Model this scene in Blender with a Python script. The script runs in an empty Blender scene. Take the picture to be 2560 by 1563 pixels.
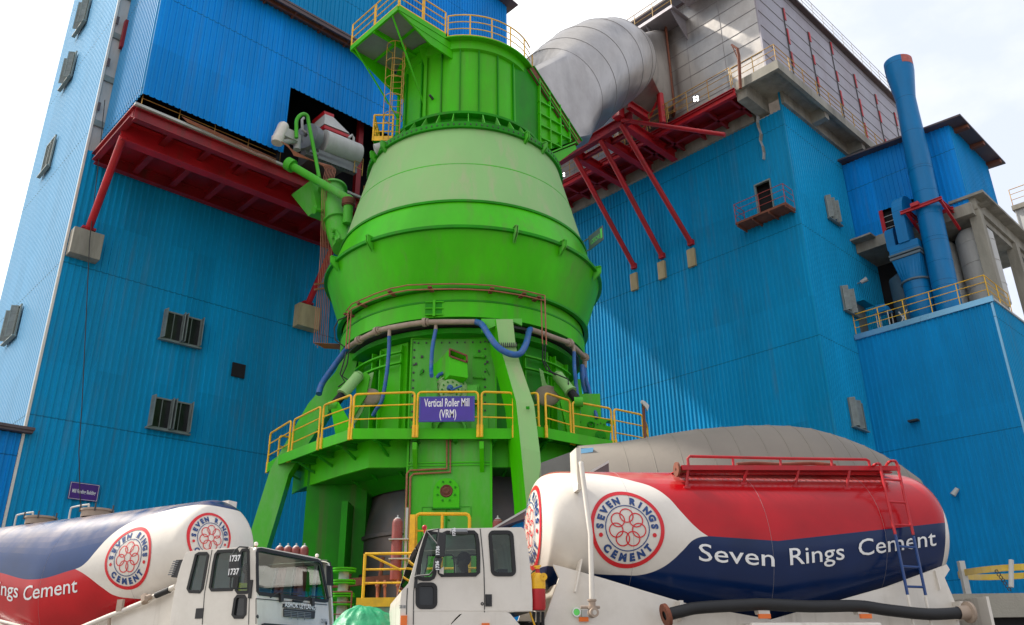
import bpy, bmesh, math, random
from mathutils import Vector, Matrix
random.seed(7)
R = math.radians
scene = bpy.context.scene

# ---------------------------------------------------------------- camera
F = 2115.0; TH = R(23.2); RO = R(-0.76); AZ = R(46.1); HC = 1.3
_r = Vector((1, 0, 0)); _fw = Vector((0, math.cos(TH), math.sin(TH))); _up = Vector((0, -math.sin(TH), math.cos(TH)))
CAM = Vector((0, 0, HC))
xa = _r * math.cos(RO) + _up * math.sin(RO)
ya = -_r * math.sin(RO) + _up * math.cos(RO)
cd = bpy.data.cameras.new('camera'); cam = bpy.data.objects.new('camera', cd); scene.collection.objects.link(cam)
cd.sensor_width = 36.0; cd.lens = F / 2560 * 36.0; cd.clip_start = 0.1; cd.clip_end = 3000
m = Matrix((xa, ya, -_fw)).transposed().to_4x4(); m.translation = CAM
cam.matrix_world = m
scene.camera = cam

# ---------------------------------------------------------------- world and sun
SUN_AZ, SUN_EL = -67.0, 49.5      # azimuth from +Y towards +X, elevation
world = bpy.data.worlds.new('World'); scene.world = world; world.use_nodes = True
wn = world.node_tree; wn.nodes.clear()
def N(nt, t, **k):
    n = nt.nodes.new(t)
    for a, b in k.items(): setattr(n, a, b)
    return n
sky = N(wn, 'ShaderNodeTexSky', sky_type='NISHITA', sun_disc=False, sun_elevation=R(SUN_EL), sun_rotation=R(SUN_AZ), dust_density=4.0, air_density=1.0)
geo = N(wn, 'ShaderNodeTexCoord')
no = N(wn, 'ShaderNodeTexNoise'); no.inputs['Scale'].default_value = 2.3; no.inputs['Detail'].default_value = 7; no.inputs['Roughness'].default_value = 0.55
mp = N(wn, 'ShaderNodeMapping'); mp.inputs['Scale'].default_value = (1, 1, 1.8); mp.inputs['Location'].default_value = (0.35, 0.1, 0.2)
wn.links.new(geo.outputs['Generated'], mp.inputs['Vector']); wn.links.new(mp.outputs['Vector'], no.inputs['Vector'])
cr = N(wn, 'ShaderNodeValToRGB'); cr.color_ramp.elements[0].position = 0.47; cr.color_ramp.elements[1].position = 0.62
wn.links.new(no.outputs['Fac'], cr.inputs['Fac'])
sx = N(wn, 'ShaderNodeSeparateXYZ'); wn.links.new(geo.outputs['Generated'], sx.inputs[0])
mr = N(wn, 'ShaderNodeMapRange'); mr.inputs['From Min'].default_value = 0.02; mr.inputs['From Max'].default_value = 0.34
wn.links.new(sx.outputs['X'], mr.inputs['Value'])
haze = N(wn, 'ShaderNodeMixRGB'); haze.inputs[1].default_value = (11.0, 10.9, 10.7, 1); haze.inputs[2].default_value = (5.6, 6.0, 7.0, 1)
wn.links.new(mr.outputs[0], haze.inputs[0])
cl = N(wn, 'ShaderNodeMixRGB'); cl.inputs[2].default_value = (7.2, 7.3, 7.7, 1)
wn.links.new(cr.outputs['Color'], cl.inputs[0]); wn.links.new(haze.outputs[0], cl.inputs[1])
mr2 = N(wn, 'ShaderNodeMapRange'); mr2.inputs['From Min'].default_value = -0.8; mr2.inputs['From Max'].default_value = 0.3; mr2.inputs['To Min'].default_value = 0.8; mr2.inputs['To Max'].default_value = 1.0; wn.links.new(sx.outputs['Y'], mr2.inputs['Value'])
vs_ = N(wn, 'ShaderNodeVectorMath', operation='SCALE'); wn.links.new(cl.outputs[0], vs_.inputs[0]); wn.links.new(mr2.outputs[0], vs_.inputs['Scale'])
mx = N(wn, 'ShaderNodeMixRGB'); mx.inputs[0].default_value = 0.85
wn.links.new(sky.outputs[0], mx.inputs[1]); wn.links.new(vs_.outputs[0], mx.inputs[2])
bg = N(wn, 'ShaderNodeBackground'); bg.inputs['Strength'].default_value = 0.1
wo = N(wn, 'ShaderNodeOutputWorld'); wn.links.new(mx.outputs[0], bg.inputs[0]); wn.links.new(bg.outputs[0], wo.inputs[0])
sl = bpy.data.lights.new('sun', 'SUN'); sl.energy = 3.7; sl.angle = R(1.6); sl.color = (1, 0.94, 0.84)
so = bpy.data.objects.new('sun', sl); scene.collection.objects.link(so)
sd = Vector((math.sin(R(SUN_AZ)) * math.cos(R(SUN_EL)), math.cos(R(SUN_AZ)) * math.cos(R(SUN_EL)), math.sin(R(SUN_EL))))
so.rotation_euler = sd.to_track_quat('Z', 'Y').to_euler(); so.location = (-30, -10, 60)
scene.view_settings.view_transform = 'Standard'; scene.view_settings.look = 'None'; scene.view_settings.exposure = 0.78; scene.view_settings.gamma = 1.0
scene.render.engine = 'CYCLES'; scene.cycles.max_bounces = 6; scene.cycles.use_denoising = True
scene.render.resolution_x = 1024; scene.render.resolution_y = 625

# ---------------------------------------------------------------- geometry helpers
U = Vector((math.sin(AZ), math.cos(AZ), 0)); V = Vector((-math.cos(AZ), math.sin(AZ), 0)); Z = Vector((0, 0, 1))
def W(s, t, z): return U * s + V * t + Z * z          # site grid to world
def ray(px, py):
    X = (px - 1280) / F; Y = (781.5 - py) / F
    return xa * X + ya * Y + _fw
def hit(px, py, n, d):
    q = ray(px, py); return CAM + q * ((d - CAM.dot(n)) / q.dot(n))
def hS(px, py, s): return hit(px, py, U, s)
def hT(px, py, t): return hit(px, py, V, t)
def hZ(px, py, z): return hit(px, py, Z, z)
def hY(px, py, y): return hit(px, py, Vector((0, 1, 0)), y)
def stz(p): return (p.dot(U), p.dot(V), p.z)

SPLITN = {'side_panel', 'cross_wall', 'top_pipe', 'pedestal', 'guard_fin', 'ring', 'bearing_bracket', 'leg_gusset', 'cloth_cover', 'left_pillar', 'hinge', 'fin_plate', 'dot', 'leg_frame', 'post_frame', 'reinforcing_rib', 'bracket', 'hose_bracket', 'orange_lamp', 'flange', 'pipe_flange', 'stiffening_fin', 'column', 'upright', 'air_line', 'air_nozzle', 'support_post', 'conduit', 'post', 'sticker', 'rear_skirt', 'lower_rail', 'marker_lamp', 'ears', 'eyes', 'valve', 'wiper', 'plug', 'logo_bar', 'valve_pipe', 'pin_boss', 'chassis', 'trailer_chassis', 'gusset', 'hydraulic_hose', 'hatch_bolt', 'stiffener_rib'}
class MB:
    def __init__(s): s.v = []; s.f = []; s.m = []; s.sm = []
    def add(s, vs, fs, m=0, smooth=False):
        k = len(s.v); s.v += [Vector(x) for x in vs]
        for f in fs: s.f.append([k + i for i in f]); s.m.append(m); s.sm.append(smooth)
        return s
    def box8(s, p, m=0): return s.add(p, [(0, 3, 2, 1), (4, 5, 6, 7), (0, 1, 5, 4), (1, 2, 6, 5), (2, 3, 7, 6), (3, 0, 4, 7)], m)
    def obox(s, o, a, b, c, m=0):
        o, a, b, c = map(Vector, (o, a, b, c)); return s.box8([o, o + a, o + a + b, o + b, o + c, o + a + c, o + a + b + c, o + b + c], m)
    def cbox(s, c, a, b, d, m=0):
        c, a, b, d = map(Vector, (c, a, b, d)); return s.obox(c - a / 2 - b / 2 - d / 2, a, b, d, m)
    def st(s, s0, s1, t0, t1, z0, z1, m=0): return s.obox(W(s0, t0, z0), U * (s1 - s0), V * (t1 - t0), Z * (z1 - z0), m)
    def beam(s, p, q, w, h, m=0, up=Z):
        p, q = Vector(p), Vector(q); d = (q - p); L = d.length; d.normalize()
        x = d.cross(up)
        if x.length < 1e-4: x = d.cross(Vector((1, 0, 0)))
        x.normalize(); y = x.cross(d).normalized()
        return s.obox(p - x * w / 2 - y * h / 2, d * L, x * w, y * h, m)
    def ibeam(s, p, q, w, h, m=0, tk=0.03):
        p, q = Vector(p), Vector(q); d = (q - p).normalized(); x = d.cross(Z)
        if x.length < 1e-4: x = Vector((1, 0, 0))
        x.normalize(); y = x.cross(d).normalized()
        s.beam(p + y * (h / 2 - tk / 2), q + y * (h / 2 - tk / 2), w, tk, m); s.beam(p - y * (h / 2 - tk / 2), q - y * (h / 2 - tk / 2), w, tk, m)
        return s.beam(p, q, tk, h - 2 * tk, m)
    def tube(s, pts, r, n=8, m=0, cap=True, closed=False):
        pts = [Vector(p) for p in pts]; K = len(pts); k0 = len(s.v); rs = r if isinstance(r, (list, tuple)) else [r] * K
        d0 = (pts[1] - pts[0]).normalized(); a = d0.cross(Z)
        if a.length < 1e-3: a = d0.cross(Vector((0, 1, 0)))
        a.normalize(); vs = []
        for i, p in enumerate(pts):
            if closed: d = (pts[(i + 1) % K] - pts[i - 1]).normalized()
            else: d = (pts[min(i + 1, K - 1)] - pts[max(i - 1, 0)]).normalized()
            a = (a - d * a.dot(d)); a.normalize(); b = d.cross(a)
            for j in range(n):
                an = 2 * math.pi * j / n; vs.append(p + (a * math.cos(an) + b * math.sin(an)) * rs[i])
        fs = []
        for i in range(K if closed else K - 1):
            for j in range(n): fs.append((i * n + j, i * n + (j + 1) % n, ((i + 1) % K) * n + (j + 1) % n, ((i + 1) % K) * n + j))
        s.add(vs, fs, m, True)
        if cap and not closed: s.add(vs[:n], [list(range(n))[::-1]], m); s.add(vs[-n:], [list(range(n))], m)
        return s
    def cone(s, p, q, r0, r1, n=16, m=0, cap=True): return s.tube([p, q], [r0, r1], n, m, cap)
    def lathe(s, c, prof, n=48, m=0, a0=0.0, a1=2 * math.pi, ax=None, ref=None, smooth=True):
        """prof: (radius, height) pairs about an axis through c"""
        c = Vector(c); ax = Vector(ax or Z).normalized(); e1 = Vector(ref) if ref else (Vector((1, 0, 0)) if abs(ax.x) < .9 else Vector((0, 1, 0)))
        e1 = (e1 - ax * e1.dot(ax)).normalized(); e2 = ax.cross(e1); full = abs(a1 - a0 - 2 * math.pi) < 1e-6
        cnt = n if full else n + 1
        for i in range(len(prof) - 1):
            vs = []
            for (rr, h) in (prof[i], prof[i + 1]):
                for j in range(cnt):
                    an = a0 + (a1 - a0) * j / n; vs.append(c + ax * h + (e1 * math.cos(an) + e2 * math.sin(an)) * rr)
            s.add(vs, [(j, (j + 1) % cnt, cnt + (j + 1) % cnt, cnt + j) for j in range(n)], m, smooth)
        return s
    def prism(s, poly, ext, m=0):
        poly = [Vector(p) for p in poly]; e = Vector(ext); n = len(poly)
        return s.add(poly + [p + e for p in poly], [list(range(n))[::-1], list(range(n, 2 * n))] + [(i, (i + 1) % n, n + (i + 1) % n, n + i) for i in range(n)], m)
    def loft(s, secs, m=0, smooth=True, caps=True, closed=True):
        n = len(secs[0]); vs = [Vector(p) for q in secs for p in q]; fs = []
        for i in range(len(secs) - 1):
            for j in range(n if closed else n - 1): fs.append((i * n + j, i * n + (j + 1) % n, (i + 1) * n + (j + 1) % n, (i + 1) * n + j))
        s.add(vs, fs, m, smooth)
        if caps: s.add(secs[0], [list(range(n))[::-1]], m); s.add(secs[-1], [list(range(n))], m)
        return s
    def sphere(s, c, r, n=10, m=0, sq=(1, 1, 1)):
        c = Vector(c); vs = []; fs = []
        for i in range(n + 1):
            ph = math.pi * i / n
            for j in range(2 * n):
                t = math.pi * j / n; vs.append(c + Vector((math.sin(ph) * math.cos(t) * r * sq[0], math.sin(ph) * math.sin(t) * r * sq[1], math.cos(ph) * r * sq[2])))
        for i in range(n):
            for j in range(2 * n): fs.append((i * 2 * n + j, (i + 1) * 2 * n + j, (i + 1) * 2 * n + (j + 1) % (2 * n), i * 2 * n + (j + 1) % (2 * n)))
        return s.add(vs, fs, m, True)
    def split(s):
        """one builder per group of touching pieces"""
        key = {}; root = list(range(len(s.v)))
        def fd(i):
            while root[i] != i: root[i] = root[root[i]]; i = root[i]
            return i
        for i, v in enumerate(s.v):
            k = tuple(round(c, 3) for c in v)
            if k in key: root[fd(i)] = fd(key[k])
            else: key[k] = i
        for f in s.f:
            for i in f[1:]: root[fd(i)] = fd(f[0])
        comp = {}
        for j, f in enumerate(s.f): comp.setdefault(fd(f[0]), []).append(j)
        bx = []
        for js in comp.values():
            vs = [s.v[i] for j in js for i in s.f[j]]; bx.append([js, [min(v[k] for v in vs) - .02 for k in range(3)], [max(v[k] for v in vs) + .02 for k in range(3)]])
        ch = True
        while ch:
            ch = False
            for i in range(len(bx)):
                for j in range(i + 1, len(bx)):
                    a, b = bx[i], bx[j]
                    if all(a[1][k] <= b[2][k] and b[1][k] <= a[2][k] for k in range(3)):
                        a[0] = a[0] + b[0]; a[1] = [min(x, y) for x, y in zip(a[1], b[1])]; a[2] = [max(x, y) for x, y in zip(a[2], b[2])]; bx.pop(j); ch = True; break
                if ch: break
        out = []
        for js, _, _ in bx:
            m_ = MB()
            for j in js: m_.add([s.v[i] for i in s.f[j]], [tuple(range(len(s.f[j])))], s.m[j], s.sm[j])
            out.append(m_)
        return out
    def build(s, name, mats, parent=None, bevel=0, sharp=None):
        if name in SPLITN and parent is not None:
            q = s.split()
            if len(q) > 1: return [m_.build1(name, mats, parent, bevel) for m_ in q][0]
        return s.build1(name, mats, parent, bevel)
    def build1(s, name, mats, parent=None, bevel=0, sharp=None):
        if not isinstance(mats, (list, tuple)): mats = [mats]
        if parent is None:
            xs = [min(v[i] for v in s.v) for i in range(3)]; xe = [max(v[i] for v in s.v) for i in range(3)]
            loc = Vector(((xs[0] + xe[0]) / 2, (xs[1] + xe[1]) / 2, xs[2]))
        else: loc = WL[parent.name]
        me = bpy.data.meshes.new(name); me.from_pydata([tuple(v - loc) for v in s.v], [], s.f)
        for mt in mats: me.materials.append(mt)
        me.polygons.foreach_set('material_index', s.m); me.polygons.foreach_set('use_smooth', s.sm)
        bm = bmesh.new(); bm.from_mesh(me)
        bmesh.ops.remove_doubles(bm, verts=bm.verts, dist=0.0002); bmesh.ops.recalc_face_normals(bm, faces=bm.faces); bm.to_mesh(me); bm.free()
        if any(s.sm):
            me.shade_smooth() if False else None
            try: me.set_sharp_from_angle(angle=R(38))
            except Exception: pass
        me.update()
        o = bpy.data.objects.new(name, me); scene.collection.objects.link(o)
        if parent is None: o.location = loc; WL[o.name] = loc
        else: o.parent = parent; WL[o.name] = loc
        if bevel:
            b = o.modifiers.new('bevel', 'BEVEL'); b.width = bevel; b.segments = 2; b.limit_method = 'ANGLE'; b.angle_limit = R(40)
        return o
WL = {}
def tag(o, label, cat, group=None):
    o['label'] = label; o['category'] = cat
    if group: o['group'] = group
    return o
def thing(name, label, cat, loc, group=None):
    o = bpy.data.objects.new(name, None); scene.collection.objects.link(o); o.location = Vector(loc); o.empty_display_size = 0.3
    WL[o.name] = Vector(loc); return tag(o, label, cat, group)
def lab(o, l): o['label'] = l; return o
def copy_tree(o, off, parent=None):
    c = o.copy(); scene.collection.objects.link(c)
    if parent is None: c.location = o.location + Vector(off)
    else: c.parent = parent
    for ch in o.children: copy_tree(ch, off, c)
    return c

# ---------------------------------------------------------------- materials
def mk(name, col, rough=0.5, metal=0.0, var=0.12, scale=1.2, streak=1.0, dirt=None, damt=0.0, dscale=0.6, seam=None, bump=0.0, spec=0.5, sheets=0.0, fine=0.0, wave=0.0, grime=None):
    mt = bpy.data.materials.new(name); mt.use_nodes = True; nt = mt.node_tree; b = nt.nodes['Principled BSDF']
    L = nt.links.new
    b.inputs['Roughness'].default_value = rough; b.inputs['Metallic'].default_value = metal; b.inputs['Specular IOR Level'].default_value = spec
    tc = N(nt, 'ShaderNodeTexCoord'); mp = N(nt, 'ShaderNodeMapping'); mp.inputs['Scale'].default_value = (scale, scale, scale / streak)
    L(tc.outputs['Object'], mp.inputs['Vector'])
    n1 = N(nt, 'ShaderNodeTexNoise'); n1.inputs['Scale'].default_value = 1.0; n1.inputs['Detail'].default_value = 6; n1.inputs['Roughness'].default_value = 0.62
    L(mp.outputs[0], n1.inputs['Vector'])
    m1 = N(nt, 'ShaderNodeMapRange'); m1.inputs['From Min'].default_value = 0.3; m1.inputs['From Max'].default_value = 0.7
    m1.inputs['To Min'].default_value = 1 - var; m1.inputs['To Max'].default_value = 1 + var; L(n1.outputs['Fac'], m1.inputs['Value'])
    fac = m1.outputs[0]
    if sheets:
        d = N(nt, 'ShaderNodeVectorMath', operation='DOT_PRODUCT'); d.inputs[1].default_value = U + V * 0.9; L(tc.outputs['Object'], d.inputs[0])
        q = N(nt, 'ShaderNodeMath', operation='FLOOR'); L(d.outputs['Value'], q.inputs[0])
        sz = N(nt, 'ShaderNodeSeparateXYZ'); L(tc.outputs['Object'], sz.inputs[0])
        q3 = N(nt, 'ShaderNodeMath', operation='DIVIDE'); L(sz.outputs['Z'], q3.inputs[0]); q3.inputs[1].default_value = 6.1
        q4 = N(nt, 'ShaderNodeMath', operation='FLOOR'); L(q3.outputs[0], q4.inputs[0])
        cv = N(nt, 'ShaderNodeCombineXYZ'); L(q.outputs[0], cv.inputs[0]); L(q4.outputs[0], cv.inputs[1])
        wn_ = N(nt, 'ShaderNodeTexWhiteNoise', noise_dimensions='2D'); L(cv.outputs[0], wn_.inputs['Vector'])
        mw = N(nt, 'ShaderNodeMapRange'); mw.inputs['To Min'].default_value = 1 - sheets; mw.inputs['To Max'].default_value = 1 + sheets; L(wn_.outputs['Value'], mw.inputs['Value'])
        mm = N(nt, 'ShaderNodeMath', operation='MULTIPLY'); L(fac, mm.inputs[0]); L(mw.outputs[0], mm.inputs[1]); fac = mm.outputs[0]
    if seam:
        sz = N(nt, 'ShaderNodeSeparateXYZ'); L(tc.outputs['Object'], sz.inputs[0])
        a = N(nt, 'ShaderNodeMath', operation='MULTIPLY_ADD'); L(sz.outputs['Z'], a.inputs[0]); a.inputs[1].default_value = 1 / seam[0]; a.inputs[2].default_value = seam[2] if len(seam) > 2 else 0.0
        f = N(nt, 'ShaderNodeMath', operation='FRACT'); L(a.outputs[0], f.inputs[0])
        g = N(nt, 'ShaderNodeMath', operation='LESS_THAN'); L(f.outputs[0], g.inputs[0]); g.inputs[1].default_value = seam[1] / seam[0]
        h = N(nt, 'ShaderNodeMath', operation='MULTIPLY_ADD'); L(g.outputs[0], h.inputs[0]); h.inputs[1].default_value = -0.45; h.inputs[2].default_value = 1.0
        mm = N(nt, 'ShaderNodeMath', operation='MULTIPLY'); L(fac, mm.inputs[0]); L(h.outputs[0], mm.inputs[1]); fac = mm.outputs[0]
    sc = N(nt, 'ShaderNodeVectorMath', operation='SCALE'); sc.inputs[0].default_value = col[:3]; L(fac, sc.inputs['Scale']); out = sc.outputs[0]
    if dirt:
        n2 = N(nt, 'ShaderNodeTexNoise'); n2.inputs['Scale'].default_value = dscale; n2.inputs['Detail'].default_value = 8; n2.inputs['Roughness'].default_value = 0.7
        mp2 = N(nt, 'ShaderNodeMapping'); mp2.inputs['Scale'].default_value = (1, 1, 1 / max(streak, 1.0)); mp2.inputs['Location'].default_value = (3.1, 7.7, 1.3); L(tc.outputs['Object'], mp2.inputs[0]); L(mp2.outputs[0], n2.inputs['Vector'])
        r2 = N(nt, 'ShaderNodeMapRange'); r2.inputs['From Min'].default_value = 0.45; r2.inputs['From Max'].default_value = 0.72; r2.inputs['To Max'].default_value = damt; L(n2.outputs['Fac'], r2.inputs['Value'])
        mixc = N(nt, 'ShaderNodeMixRGB'); L(r2.outputs[0], mixc.inputs[0]); L(out, mixc.inputs[1]); mixc.inputs[2].default_value = (*dirt, 1); out = mixc.outputs[0]
    if grime:      # thin vertical runs of dust and rust
        n7 = N(nt, 'ShaderNodeTexNoise'); n7.inputs['Scale'].default_value = grime[2]; n7.inputs['Detail'].default_value = 5; n7.inputs['Roughness'].default_value = 0.6
        mp7 = N(nt, 'ShaderNodeMapping'); mp7.inputs['Scale'].default_value = (1, 1, 0.05); L(tc.outputs['Object'], mp7.inputs[0]); L(mp7.outputs[0], n7.inputs['Vector'])
        r7 = N(nt, 'ShaderNodeMapRange'); r7.inputs['From Min'].default_value = 0.52; r7.inputs['From Max'].default_value = 0.74; L(n7.outputs['Fac'], r7.inputs['Value'])
        n8 = N(nt, 'ShaderNodeTexNoise'); n8.inputs['Scale'].default_value = 0.45; n8.inputs['Detail'].default_value = 4; L(tc.outputs['Object'], n8.inputs['Vector'])
        r8 = N(nt, 'ShaderNodeMapRange'); r8.inputs['From Min'].default_value = 0.4; r8.inputs['From Max'].default_value = 0.62; r8.inputs['To Max'].default_value = grime[1]; L(n8.outputs['Fac'], r8.inputs['Value'])
        m7 = N(nt, 'ShaderNodeMath', operation='MULTIPLY'); L(r7.outputs[0], m7.inputs[0]); L(r8.outputs[0], m7.inputs[1])
        x7 = N(nt, 'ShaderNodeMixRGB'); L(m7.outputs[0], x7.inputs[0]); L(out, x7.inputs[1]); x7.inputs[2].default_value = (*grime[0], 1); out = x7.outputs[0]
    L(out, b.inputs['Base Color'])
    rr = N(nt, 'ShaderNodeMapRange'); rr.inputs['To Min'].default_value = max(0.03, rough - 0.12); rr.inputs['To Max'].default_value = min(1, rough + 0.14); L(n1.outputs['Fac'], rr.inputs['Value']); L(rr.outputs[0], b.inputs['Roughness'])
    if bump or wave:
        n3 = N(nt, 'ShaderNodeTexNoise'); n3.inputs['Scale'].default_value = wave or 25.0; n3.inputs['Detail'].default_value = 3
        L(tc.outputs['Object'], n3.inputs['Vector']); bp = N(nt, 'ShaderNodeBump'); bp.inputs['Strength'].default_value = bump; bp.inputs['Distance'].default_value = 0.02 if not wave else 0.15
        L(n3.outputs['Fac'], bp.inputs['Height']); L(bp.outputs[0], b.inputs['Normal'])
    return mt
def glassmat(name, tint, refl=0.9, base=0.05):
    mt = bpy.data.materials.new(name); mt.use_nodes = True; nt = mt.node_tree; nt.nodes.clear(); o = N(nt, 'ShaderNodeOutputMaterial')
    t = N(nt, 'ShaderNodeBsdfTransparent'); t.inputs[0].default_value = (*tint, 1); g = N(nt, 'ShaderNodeBsdfGlossy'); g.inputs['Roughness'].default_value = 0.02; g.inputs[0].default_value = (refl, refl, refl, 1)
    lw_ = N(nt, 'ShaderNodeLayerWeight'); lw_.inputs[0].default_value = 0.5; f = N(nt, 'ShaderNodeMath', operation='POWER'); f.inputs[1].default_value = 4.0; nt.links.new(lw_.outputs['Facing'], f.inputs[0]); x = N(nt, 'ShaderNodeMixShader'); ad_ = N(nt, 'ShaderNodeMath', operation='ADD', use_clamp=True); ad_.inputs[1].default_value = base; nt.links.new(f.outputs[0], ad_.inputs[0])
    nt.links.new(ad_.outputs[0], x.inputs[0]); nt.links.new(t.outputs[0], x.inputs[1]); nt.links.new(g.outputs[0], x.inputs[2]); nt.links.new(x.outputs[0], o.inputs[0]); return mt
def emit(name, col, s):
    mt = bpy.data.materials.new(name); mt.use_nodes = True; b = mt.node_tree.nodes['Principled BSDF']; b.inputs['Base Color'].default_value = (*col, 1); b.inputs['Emission Color'].default_value = (*col, 1); b.inputs['Emission Strength'].default_value = s; return mt
DUST = (0.30, 0.29, 0.25)
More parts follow.
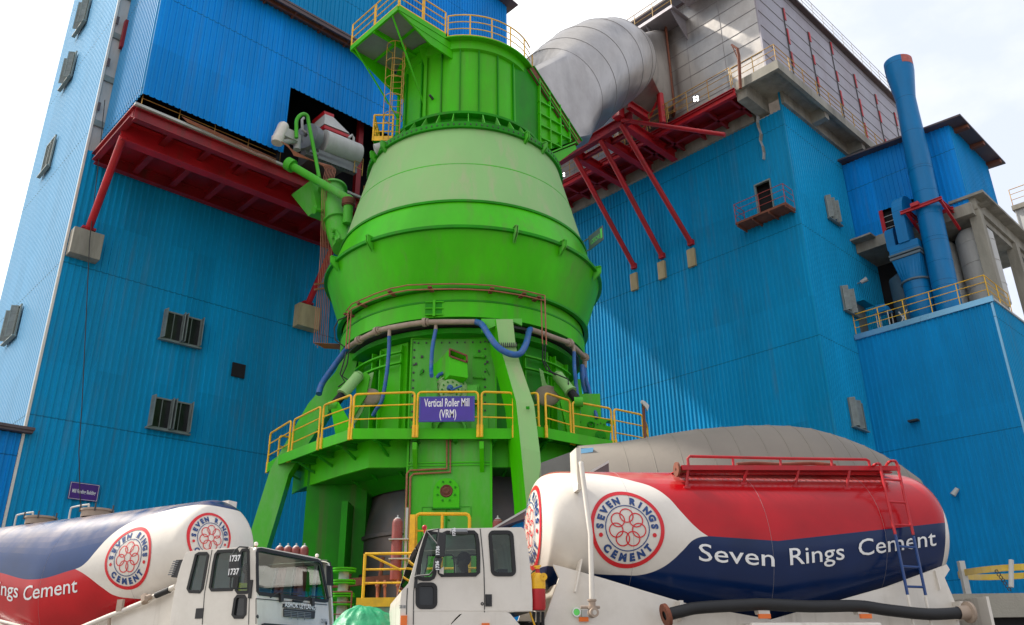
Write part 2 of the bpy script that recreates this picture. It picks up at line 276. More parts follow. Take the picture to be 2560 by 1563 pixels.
M = dict(
 blue=mk('blue_sheet', (0.004, 0.31, 0.60), 0.5, spec=0.12, var=0.13, scale=0.25, streak=3, sheets=0.08, seam=(6.1, 0.05, 0.35), dirt=(0.02, 0.15, 0.24), damt=0.35, dscale=0.25, grime=((0.10, 0.20, 0.26), 0.4, 2.5)),
 blue2=mk('deep_blue_sheet', (0.003, 0.27, 0.74), 0.5, spec=0.12, var=0.14, scale=0.3, streak=3, sheets=0.10, seam=(6.1, 0.05, 0.6), dirt=(0.01, 0.15, 0.38), damt=0.4, dscale=0.3, grime=((0.08, 0.18, 0.3), 0.35, 2.5)),
 bluew=mk('wing_blue_sheet', (0.003, 0.27, 0.60), 0.5, spec=0.12, var=0.13, scale=0.3, streak=3, sheets=0.06, seam=(6.1, 0.05, 0.2), dirt=(0.01, 0.13, 0.28), damt=0.4, dscale=0.3),
 bluep=mk('blue_machine_paint', (0.002, 0.17, 0.42), 0.36, spec=0.25, var=0.12, scale=0.9, streak=3, seam=(2.2, 0.03, 0.1), dirt=(0.02, 0.12, 0.25), damt=0.4),
 pale_side=mk('sky_glint_blue_sheet', (0.20, 0.45, 0.66), 0.3, var=0.06, scale=0.2, streak=3, metal=0.55, seam=(6.1, 0.05, 0.35), sheets=0.04),  # blue sheet; sky glint on the tower side is put into the pale colour
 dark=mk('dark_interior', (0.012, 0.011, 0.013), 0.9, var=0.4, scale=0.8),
 conc=mk('concrete', (0.33, 0.31, 0.26), 0.85, var=0.2, scale=0.9, streak=4, dirt=(0.13, 0.12, 0.10), damt=0.75, dscale=0.8, bump=0.3),
 concy=mk('stained_concrete_pad', (0.46, 0.38, 0.22), 0.85, var=0.25, scale=2, streak=5, dirt=(0.3, 0.22, 0.1), damt=0.6, dscale=1.5),
 red=mk('red_steel', (0.30, 0.006, 0.012), 0.5, var=0.25, scale=0.6, dirt=(0.10, 0.008, 0.01), damt=0.8, grime=((0.10, 0.03, 0.02), 0.8, 4.0), dscale=0.5),
 redb=mk('bright_red_steel', (0.50, 0.008, 0.016), 0.45, var=0.2, scale=0.8, dirt=(0.2, 0.01, 0.012), damt=0.6, grime=((0.16, 0.04, 0.03), 0.8, 4.0)),
 yel=mk('yellow_rail', (0.90, 0.50, 0.01), 0.45, var=0.12, scale=3, dirt=(0.4, 0.2, 0.03), damt=0.5, dscale=3),
 yelold=mk('rusty_yellow_rail', (0.55, 0.33, 0.06), 0.6, var=0.2, scale=2, dirt=(0.30, 0.12, 0.05), damt=0.9, dscale=2),
 rust=mk('rusty_steel', (0.20, 0.065, 0.035), 0.8, var=0.3, scale=2, dirt=(0.10, 0.03, 0.02), damt=0.8, dscale=2),
 green=mk('green_paint', (0.055, 0.50, 0.0), 0.4, spec=0.2, var=0.2, scale=0.5, streak=3, dirt=(0.09, 0.30, 0.02), damt=0.7, dscale=0.5, grime=((0.13, 0.22, 0.05), 0.55, 3.0)),
 greend=mk('dark_green_paint_and_shade', (0.016, 0.28, 0.004), 0.45, spec=0.15, var=0.2, scale=0.8, streak=2, dirt=(0.03, 0.14, 0.02), damt=0.6, dscale=0.8, grime=((0.09, 0.12, 0.04), 0.8, 3.0)),  # also carries painted shade on the pillars and girder underside
 greenp=mk('dusty_green_paint', (0.26, 0.50, 0.18), 0.6, spec=0.2, var=0.07, scale=0.35, streak=3, dirt=(0.36, 0.46, 0.22), damt=0.8, dscale=0.35, grime=((0.42, 0.42, 0.26), 0.9, 2.2)),
 greenm=mk('mid_green_paint', (0.07, 0.46, 0.02), 0.5, spec=0.2, var=0.14, scale=0.7, streak=3, dirt=(0.20, 0.42, 0.16), damt=0.7, dscale=0.7, grime=((0.20, 0.24, 0.10), 0.8, 4.0)),
 silver=mk('silver_cladding', (0.45, 0.42, 0.39), 0.36, metal=0.75, var=0.16, scale=0.35, streak=1.5, dirt=(0.22, 0.19, 0.17), damt=0.6, dscale=0.4, grime=((0.2, 0.19, 0.18), 0.7, 1.5), bump=0.25, wave=0.5),
 silver2=mk('weathered_cladding', (0.33, 0.31, 0.34), 0.5, metal=0.45, var=0.14, scale=0.5, streak=2, dirt=(0.22, 0.17, 0.18), damt=0.6, dscale=0.5, bump=0.15, wave=0.7),
 duct=mk('dusty_duct_cladding', (0.21, 0.185, 0.155), 0.75, metal=0.15, var=0.1, scale=0.4, streak=2, dirt=(0.28, 0.25, 0.21), damt=0.6, dscale=0.3),
 casing=mk('stained_steel_casing', (0.16, 0.13, 0.12), 0.55, metal=0.5, var=0.35, scale=0.5, dirt=(0.10, 0.14, 0.18), damt=0.7, dscale=0.6),
 grey=mk('grey_machine', (0.20, 0.21, 0.22), 0.5, var=0.15, scale=1, dirt=(0.12, 0.12, 0.12), damt=0.6),
 lgrey=mk('light_grey_sheet', (0.50, 0.50, 0.48), 0.6, var=0.12, scale=0.6, streak=4, dirt=(0.25, 0.24, 0.22), damt=0.6),
 frame=mk('window_metal', (0.19, 0.23, 0.22), 0.5, var=0.15, scale=3),
 glassd=mk('dark_glass', (0.02, 0.022, 0.024), 0.12, var=0.3, scale=2),
 roof=mk('roof_sheet', (0.09, 0.07, 0.075), 0.6, var=0.25, scale=1, dirt=(0.14, 0.05, 0.05), damt=0.5),
 white=mk('white_truck_paint', (0.72, 0.67, 0.60), 0.30, var=0.05, scale=0.8, dirt=(0.46, 0.41, 0.33), damt=0.45, dscale=0.9, grime=((0.36, 0.31, 0.25), 0.7, 5.0)),
 black=mk('black_rubber', (0.013, 0.013, 0.014), 0.6, var=0.3, scale=5),
 blackp=mk('black_plastic', (0.03, 0.03, 0.032), 0.65, var=0.2, scale=4),
 hose=mk('blue_hose', (0.01, 0.10, 0.34), 0.45, var=0.2, scale=8, dirt=(0.10, 0.14, 0.22), damt=0.7, dscale=4),
 dusty=mk('dusty_pipe', (0.36, 0.28, 0.22), 0.8, var=0.15, scale=2, dirt=(0.25, 0.18, 0.12), damt=0.5, dscale=2),
 copper=mk('copper_conduit', (0.36, 0.13, 0.07), 0.5, var=0.25, scale=4, metal=0.2),
 purple=mk('purple_sign', (0.07, 0.012, 0.22), 0.4, var=0.15, scale=2),
 wtext=mk('white_lettering', (0.80, 0.80, 0.80), 0.5, var=0.04, scale=3),
 grtext=mk('green_lettering', (0.15, 0.75, 0.15), 0.5, var=0.04),
 lred=mk('livery_red', (0.62, 0.012, 0.02), 0.28, var=0.06),
 lblue=mk('livery_blue', (0.012, 0.05, 0.19), 0.28, var=0.06),
 tarp=mk('green_tarp', (0.004, 0.24, 0.10), 0.5, var=0.15, scale=2, bump=0.4),
 skin=mk('skin', (0.07, 0.035, 0.022), 0.6, var=0.1), hair=mk('hair', (0.01, 0.009, 0.008), 0.7),
 shirty=mk('yellow_shirt', (0.62, 0.58, 0.08), 0.8, var=0.1), shirto=mk('olive_shirt', (0.20, 0.19, 0.06), 0.8, var=0.1),
 seat=mk('seat_fabric', (0.03, 0.03, 0.035), 0.9), orange=mk('orange_lens', (0.75, 0.16, 0.02), 0.3),
 cyl=mk('red_brown_cylinder', (0.25, 0.045, 0.035), 0.5, var=0.15, scale=3, dirt=(0.3, 0.2, 0.18), damt=0.3, dscale=3),
 ground=mk('ground_concrete', (0.15, 0.14, 0.13), 0.9, var=0.2, scale=0.3, dirt=(0.13, 0.12, 0.11), damt=0.6, dscale=0.2, bump=0.3),
 glass=glassmat('cab_glass', (0.66, 0.76, 0.73)), glassw=glassmat('windshield_glass', (0.48, 0.74, 0.68), 0.75, 0.26),
 lamp=emit('lit_lamp', (1, 0.98, 0.92), 3.5),
 pale_side2=mk('pale_overhang_sheet', (0.03, 0.27, 0.52), 0.35, metal=0.15, var=0.08, scale=0.2, streak=3, seam=(6.1, 0.05, 0.35), sheets=0.04),
 blue3=mk('light_blue_sheet', (0.004, 0.27, 0.56), 0.5, spec=0.12, var=0.12, scale=0.3, streak=3, sheets=0.06, seam=(6.1, 0.05, 0.35)),
 blueside=mk('teal_blue_sheet', (0.004, 0.31, 0.58), 0.5, spec=0.12, var=0.12, scale=0.3, streak=3, sheets=0.06, seam=(6.1, 0.05, 0.35)),
 greyb=mk('blue_grey_flange', (0.10, 0.14, 0.17), 0.6, var=0.2), bluedull=mk('dull_blue_grey', (0.05, 0.10, 0.14), 0.6, var=0.2),
 redrail=mk('faded_red_rail', (0.38, 0.06, 0.05), 0.6, var=0.2),
 purpleb=mk('blue_purple_board', (0.05, 0.02, 0.30), 0.35, var=0.15, scale=2), ductseam=mk('duct_seam', (0.20, 0.18, 0.15), 0.8), casing2=mk('duct_box_cladding', (0.13, 0.13, 0.12), 0.5, metal=0.4, var=0.2, scale=1), greentank=mk('pale_green_tank', (0.16, 0.36, 0.22), 0.5, var=0.2, scale=1, streak=4, dirt=(0.35, 0.14, 0.06), damt=0.8, dscale=2), yelp=mk('faded_yellow', (0.62, 0.42, 0.05), 0.6, var=0.2, scale=2, dirt=(0.4, 0.36, 0.3), damt=0.7, dscale=1.5), seamg=mk('cladding_seam', (0.24, 0.22, 0.22), 0.6),
 faderust=mk('faded_red_patch', (0.42, 0.10, 0.08), 0.6, var=0.3, scale=4),
 bolt=mk('dark_bolt', (0.05, 0.05, 0.05), 0.6),
)

# ---------------------------------------------------------------- building helpers
def corr(mb, P0, d, L, z0, z1, n, holes=(), pitch=0.25, dep=0.05, m=0):
    """profiled steel sheet wall from P0 along d; outward normal n; holes as (a0,a1,z0,z1)"""
    xs = [0.0]; ds = [0.0]; k = int(L / pitch)
    for i in range(k):
        a = i * pitch; xs += [a + pitch - 0.09, a + pitch - 0.075, a + pitch - 0.015, a + pitch]; ds += [0, dep, dep, 0]
    if xs[-1] < L: xs.append(L); ds.append(0)
    for i in range(len(xs) - 1):
        c = (xs[i] + xs[i + 1]) / 2; iv = [(z0, z1)]
        for h in holes:
            if h[0] < c < h[1]:
                iv2 = []
                for (a, b) in iv:
                    if h[2] > a: iv2.append((a, min(b, h[2])))
                    if h[3] < b: iv2.append((max(a, h[3]), b))
                iv = [q for q in iv2 if q[1] - q[0] > 1e-3]
        p = P0 + d * xs[i] + n * ds[i]; q = P0 + d * xs[i + 1] + n * ds[i + 1]
        for (a, b) in iv: mb.add([p + Z * a, q + Z * a, q + Z * b, p + Z * b], [(0, 1, 2, 3)], m)
    return mb
def rail(pts, h=1.05, r=0.024, post=1.4, mids=(0.36, 0.7), rp=None, kick=0.0, mb=None, m=0, inset=0.0):
    mb = mb or MB(); rp = rp or r
    for a, b in zip(pts[:-1], pts[1:]):
        a, b = Vector(a), Vector(b); d = b - a; L = d.length; n = max(1, round(L / post))
        mb.tube([a + Z * h, b + Z * h], r, 6, m)
        for q in mids: mb.tube([a + Z * h * q, b + Z * h * q], r * 0.75, 6, m)
        for i in range(n + 1): p = a + d * i / n; mb.tube([p, p + Z * h], rp, 6, m)
        if kick: mb.beam(a + Z * kick / 2, b + Z * kick / 2, 0.012, kick, m)
    return mb
def panelrail(a, b, h=1.05, r=0.033, mid=None, foot=0.35):
    """one welded railing panel with rounded corners and sleeve feet"""
    mb = MB(); a, b = Vector(a), Vector(b); d = (b - a); L = d.length; e = d.normalized(); c = 0.10
    pts = [a, a + Z * (h - c)]
    for k in (1, 2): an = k * math.pi / 6; pts.append(a + Z * (h - c) + Z * c * math.sin(an) + e * c * (1 - math.cos(an)))
    pts.append(a + Z * h + e * c); pts.append(b + Z * h - e * c)
    for k in (1, 2): an = k * math.pi / 6; pts.append(b + Z * (h - c) + Z * c * math.cos(an) - e * c * (1 - math.sin(an)))
    pts += [b + Z * (h - c), b]
    mb.tube(pts, r, 7)
    for q in (0.34, 0.68): mb.tube([a + Z * h * q, b + Z * h * q], r * 0.62, 6)
    n = max(1, round(L / 1.3))
    for i in range(n + 1):
        p = a + d * i / n
        if 0 < i < n: mb.tube([p, p + Z * h], r * 0.9, 7)
        mb.tube([p - Z * foot * 0.55, p + Z * foot * 0.45], r * 1.45, 7)
    return mb
def curve_plate(outl, holes=(), thick=0.04):
    cu = bpy.data.curves.new('c', 'CURVE'); cu.dimensions = '2D'; cu.fill_mode = 'BOTH'; cu.extrude = thick / 2
    for poly in [outl] + list(holes):
        sp = cu.splines.new('POLY'); sp.points.add(len(poly) - 1)
        for i, p in enumerate(poly): sp.points[i].co = (p[0], p[1], 0, 1)
        sp.use_cyclic_u = True
    ob = bpy.data.objects.new('c', cu); me = bpy.data.meshes.new_from_object(ob)
    vs = [v.co.copy() for v in me.vertices]; fs = [tuple(p.vertices) for p in me.polygons]
    bpy.data.objects.remove(ob); bpy.data.curves.remove(cu); bpy.data.meshes.remove(me); return vs, fs
def text2d(s, size=1.0, bold=0.0, shear=0.0, sx=1.0, align='CENTER', sub=0.0, space=1.0):
    cu = bpy.data.curves.new('t', 'FONT'); cu.body = s; cu.size = size; cu.offset = bold; cu.shear = shear; cu.align_x = align; cu.resolution_u = 3; cu.space_character = space
    ob = bpy.data.objects.new('t', cu); me = bpy.data.meshes.new_from_object(ob)
    bm = bmesh.new(); bm.from_mesh(me); bmesh.ops.triangulate(bm, faces=bm.faces); bmesh.ops.remove_doubles(bm, verts=bm.verts, dist=1e-5)
    if sub: subdiv(bm, sub)
    vs = [Vector((v.co.x * sx, v.co.y, 0)) for v in bm.verts]; bm.verts.index_update(); fs = [tuple(v.index for v in f.verts) for f in bm.faces]
    bm.free(); bpy.data.objects.remove(ob); bpy.data.curves.remove(cu); bpy.data.meshes.remove(me); return vs, fs
def subdiv(bm, mx):
    for _ in range(4):
        es = [e for e in bm.edges if e.calc_length() > mx]
        if not es: break
        bmesh.ops.subdivide_edges(bm, edges=es, cuts=1); bmesh.ops.triangulate(bm, faces=[f for f in bm.faces if len(f.verts) > 3])
def ring2d(c, r0, r1, n=48):
    vs = []; fs = []
    for j in range(n):
        an = 2 * math.pi * j / n; e = Vector((math.cos(an), math.sin(an), 0)); vs += [Vector((c[0], c[1], 0)) + e * r0, Vector((c[0], c[1], 0)) + e * r1]
    for j in range(n): k = (j + 1) % n; fs.append((2 * j, 2 * j + 1, 2 * k + 1, 2 * k))
    return vs, fs
def disc2d(c, r, n=24, rings=1):
    vs = [Vector((c[0], c[1], 0))]; fs = []
    for q in range(1, rings + 1):
        for j in range(n): an = 2 * math.pi * j / n; vs.append(Vector((c[0] + math.cos(an) * r * q / rings, c[1] + math.sin(an) * r * q / rings, 0)))
    for j in range(n): fs.append((0, 1 + j, 1 + (j + 1) % n))
    for q in range(1, rings):
        for j in range(n): k = (j + 1) % n; a = 1 + (q - 1) * n; b = 1 + q * n; fs.append((a + j, b + j, b + k, a + k))
    return vs, fs
# ================================================================ GROUND
mb = MB(); g = 900
mb.add([(-g, -g, 0), (g, -g, 0), (g, g, 0), (-g, g, 0)], [(0, 1, 2, 3)])
o = mb.build('ground', M['ground']); o['kind'] = 'structure'

def window(par, p, d, n, w, h, leaves=((0, 80, 1), (0.5, 84, -1), (0.54, 84, 1), (1, 82, -1)), mull=(0.27, 0.73), pane=None):
    """casement window: p lower corner on the wall, d along the wall, n outward"""
    fr = MB(); q = p + n * 0.045
    for a, b in ((0, 0.06), (w - 0.06, w), (w * 0.5 - 0.03, w * 0.5 + 0.03)): fr.obox(q + d * a, d * (b - a), n * 0.07, Z * h)
    for a, b in ((0, 0.06), (h - 0.06, h)): fr.obox(q + d * 0.06 + Z * a + n * 0.003, d * (w - 0.12), n * 0.06, Z * (b - a))
    for k in mull: fr.obox(q + d * (w * k - 0.015) + n * 0.006 + Z * 0.06, d * 0.03, n * 0.045, Z * (h - 0.12))
    f = fr.build('window', M['frame'], par)
    MB().obox(q + d * 0.02 + n * 0.0 + Z * 0.02, d * (w - 0.04), n * 0.02, Z * (h - 0.04)).build('pane', pane or M['glassd'], f)
    MB().obox(q - d * 0.08 - Z * 0.07, d * (w + 0.16), n * 0.16, Z * 0.065).build('sill', M['frame'], f)
    for (x, ang, sgn) in leaves:
        lw = w * 0.19; a = R(ang); e = d * math.cos(a) * sgn + n * math.sin(a); base = q + d * (w * x) + n * 0.08
        lf = MB()
        t = d.cross(Z) * 0; th = e.cross(Z).normalized() * 0.03
        for (u0, u1, v0, v1) in ((0, lw, 0, 0.05), (0, lw, h - 0.05, h), (0, 0.05, 0.05, h - 0.05), (lw - 0.05, lw, 0.05, h - 0.05)):
            lf.obox(base + e * u0 + Z * v0, e * (u1 - u0), th, Z * (v1 - v0))
        for k in (1, 2, 3): lf.obox(base + e * 0.05 + Z * (h * k / 4 - 0.012), e * (lw - 0.1), th, Z * 0.024)
        lf.obox(base + e * 0.05 + Z * 0.05 + th * 0.35, e * (lw - 0.1), th * 0.3, Z * (h - 0.1), 1)
        lf.build('shutter', [M['frame'], M['lgrey2']], f)
    return f
M['lgrey2'] = mk('dusty_pane', (0.16, 0.19, 0.19), 0.35, var=0.25, scale=3)

# ================================================================ MILL FEEDING BUILDING (left)
T1 = 33.0; S0 = 7.7; TB = 28.77; SB = 8.2; ZP = 21.3
fb = thing('feeding_building', 'tall blue corrugated building with an upper storey overhanging on a red steel frame', 'building', W(12, 36, 0))
mb = MB(); corr(mb, W(S0, T1, 0), U, 20.3, 0, ZP, -V)
# small strip beside the corner above the platform stays open: concrete behind
mb.build('front_wall', M['blue'], fb)
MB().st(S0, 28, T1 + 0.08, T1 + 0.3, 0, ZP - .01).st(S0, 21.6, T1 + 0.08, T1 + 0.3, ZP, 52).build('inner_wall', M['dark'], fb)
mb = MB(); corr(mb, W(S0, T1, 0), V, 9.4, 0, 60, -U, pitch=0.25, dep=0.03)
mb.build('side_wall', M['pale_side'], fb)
MB().obox(W(S0 - 0.05, T1 - 0.045, 0), U * 0.09, V * 0.07, Z * 60).build('corner_trim', M['white'], fb)
mb = MB(); mb.st(S0 + 0.06, SB, T1 + 0.0, T1 + 0.06, ZP, 60)
for k in range(16):
    z = ZP + 1.2 + k * 2.3; mb.st(S0 + 0.05, SB, T1 - 0.10, T1 - 0.003, z, z + 0.28, 1)
    mb.st(S0 + 0.02, S0 + 0.13, T1 - 0.16, T1 - 0.11, z + 0.7, z + 1.1, 2)
mb.st(SB - 0.16, SB - 0.01, T1 - 0.35, T1 - 0.12, 26.6, 28.1, 3)
mb.build('column', [M['lgrey'], M['frame'], M['roof'], M['red']], fb)
# left outline: the building ends at t = T1 + 9.4
MB().st(S0 + 0.1, S0 + 12, T1 + 9.3, T1 + 9.4, 0, 60).build('rear_wall', M['blue'], fb)
# overhanging box
zb, zt = 21.95, 29.2
mb = MB(); hole = (14.27 - SB, 21.4 - SB, zb - 1, 25.45)
corr(mb, W(SB, TB, 0), U, 21.8 - SB, zb + 0.02, zt, -V, holes=[hole])
mb.build('upper_front_wall', M['blue2'], fb)
mb = MB(); corr(mb, W(21.85, TB, 0), V, T1 - TB, ZP, zt, U); mb.build('upper_end_wall', M['blue2'], fb)
mb = MB(); corr(mb, W(SB, TB, 0), V, T1 - TB, zb, 60, -U, pitch=0.22); mb.build('upper_side_wall', M['pale_side2'] if 'pale_side2' in M else M['blue2'], fb)
mb = MB(); mb.st(SB + 0.1, 21.7, TB + 3.2, TB + 3.3, ZP, 29.3); mb.st(SB + 0.1, 21.7, TB + 0.3, TB + 3.2, 29.0, 29.2)
for s in (14.1, 18.2, 21.2): mb.st(s, s + 0.25, TB + 0.5, TB + 0.75, ZP, 29, 1)
mb.st(14.0, 14.1, TB + 0.06, TB + 3.0, ZP + 0.3, 25.5, 0)
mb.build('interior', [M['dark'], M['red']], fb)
mb = MB(); mb.st(SB - 0.3, 22.3, TB - 0.75, TB + 0.4, 29.22, 29.32); mb.st(SB - 0.25, 22.3, TB - 0.72, TB - 0.66, 29.04, 29.215)
mb.st(SB, 22.3, TB - 0.4, TB - 0.32, 29.06, 29.215, 1)
for k in range(10): mb.st(SB + k * 1.4, SB + k * 1.4 + 0.08, TB - 0.64, TB - 0.05, 29.08, 29.215, 1)
mb.build('roof_eave', [M['roof'], M['rust']], fb)
mb = MB(); corr(mb, W(SB, TB + 2.4, 0), U, 13.6, 29.4, 55, -V); mb.build('setback_wall', M['blue3'] if 'blue3' in M else M['blue2'], fb)
# openings and windows
for (a, b, c, d) in (((405, 785), (479, 785), (398, 847), (472, 872)), ((376, 1000), (450, 1000), (366, 1068), (440, 1085))):
    p0 = hT(c[0], c[1], T1 - 0.04); p1 = hT(d[0], d[1], T1 - 0.04); w = (p1 - p0).dot(U); h = (hT(a[0], a[1] - 0, T1).z - p0.z)
    window(fb, Vector((p0.x, p0.y, p0.z)), U, -V, 1.62, 1.25)
for px, py, w, h, lv in ((30, 850, 1.5, 1.4, ((0.2, 60, 1), (0.7, 60, 1))), (170, 208, 1.5, 1.5, ((0.1, 55, 1), (0.55, 55, 1))), (205, 72, 1.5, 1.7, ((0.1, 55, 1), (0.55, 55, 1)))):
    p = hS(px, py, S0 - 0.04); window(fb, p - V * 0.7, V, -U, w, h, leaves=lv, mull=(0.25, 0.75))
p = hS(110, 437, S0 - 0.04); window(fb, p - V * 1.0, V, -U, 1.3, 1.7, leaves=(), mull=(0.2, 0.4, 0.6, 0.8))
p = hT(577, 940, T1 - 0.04)
mb = MB(); mb.obox(p, U * 0.6, -V * 0.05, Z * 0.62); mb.build('vent_hole', M['dark'], fb)
# red overhang frame
mb = MB()
zf = 20.75
def rb(s0, t0, s1, t1, z, w=0.3, h=0.5, m=0): mb.ibeam(W(s0, t0, z), W(s1, t1, z), w, h, m)
rb(8.0, 28.6, 22, 28.6, 20.82, 0.3, 0.5); rb(8.0, 29.8, 22, 29.8, 20.66, 0.45, 0.85, 1); rb(8.0, 32.6, 22, 32.6, 20.85, 0.3, 0.5)
for s in [8.0 + 1.55 * k for k in range(10)]: rb(s, 28.7, s, 32.6, 20.9, 0.24, 0.42, 0)
for s in (9.6, 12.3, 12.8, 15.2, 17.5): rb(s, 28.6, s, 29.5, 20.85, 0.14, 0.3, 0)
mb.st(7.9, 22, 28.505, 32.9, 21.12, 21.18, 0)
mb.build('overhang_frame', [M['red'], M['redb']], fb)
MB().st(7.9, 22, 28.36, 28.5, 21.1, 21.2).build('deck_edge', M['lgrey'], fb)
rail([W(8.3, TB + .25, 21.2), W(14.2, TB + .25, 21.2)], post=1.5, r=0.02).build('railing', M['yelold'], fb)
rail([W(18.5, TB + .25, 21.2), W(20.4, TB + .25, 21.2)], post=1.0, r=0.02).build('railing', M['yelold'], fb)
for (bx, by, tx, ty) in ((219, 580, 312, 335), (768, 765, 800, 640)):
    b = hT(bx, by, T1 - 0.2); q = stz(b); t = W(q[0] - 0.25, 29.7, 20.4)
    mb = MB(); mb.tube([b, t], 0.145, 14); mb.cbox(b + Z * 0.12, U * 0.5, V * 0.3, Z * 0.1); mb.build('brace', M['redb'], fb)
    pd = MB(); pd.obox(W(q[0] - 0.56, T1 - 0.52, q[2] - 1.18), U * 1.12, V * 0.5, Z * 1.12); pd.build('concrete_pad', M['concy'] if bx > 500 else M['conc'], fb, bevel=0.02)
# lower lean-to at the foot of the tower
mb = MB(); corr(mb, W(2.0, T1 + 0.02, 0), U, S0 - 2.06, 0, 9.35, -V); mb.st(2.0, S0 - 0.1, T1 + 0.1, T1 + 5, 0.0, 9.3); mb.build('lean_to_wall', M['blue2'], fb)
mb = MB(); mb.st(2.0, S0 + 0.25, T1 - 0.35, T1 + 4.9, 9.45, 9.55); mb.st(2.0, S0 + 0.22, T1 - 0.3, T1 - 0.05, 9.36, 9.447, 0); mb.build('lean_to_roof', M['roof'], fb)
# cable hanging down the wall
pts = [hT(x, y, 32.3) for x, y in ((262, 250), (247, 400), (224, 600), (214, 820), (205, 1010), (197, 1130), (200, 1240), (206, 1300))]
o = MB().tube(pts, 0.018, 5).build('hanging_cable', M['blackp']); tag(o, 'thin dark cable hanging slack down the left blue wall', 'cable')

def board(name, label, cat, p, d, up, n, w, h, mats, lines, border=0.03, th=0.03):
    t = thing(name, label, cat, p)
    MB().obox(p, d * w, n * th, up * h).build('board', mats[0], t)
    mb = MB(); q = p + n * (th + 0.003)
    if border:
        for (a, b, c, e) in ((0.02, w - 0.02, 0.02, 0.02 + border), (0.02, w - 0.02, h - 0.02 - border, h - 0.02), (0.02, 0.02 + border, 0.02 + border, h - 0.02 - border), (w - 0.02 - border, w - 0.02, 0.02 + border, h - 0.02 - border)):
            mb.obox(q + d * a + up * c, d * (b - a), n * 0.004, up * (e - c))
        mb.build('border', mats[2], t)
    mb = MB()
    for (s, x, y, size, bold, sx) in lines:
        vs, fs = text2d(s, size, bold, 0, sx); mb.add([q + d * (x + v.x) + up * (y + v.y) for v in vs], fs)
    mb.build('lettering', mats[1], t); return t
p = hT(168, 1247, T1 - 0.08)
board('building_sign', 'small purple sign reading Mill Feeding Building on the left blue wall', 'sign', p, U, Z, -V, 1.02, 0.62, (M['purple'], M['wtext'], M['wtext']), [('Mill Feeding Building', 0.51, 0.24, 0.19, 0.004, 0.52)], border=0.012)

# lantern building far behind the mill
TLn = 36.0; pc = hT(1012, 40, TLn); sL = stz(hZ(996, 10, 43.5))[0]
tL = stz(hZ(996, 10, 43.5))[1]
lt = thing('rooftop_house', 'blue corrugated rooftop house with brown eaves seen behind the mill top platform', 'building', W(sL + 6, tL + 4, 38))
sR = stz(hT(1267, 60, tL))[0]; zTop = hT(1267, 22, tL).z
mb = MB(); corr(mb, W(sL, tL, 0), U, sR - sL, 43.5, zTop + 2.5, -V); corr(mb, W(sL, tL, 0), V, 4.2, 43.5, zTop + 2.5, -U); mb.build('wall', M['blue2'], lt)
mb = MB(); mb.st(sL + 0.2, sR - 0.2, tL + 0.3, tL + 4, 36, 43.9); mb.st(sL + 0.1, sR - 0.1, tL + 0.08, tL + 4.2, 43.55, 43.9); mb.build('underside', M['dark'], lt)
mb = MB()
for s in (sL + 3, sL + 6.2): mb.st(s, s + 0.35, tL + 0.1, tL + 0.29, 37, 43.5)
mb.build('column', M['rust'], lt)
mb = MB(); mb.prism([W(sR + 0.5, tL - 0.8, zTop + 0.1), W(sR + 0.5, tL - 0.8, zTop + 0.2), W(sR - 6, tL - 0.8, zTop + 1.2), W(sR - 6, tL - 0.8, zTop + 1.1)], V * 6)
q = hT(903, 12, tL + 4.0)
mb.prism([W(sL - 0.7, tL + 4.3, q.z), W(sL - 0.7, tL - 0.8, q.z), W(sL + 0.3, tL - 0.8, q.z + 0.3), W(sL + 0.3, tL + 4.3, q.z + 0.3)], Z * 0.12)
mb.build('roof_eave', M['roof'], lt)

# ================================================================ FILTER BUILDING (right)
S1 = 37.0; T2 = 17.1; ZC = 29.4
fl = thing('filter_building', 'big blue corrugated building with a small red balcony, under the silver bag filter', 'building', W(S1 + 8, T2 + 8, 0))
mb = MB(); dh = (18.42 - T2, 19.29 - T2, 23.4, 25.5)
corr(mb, W(S1, T2, 0), V, 22, 0, ZC, -U, holes=[dh]); mb.build('front_wall', M['blue'], fl)
mb = MB(); corr(mb, W(S1, T2, 0), U, 20, 0, ZC + 0.8, -V); mb.build('side_wall', M['blueside'] if 'blueside' in M else M['blue'], fl)
mb = MB(); mb.st(S1 + 0.4, S1 + 0.5, T2 + 0.2, T2 + 22, 0, ZC); mb.st(S1 + 0.5, S1 + 20, T2 + 0.2, T2 + 0.3, 0, ZC); mb.build('inner_lining', M['dark'], fl)
MB().obox(W(S1 - 0.04, T2 - 0.04, 0), U * 0.1, V * 0.1, Z * (ZC + 1.3)).build('corner_trim', M['blue'], fl)
mb = MB()
mb.obox(W(S1 - 0.06, 18.36, 23.4), V * 0.07, U * 0.16, Z * 2.15); mb.obox(W(S1 - 0.06, 19.28, 23.4), V * 0.07, U * 0.16, Z * 2.15); mb.obox(W(S1 - 0.07, 18.36, 25.5), V * 0.99, U * 0.16, Z * 0.08)
mb.build('door_frame', M['frame'], fl)
# concrete beam at wall top
mb = MB(); mb.st(S1 - 0.18, S1 + 0.3, T2 + 1.6, T2 + 17, ZC - 0.02, ZC + 0.75); mb.build('ring_beam', M['conc'], fl)
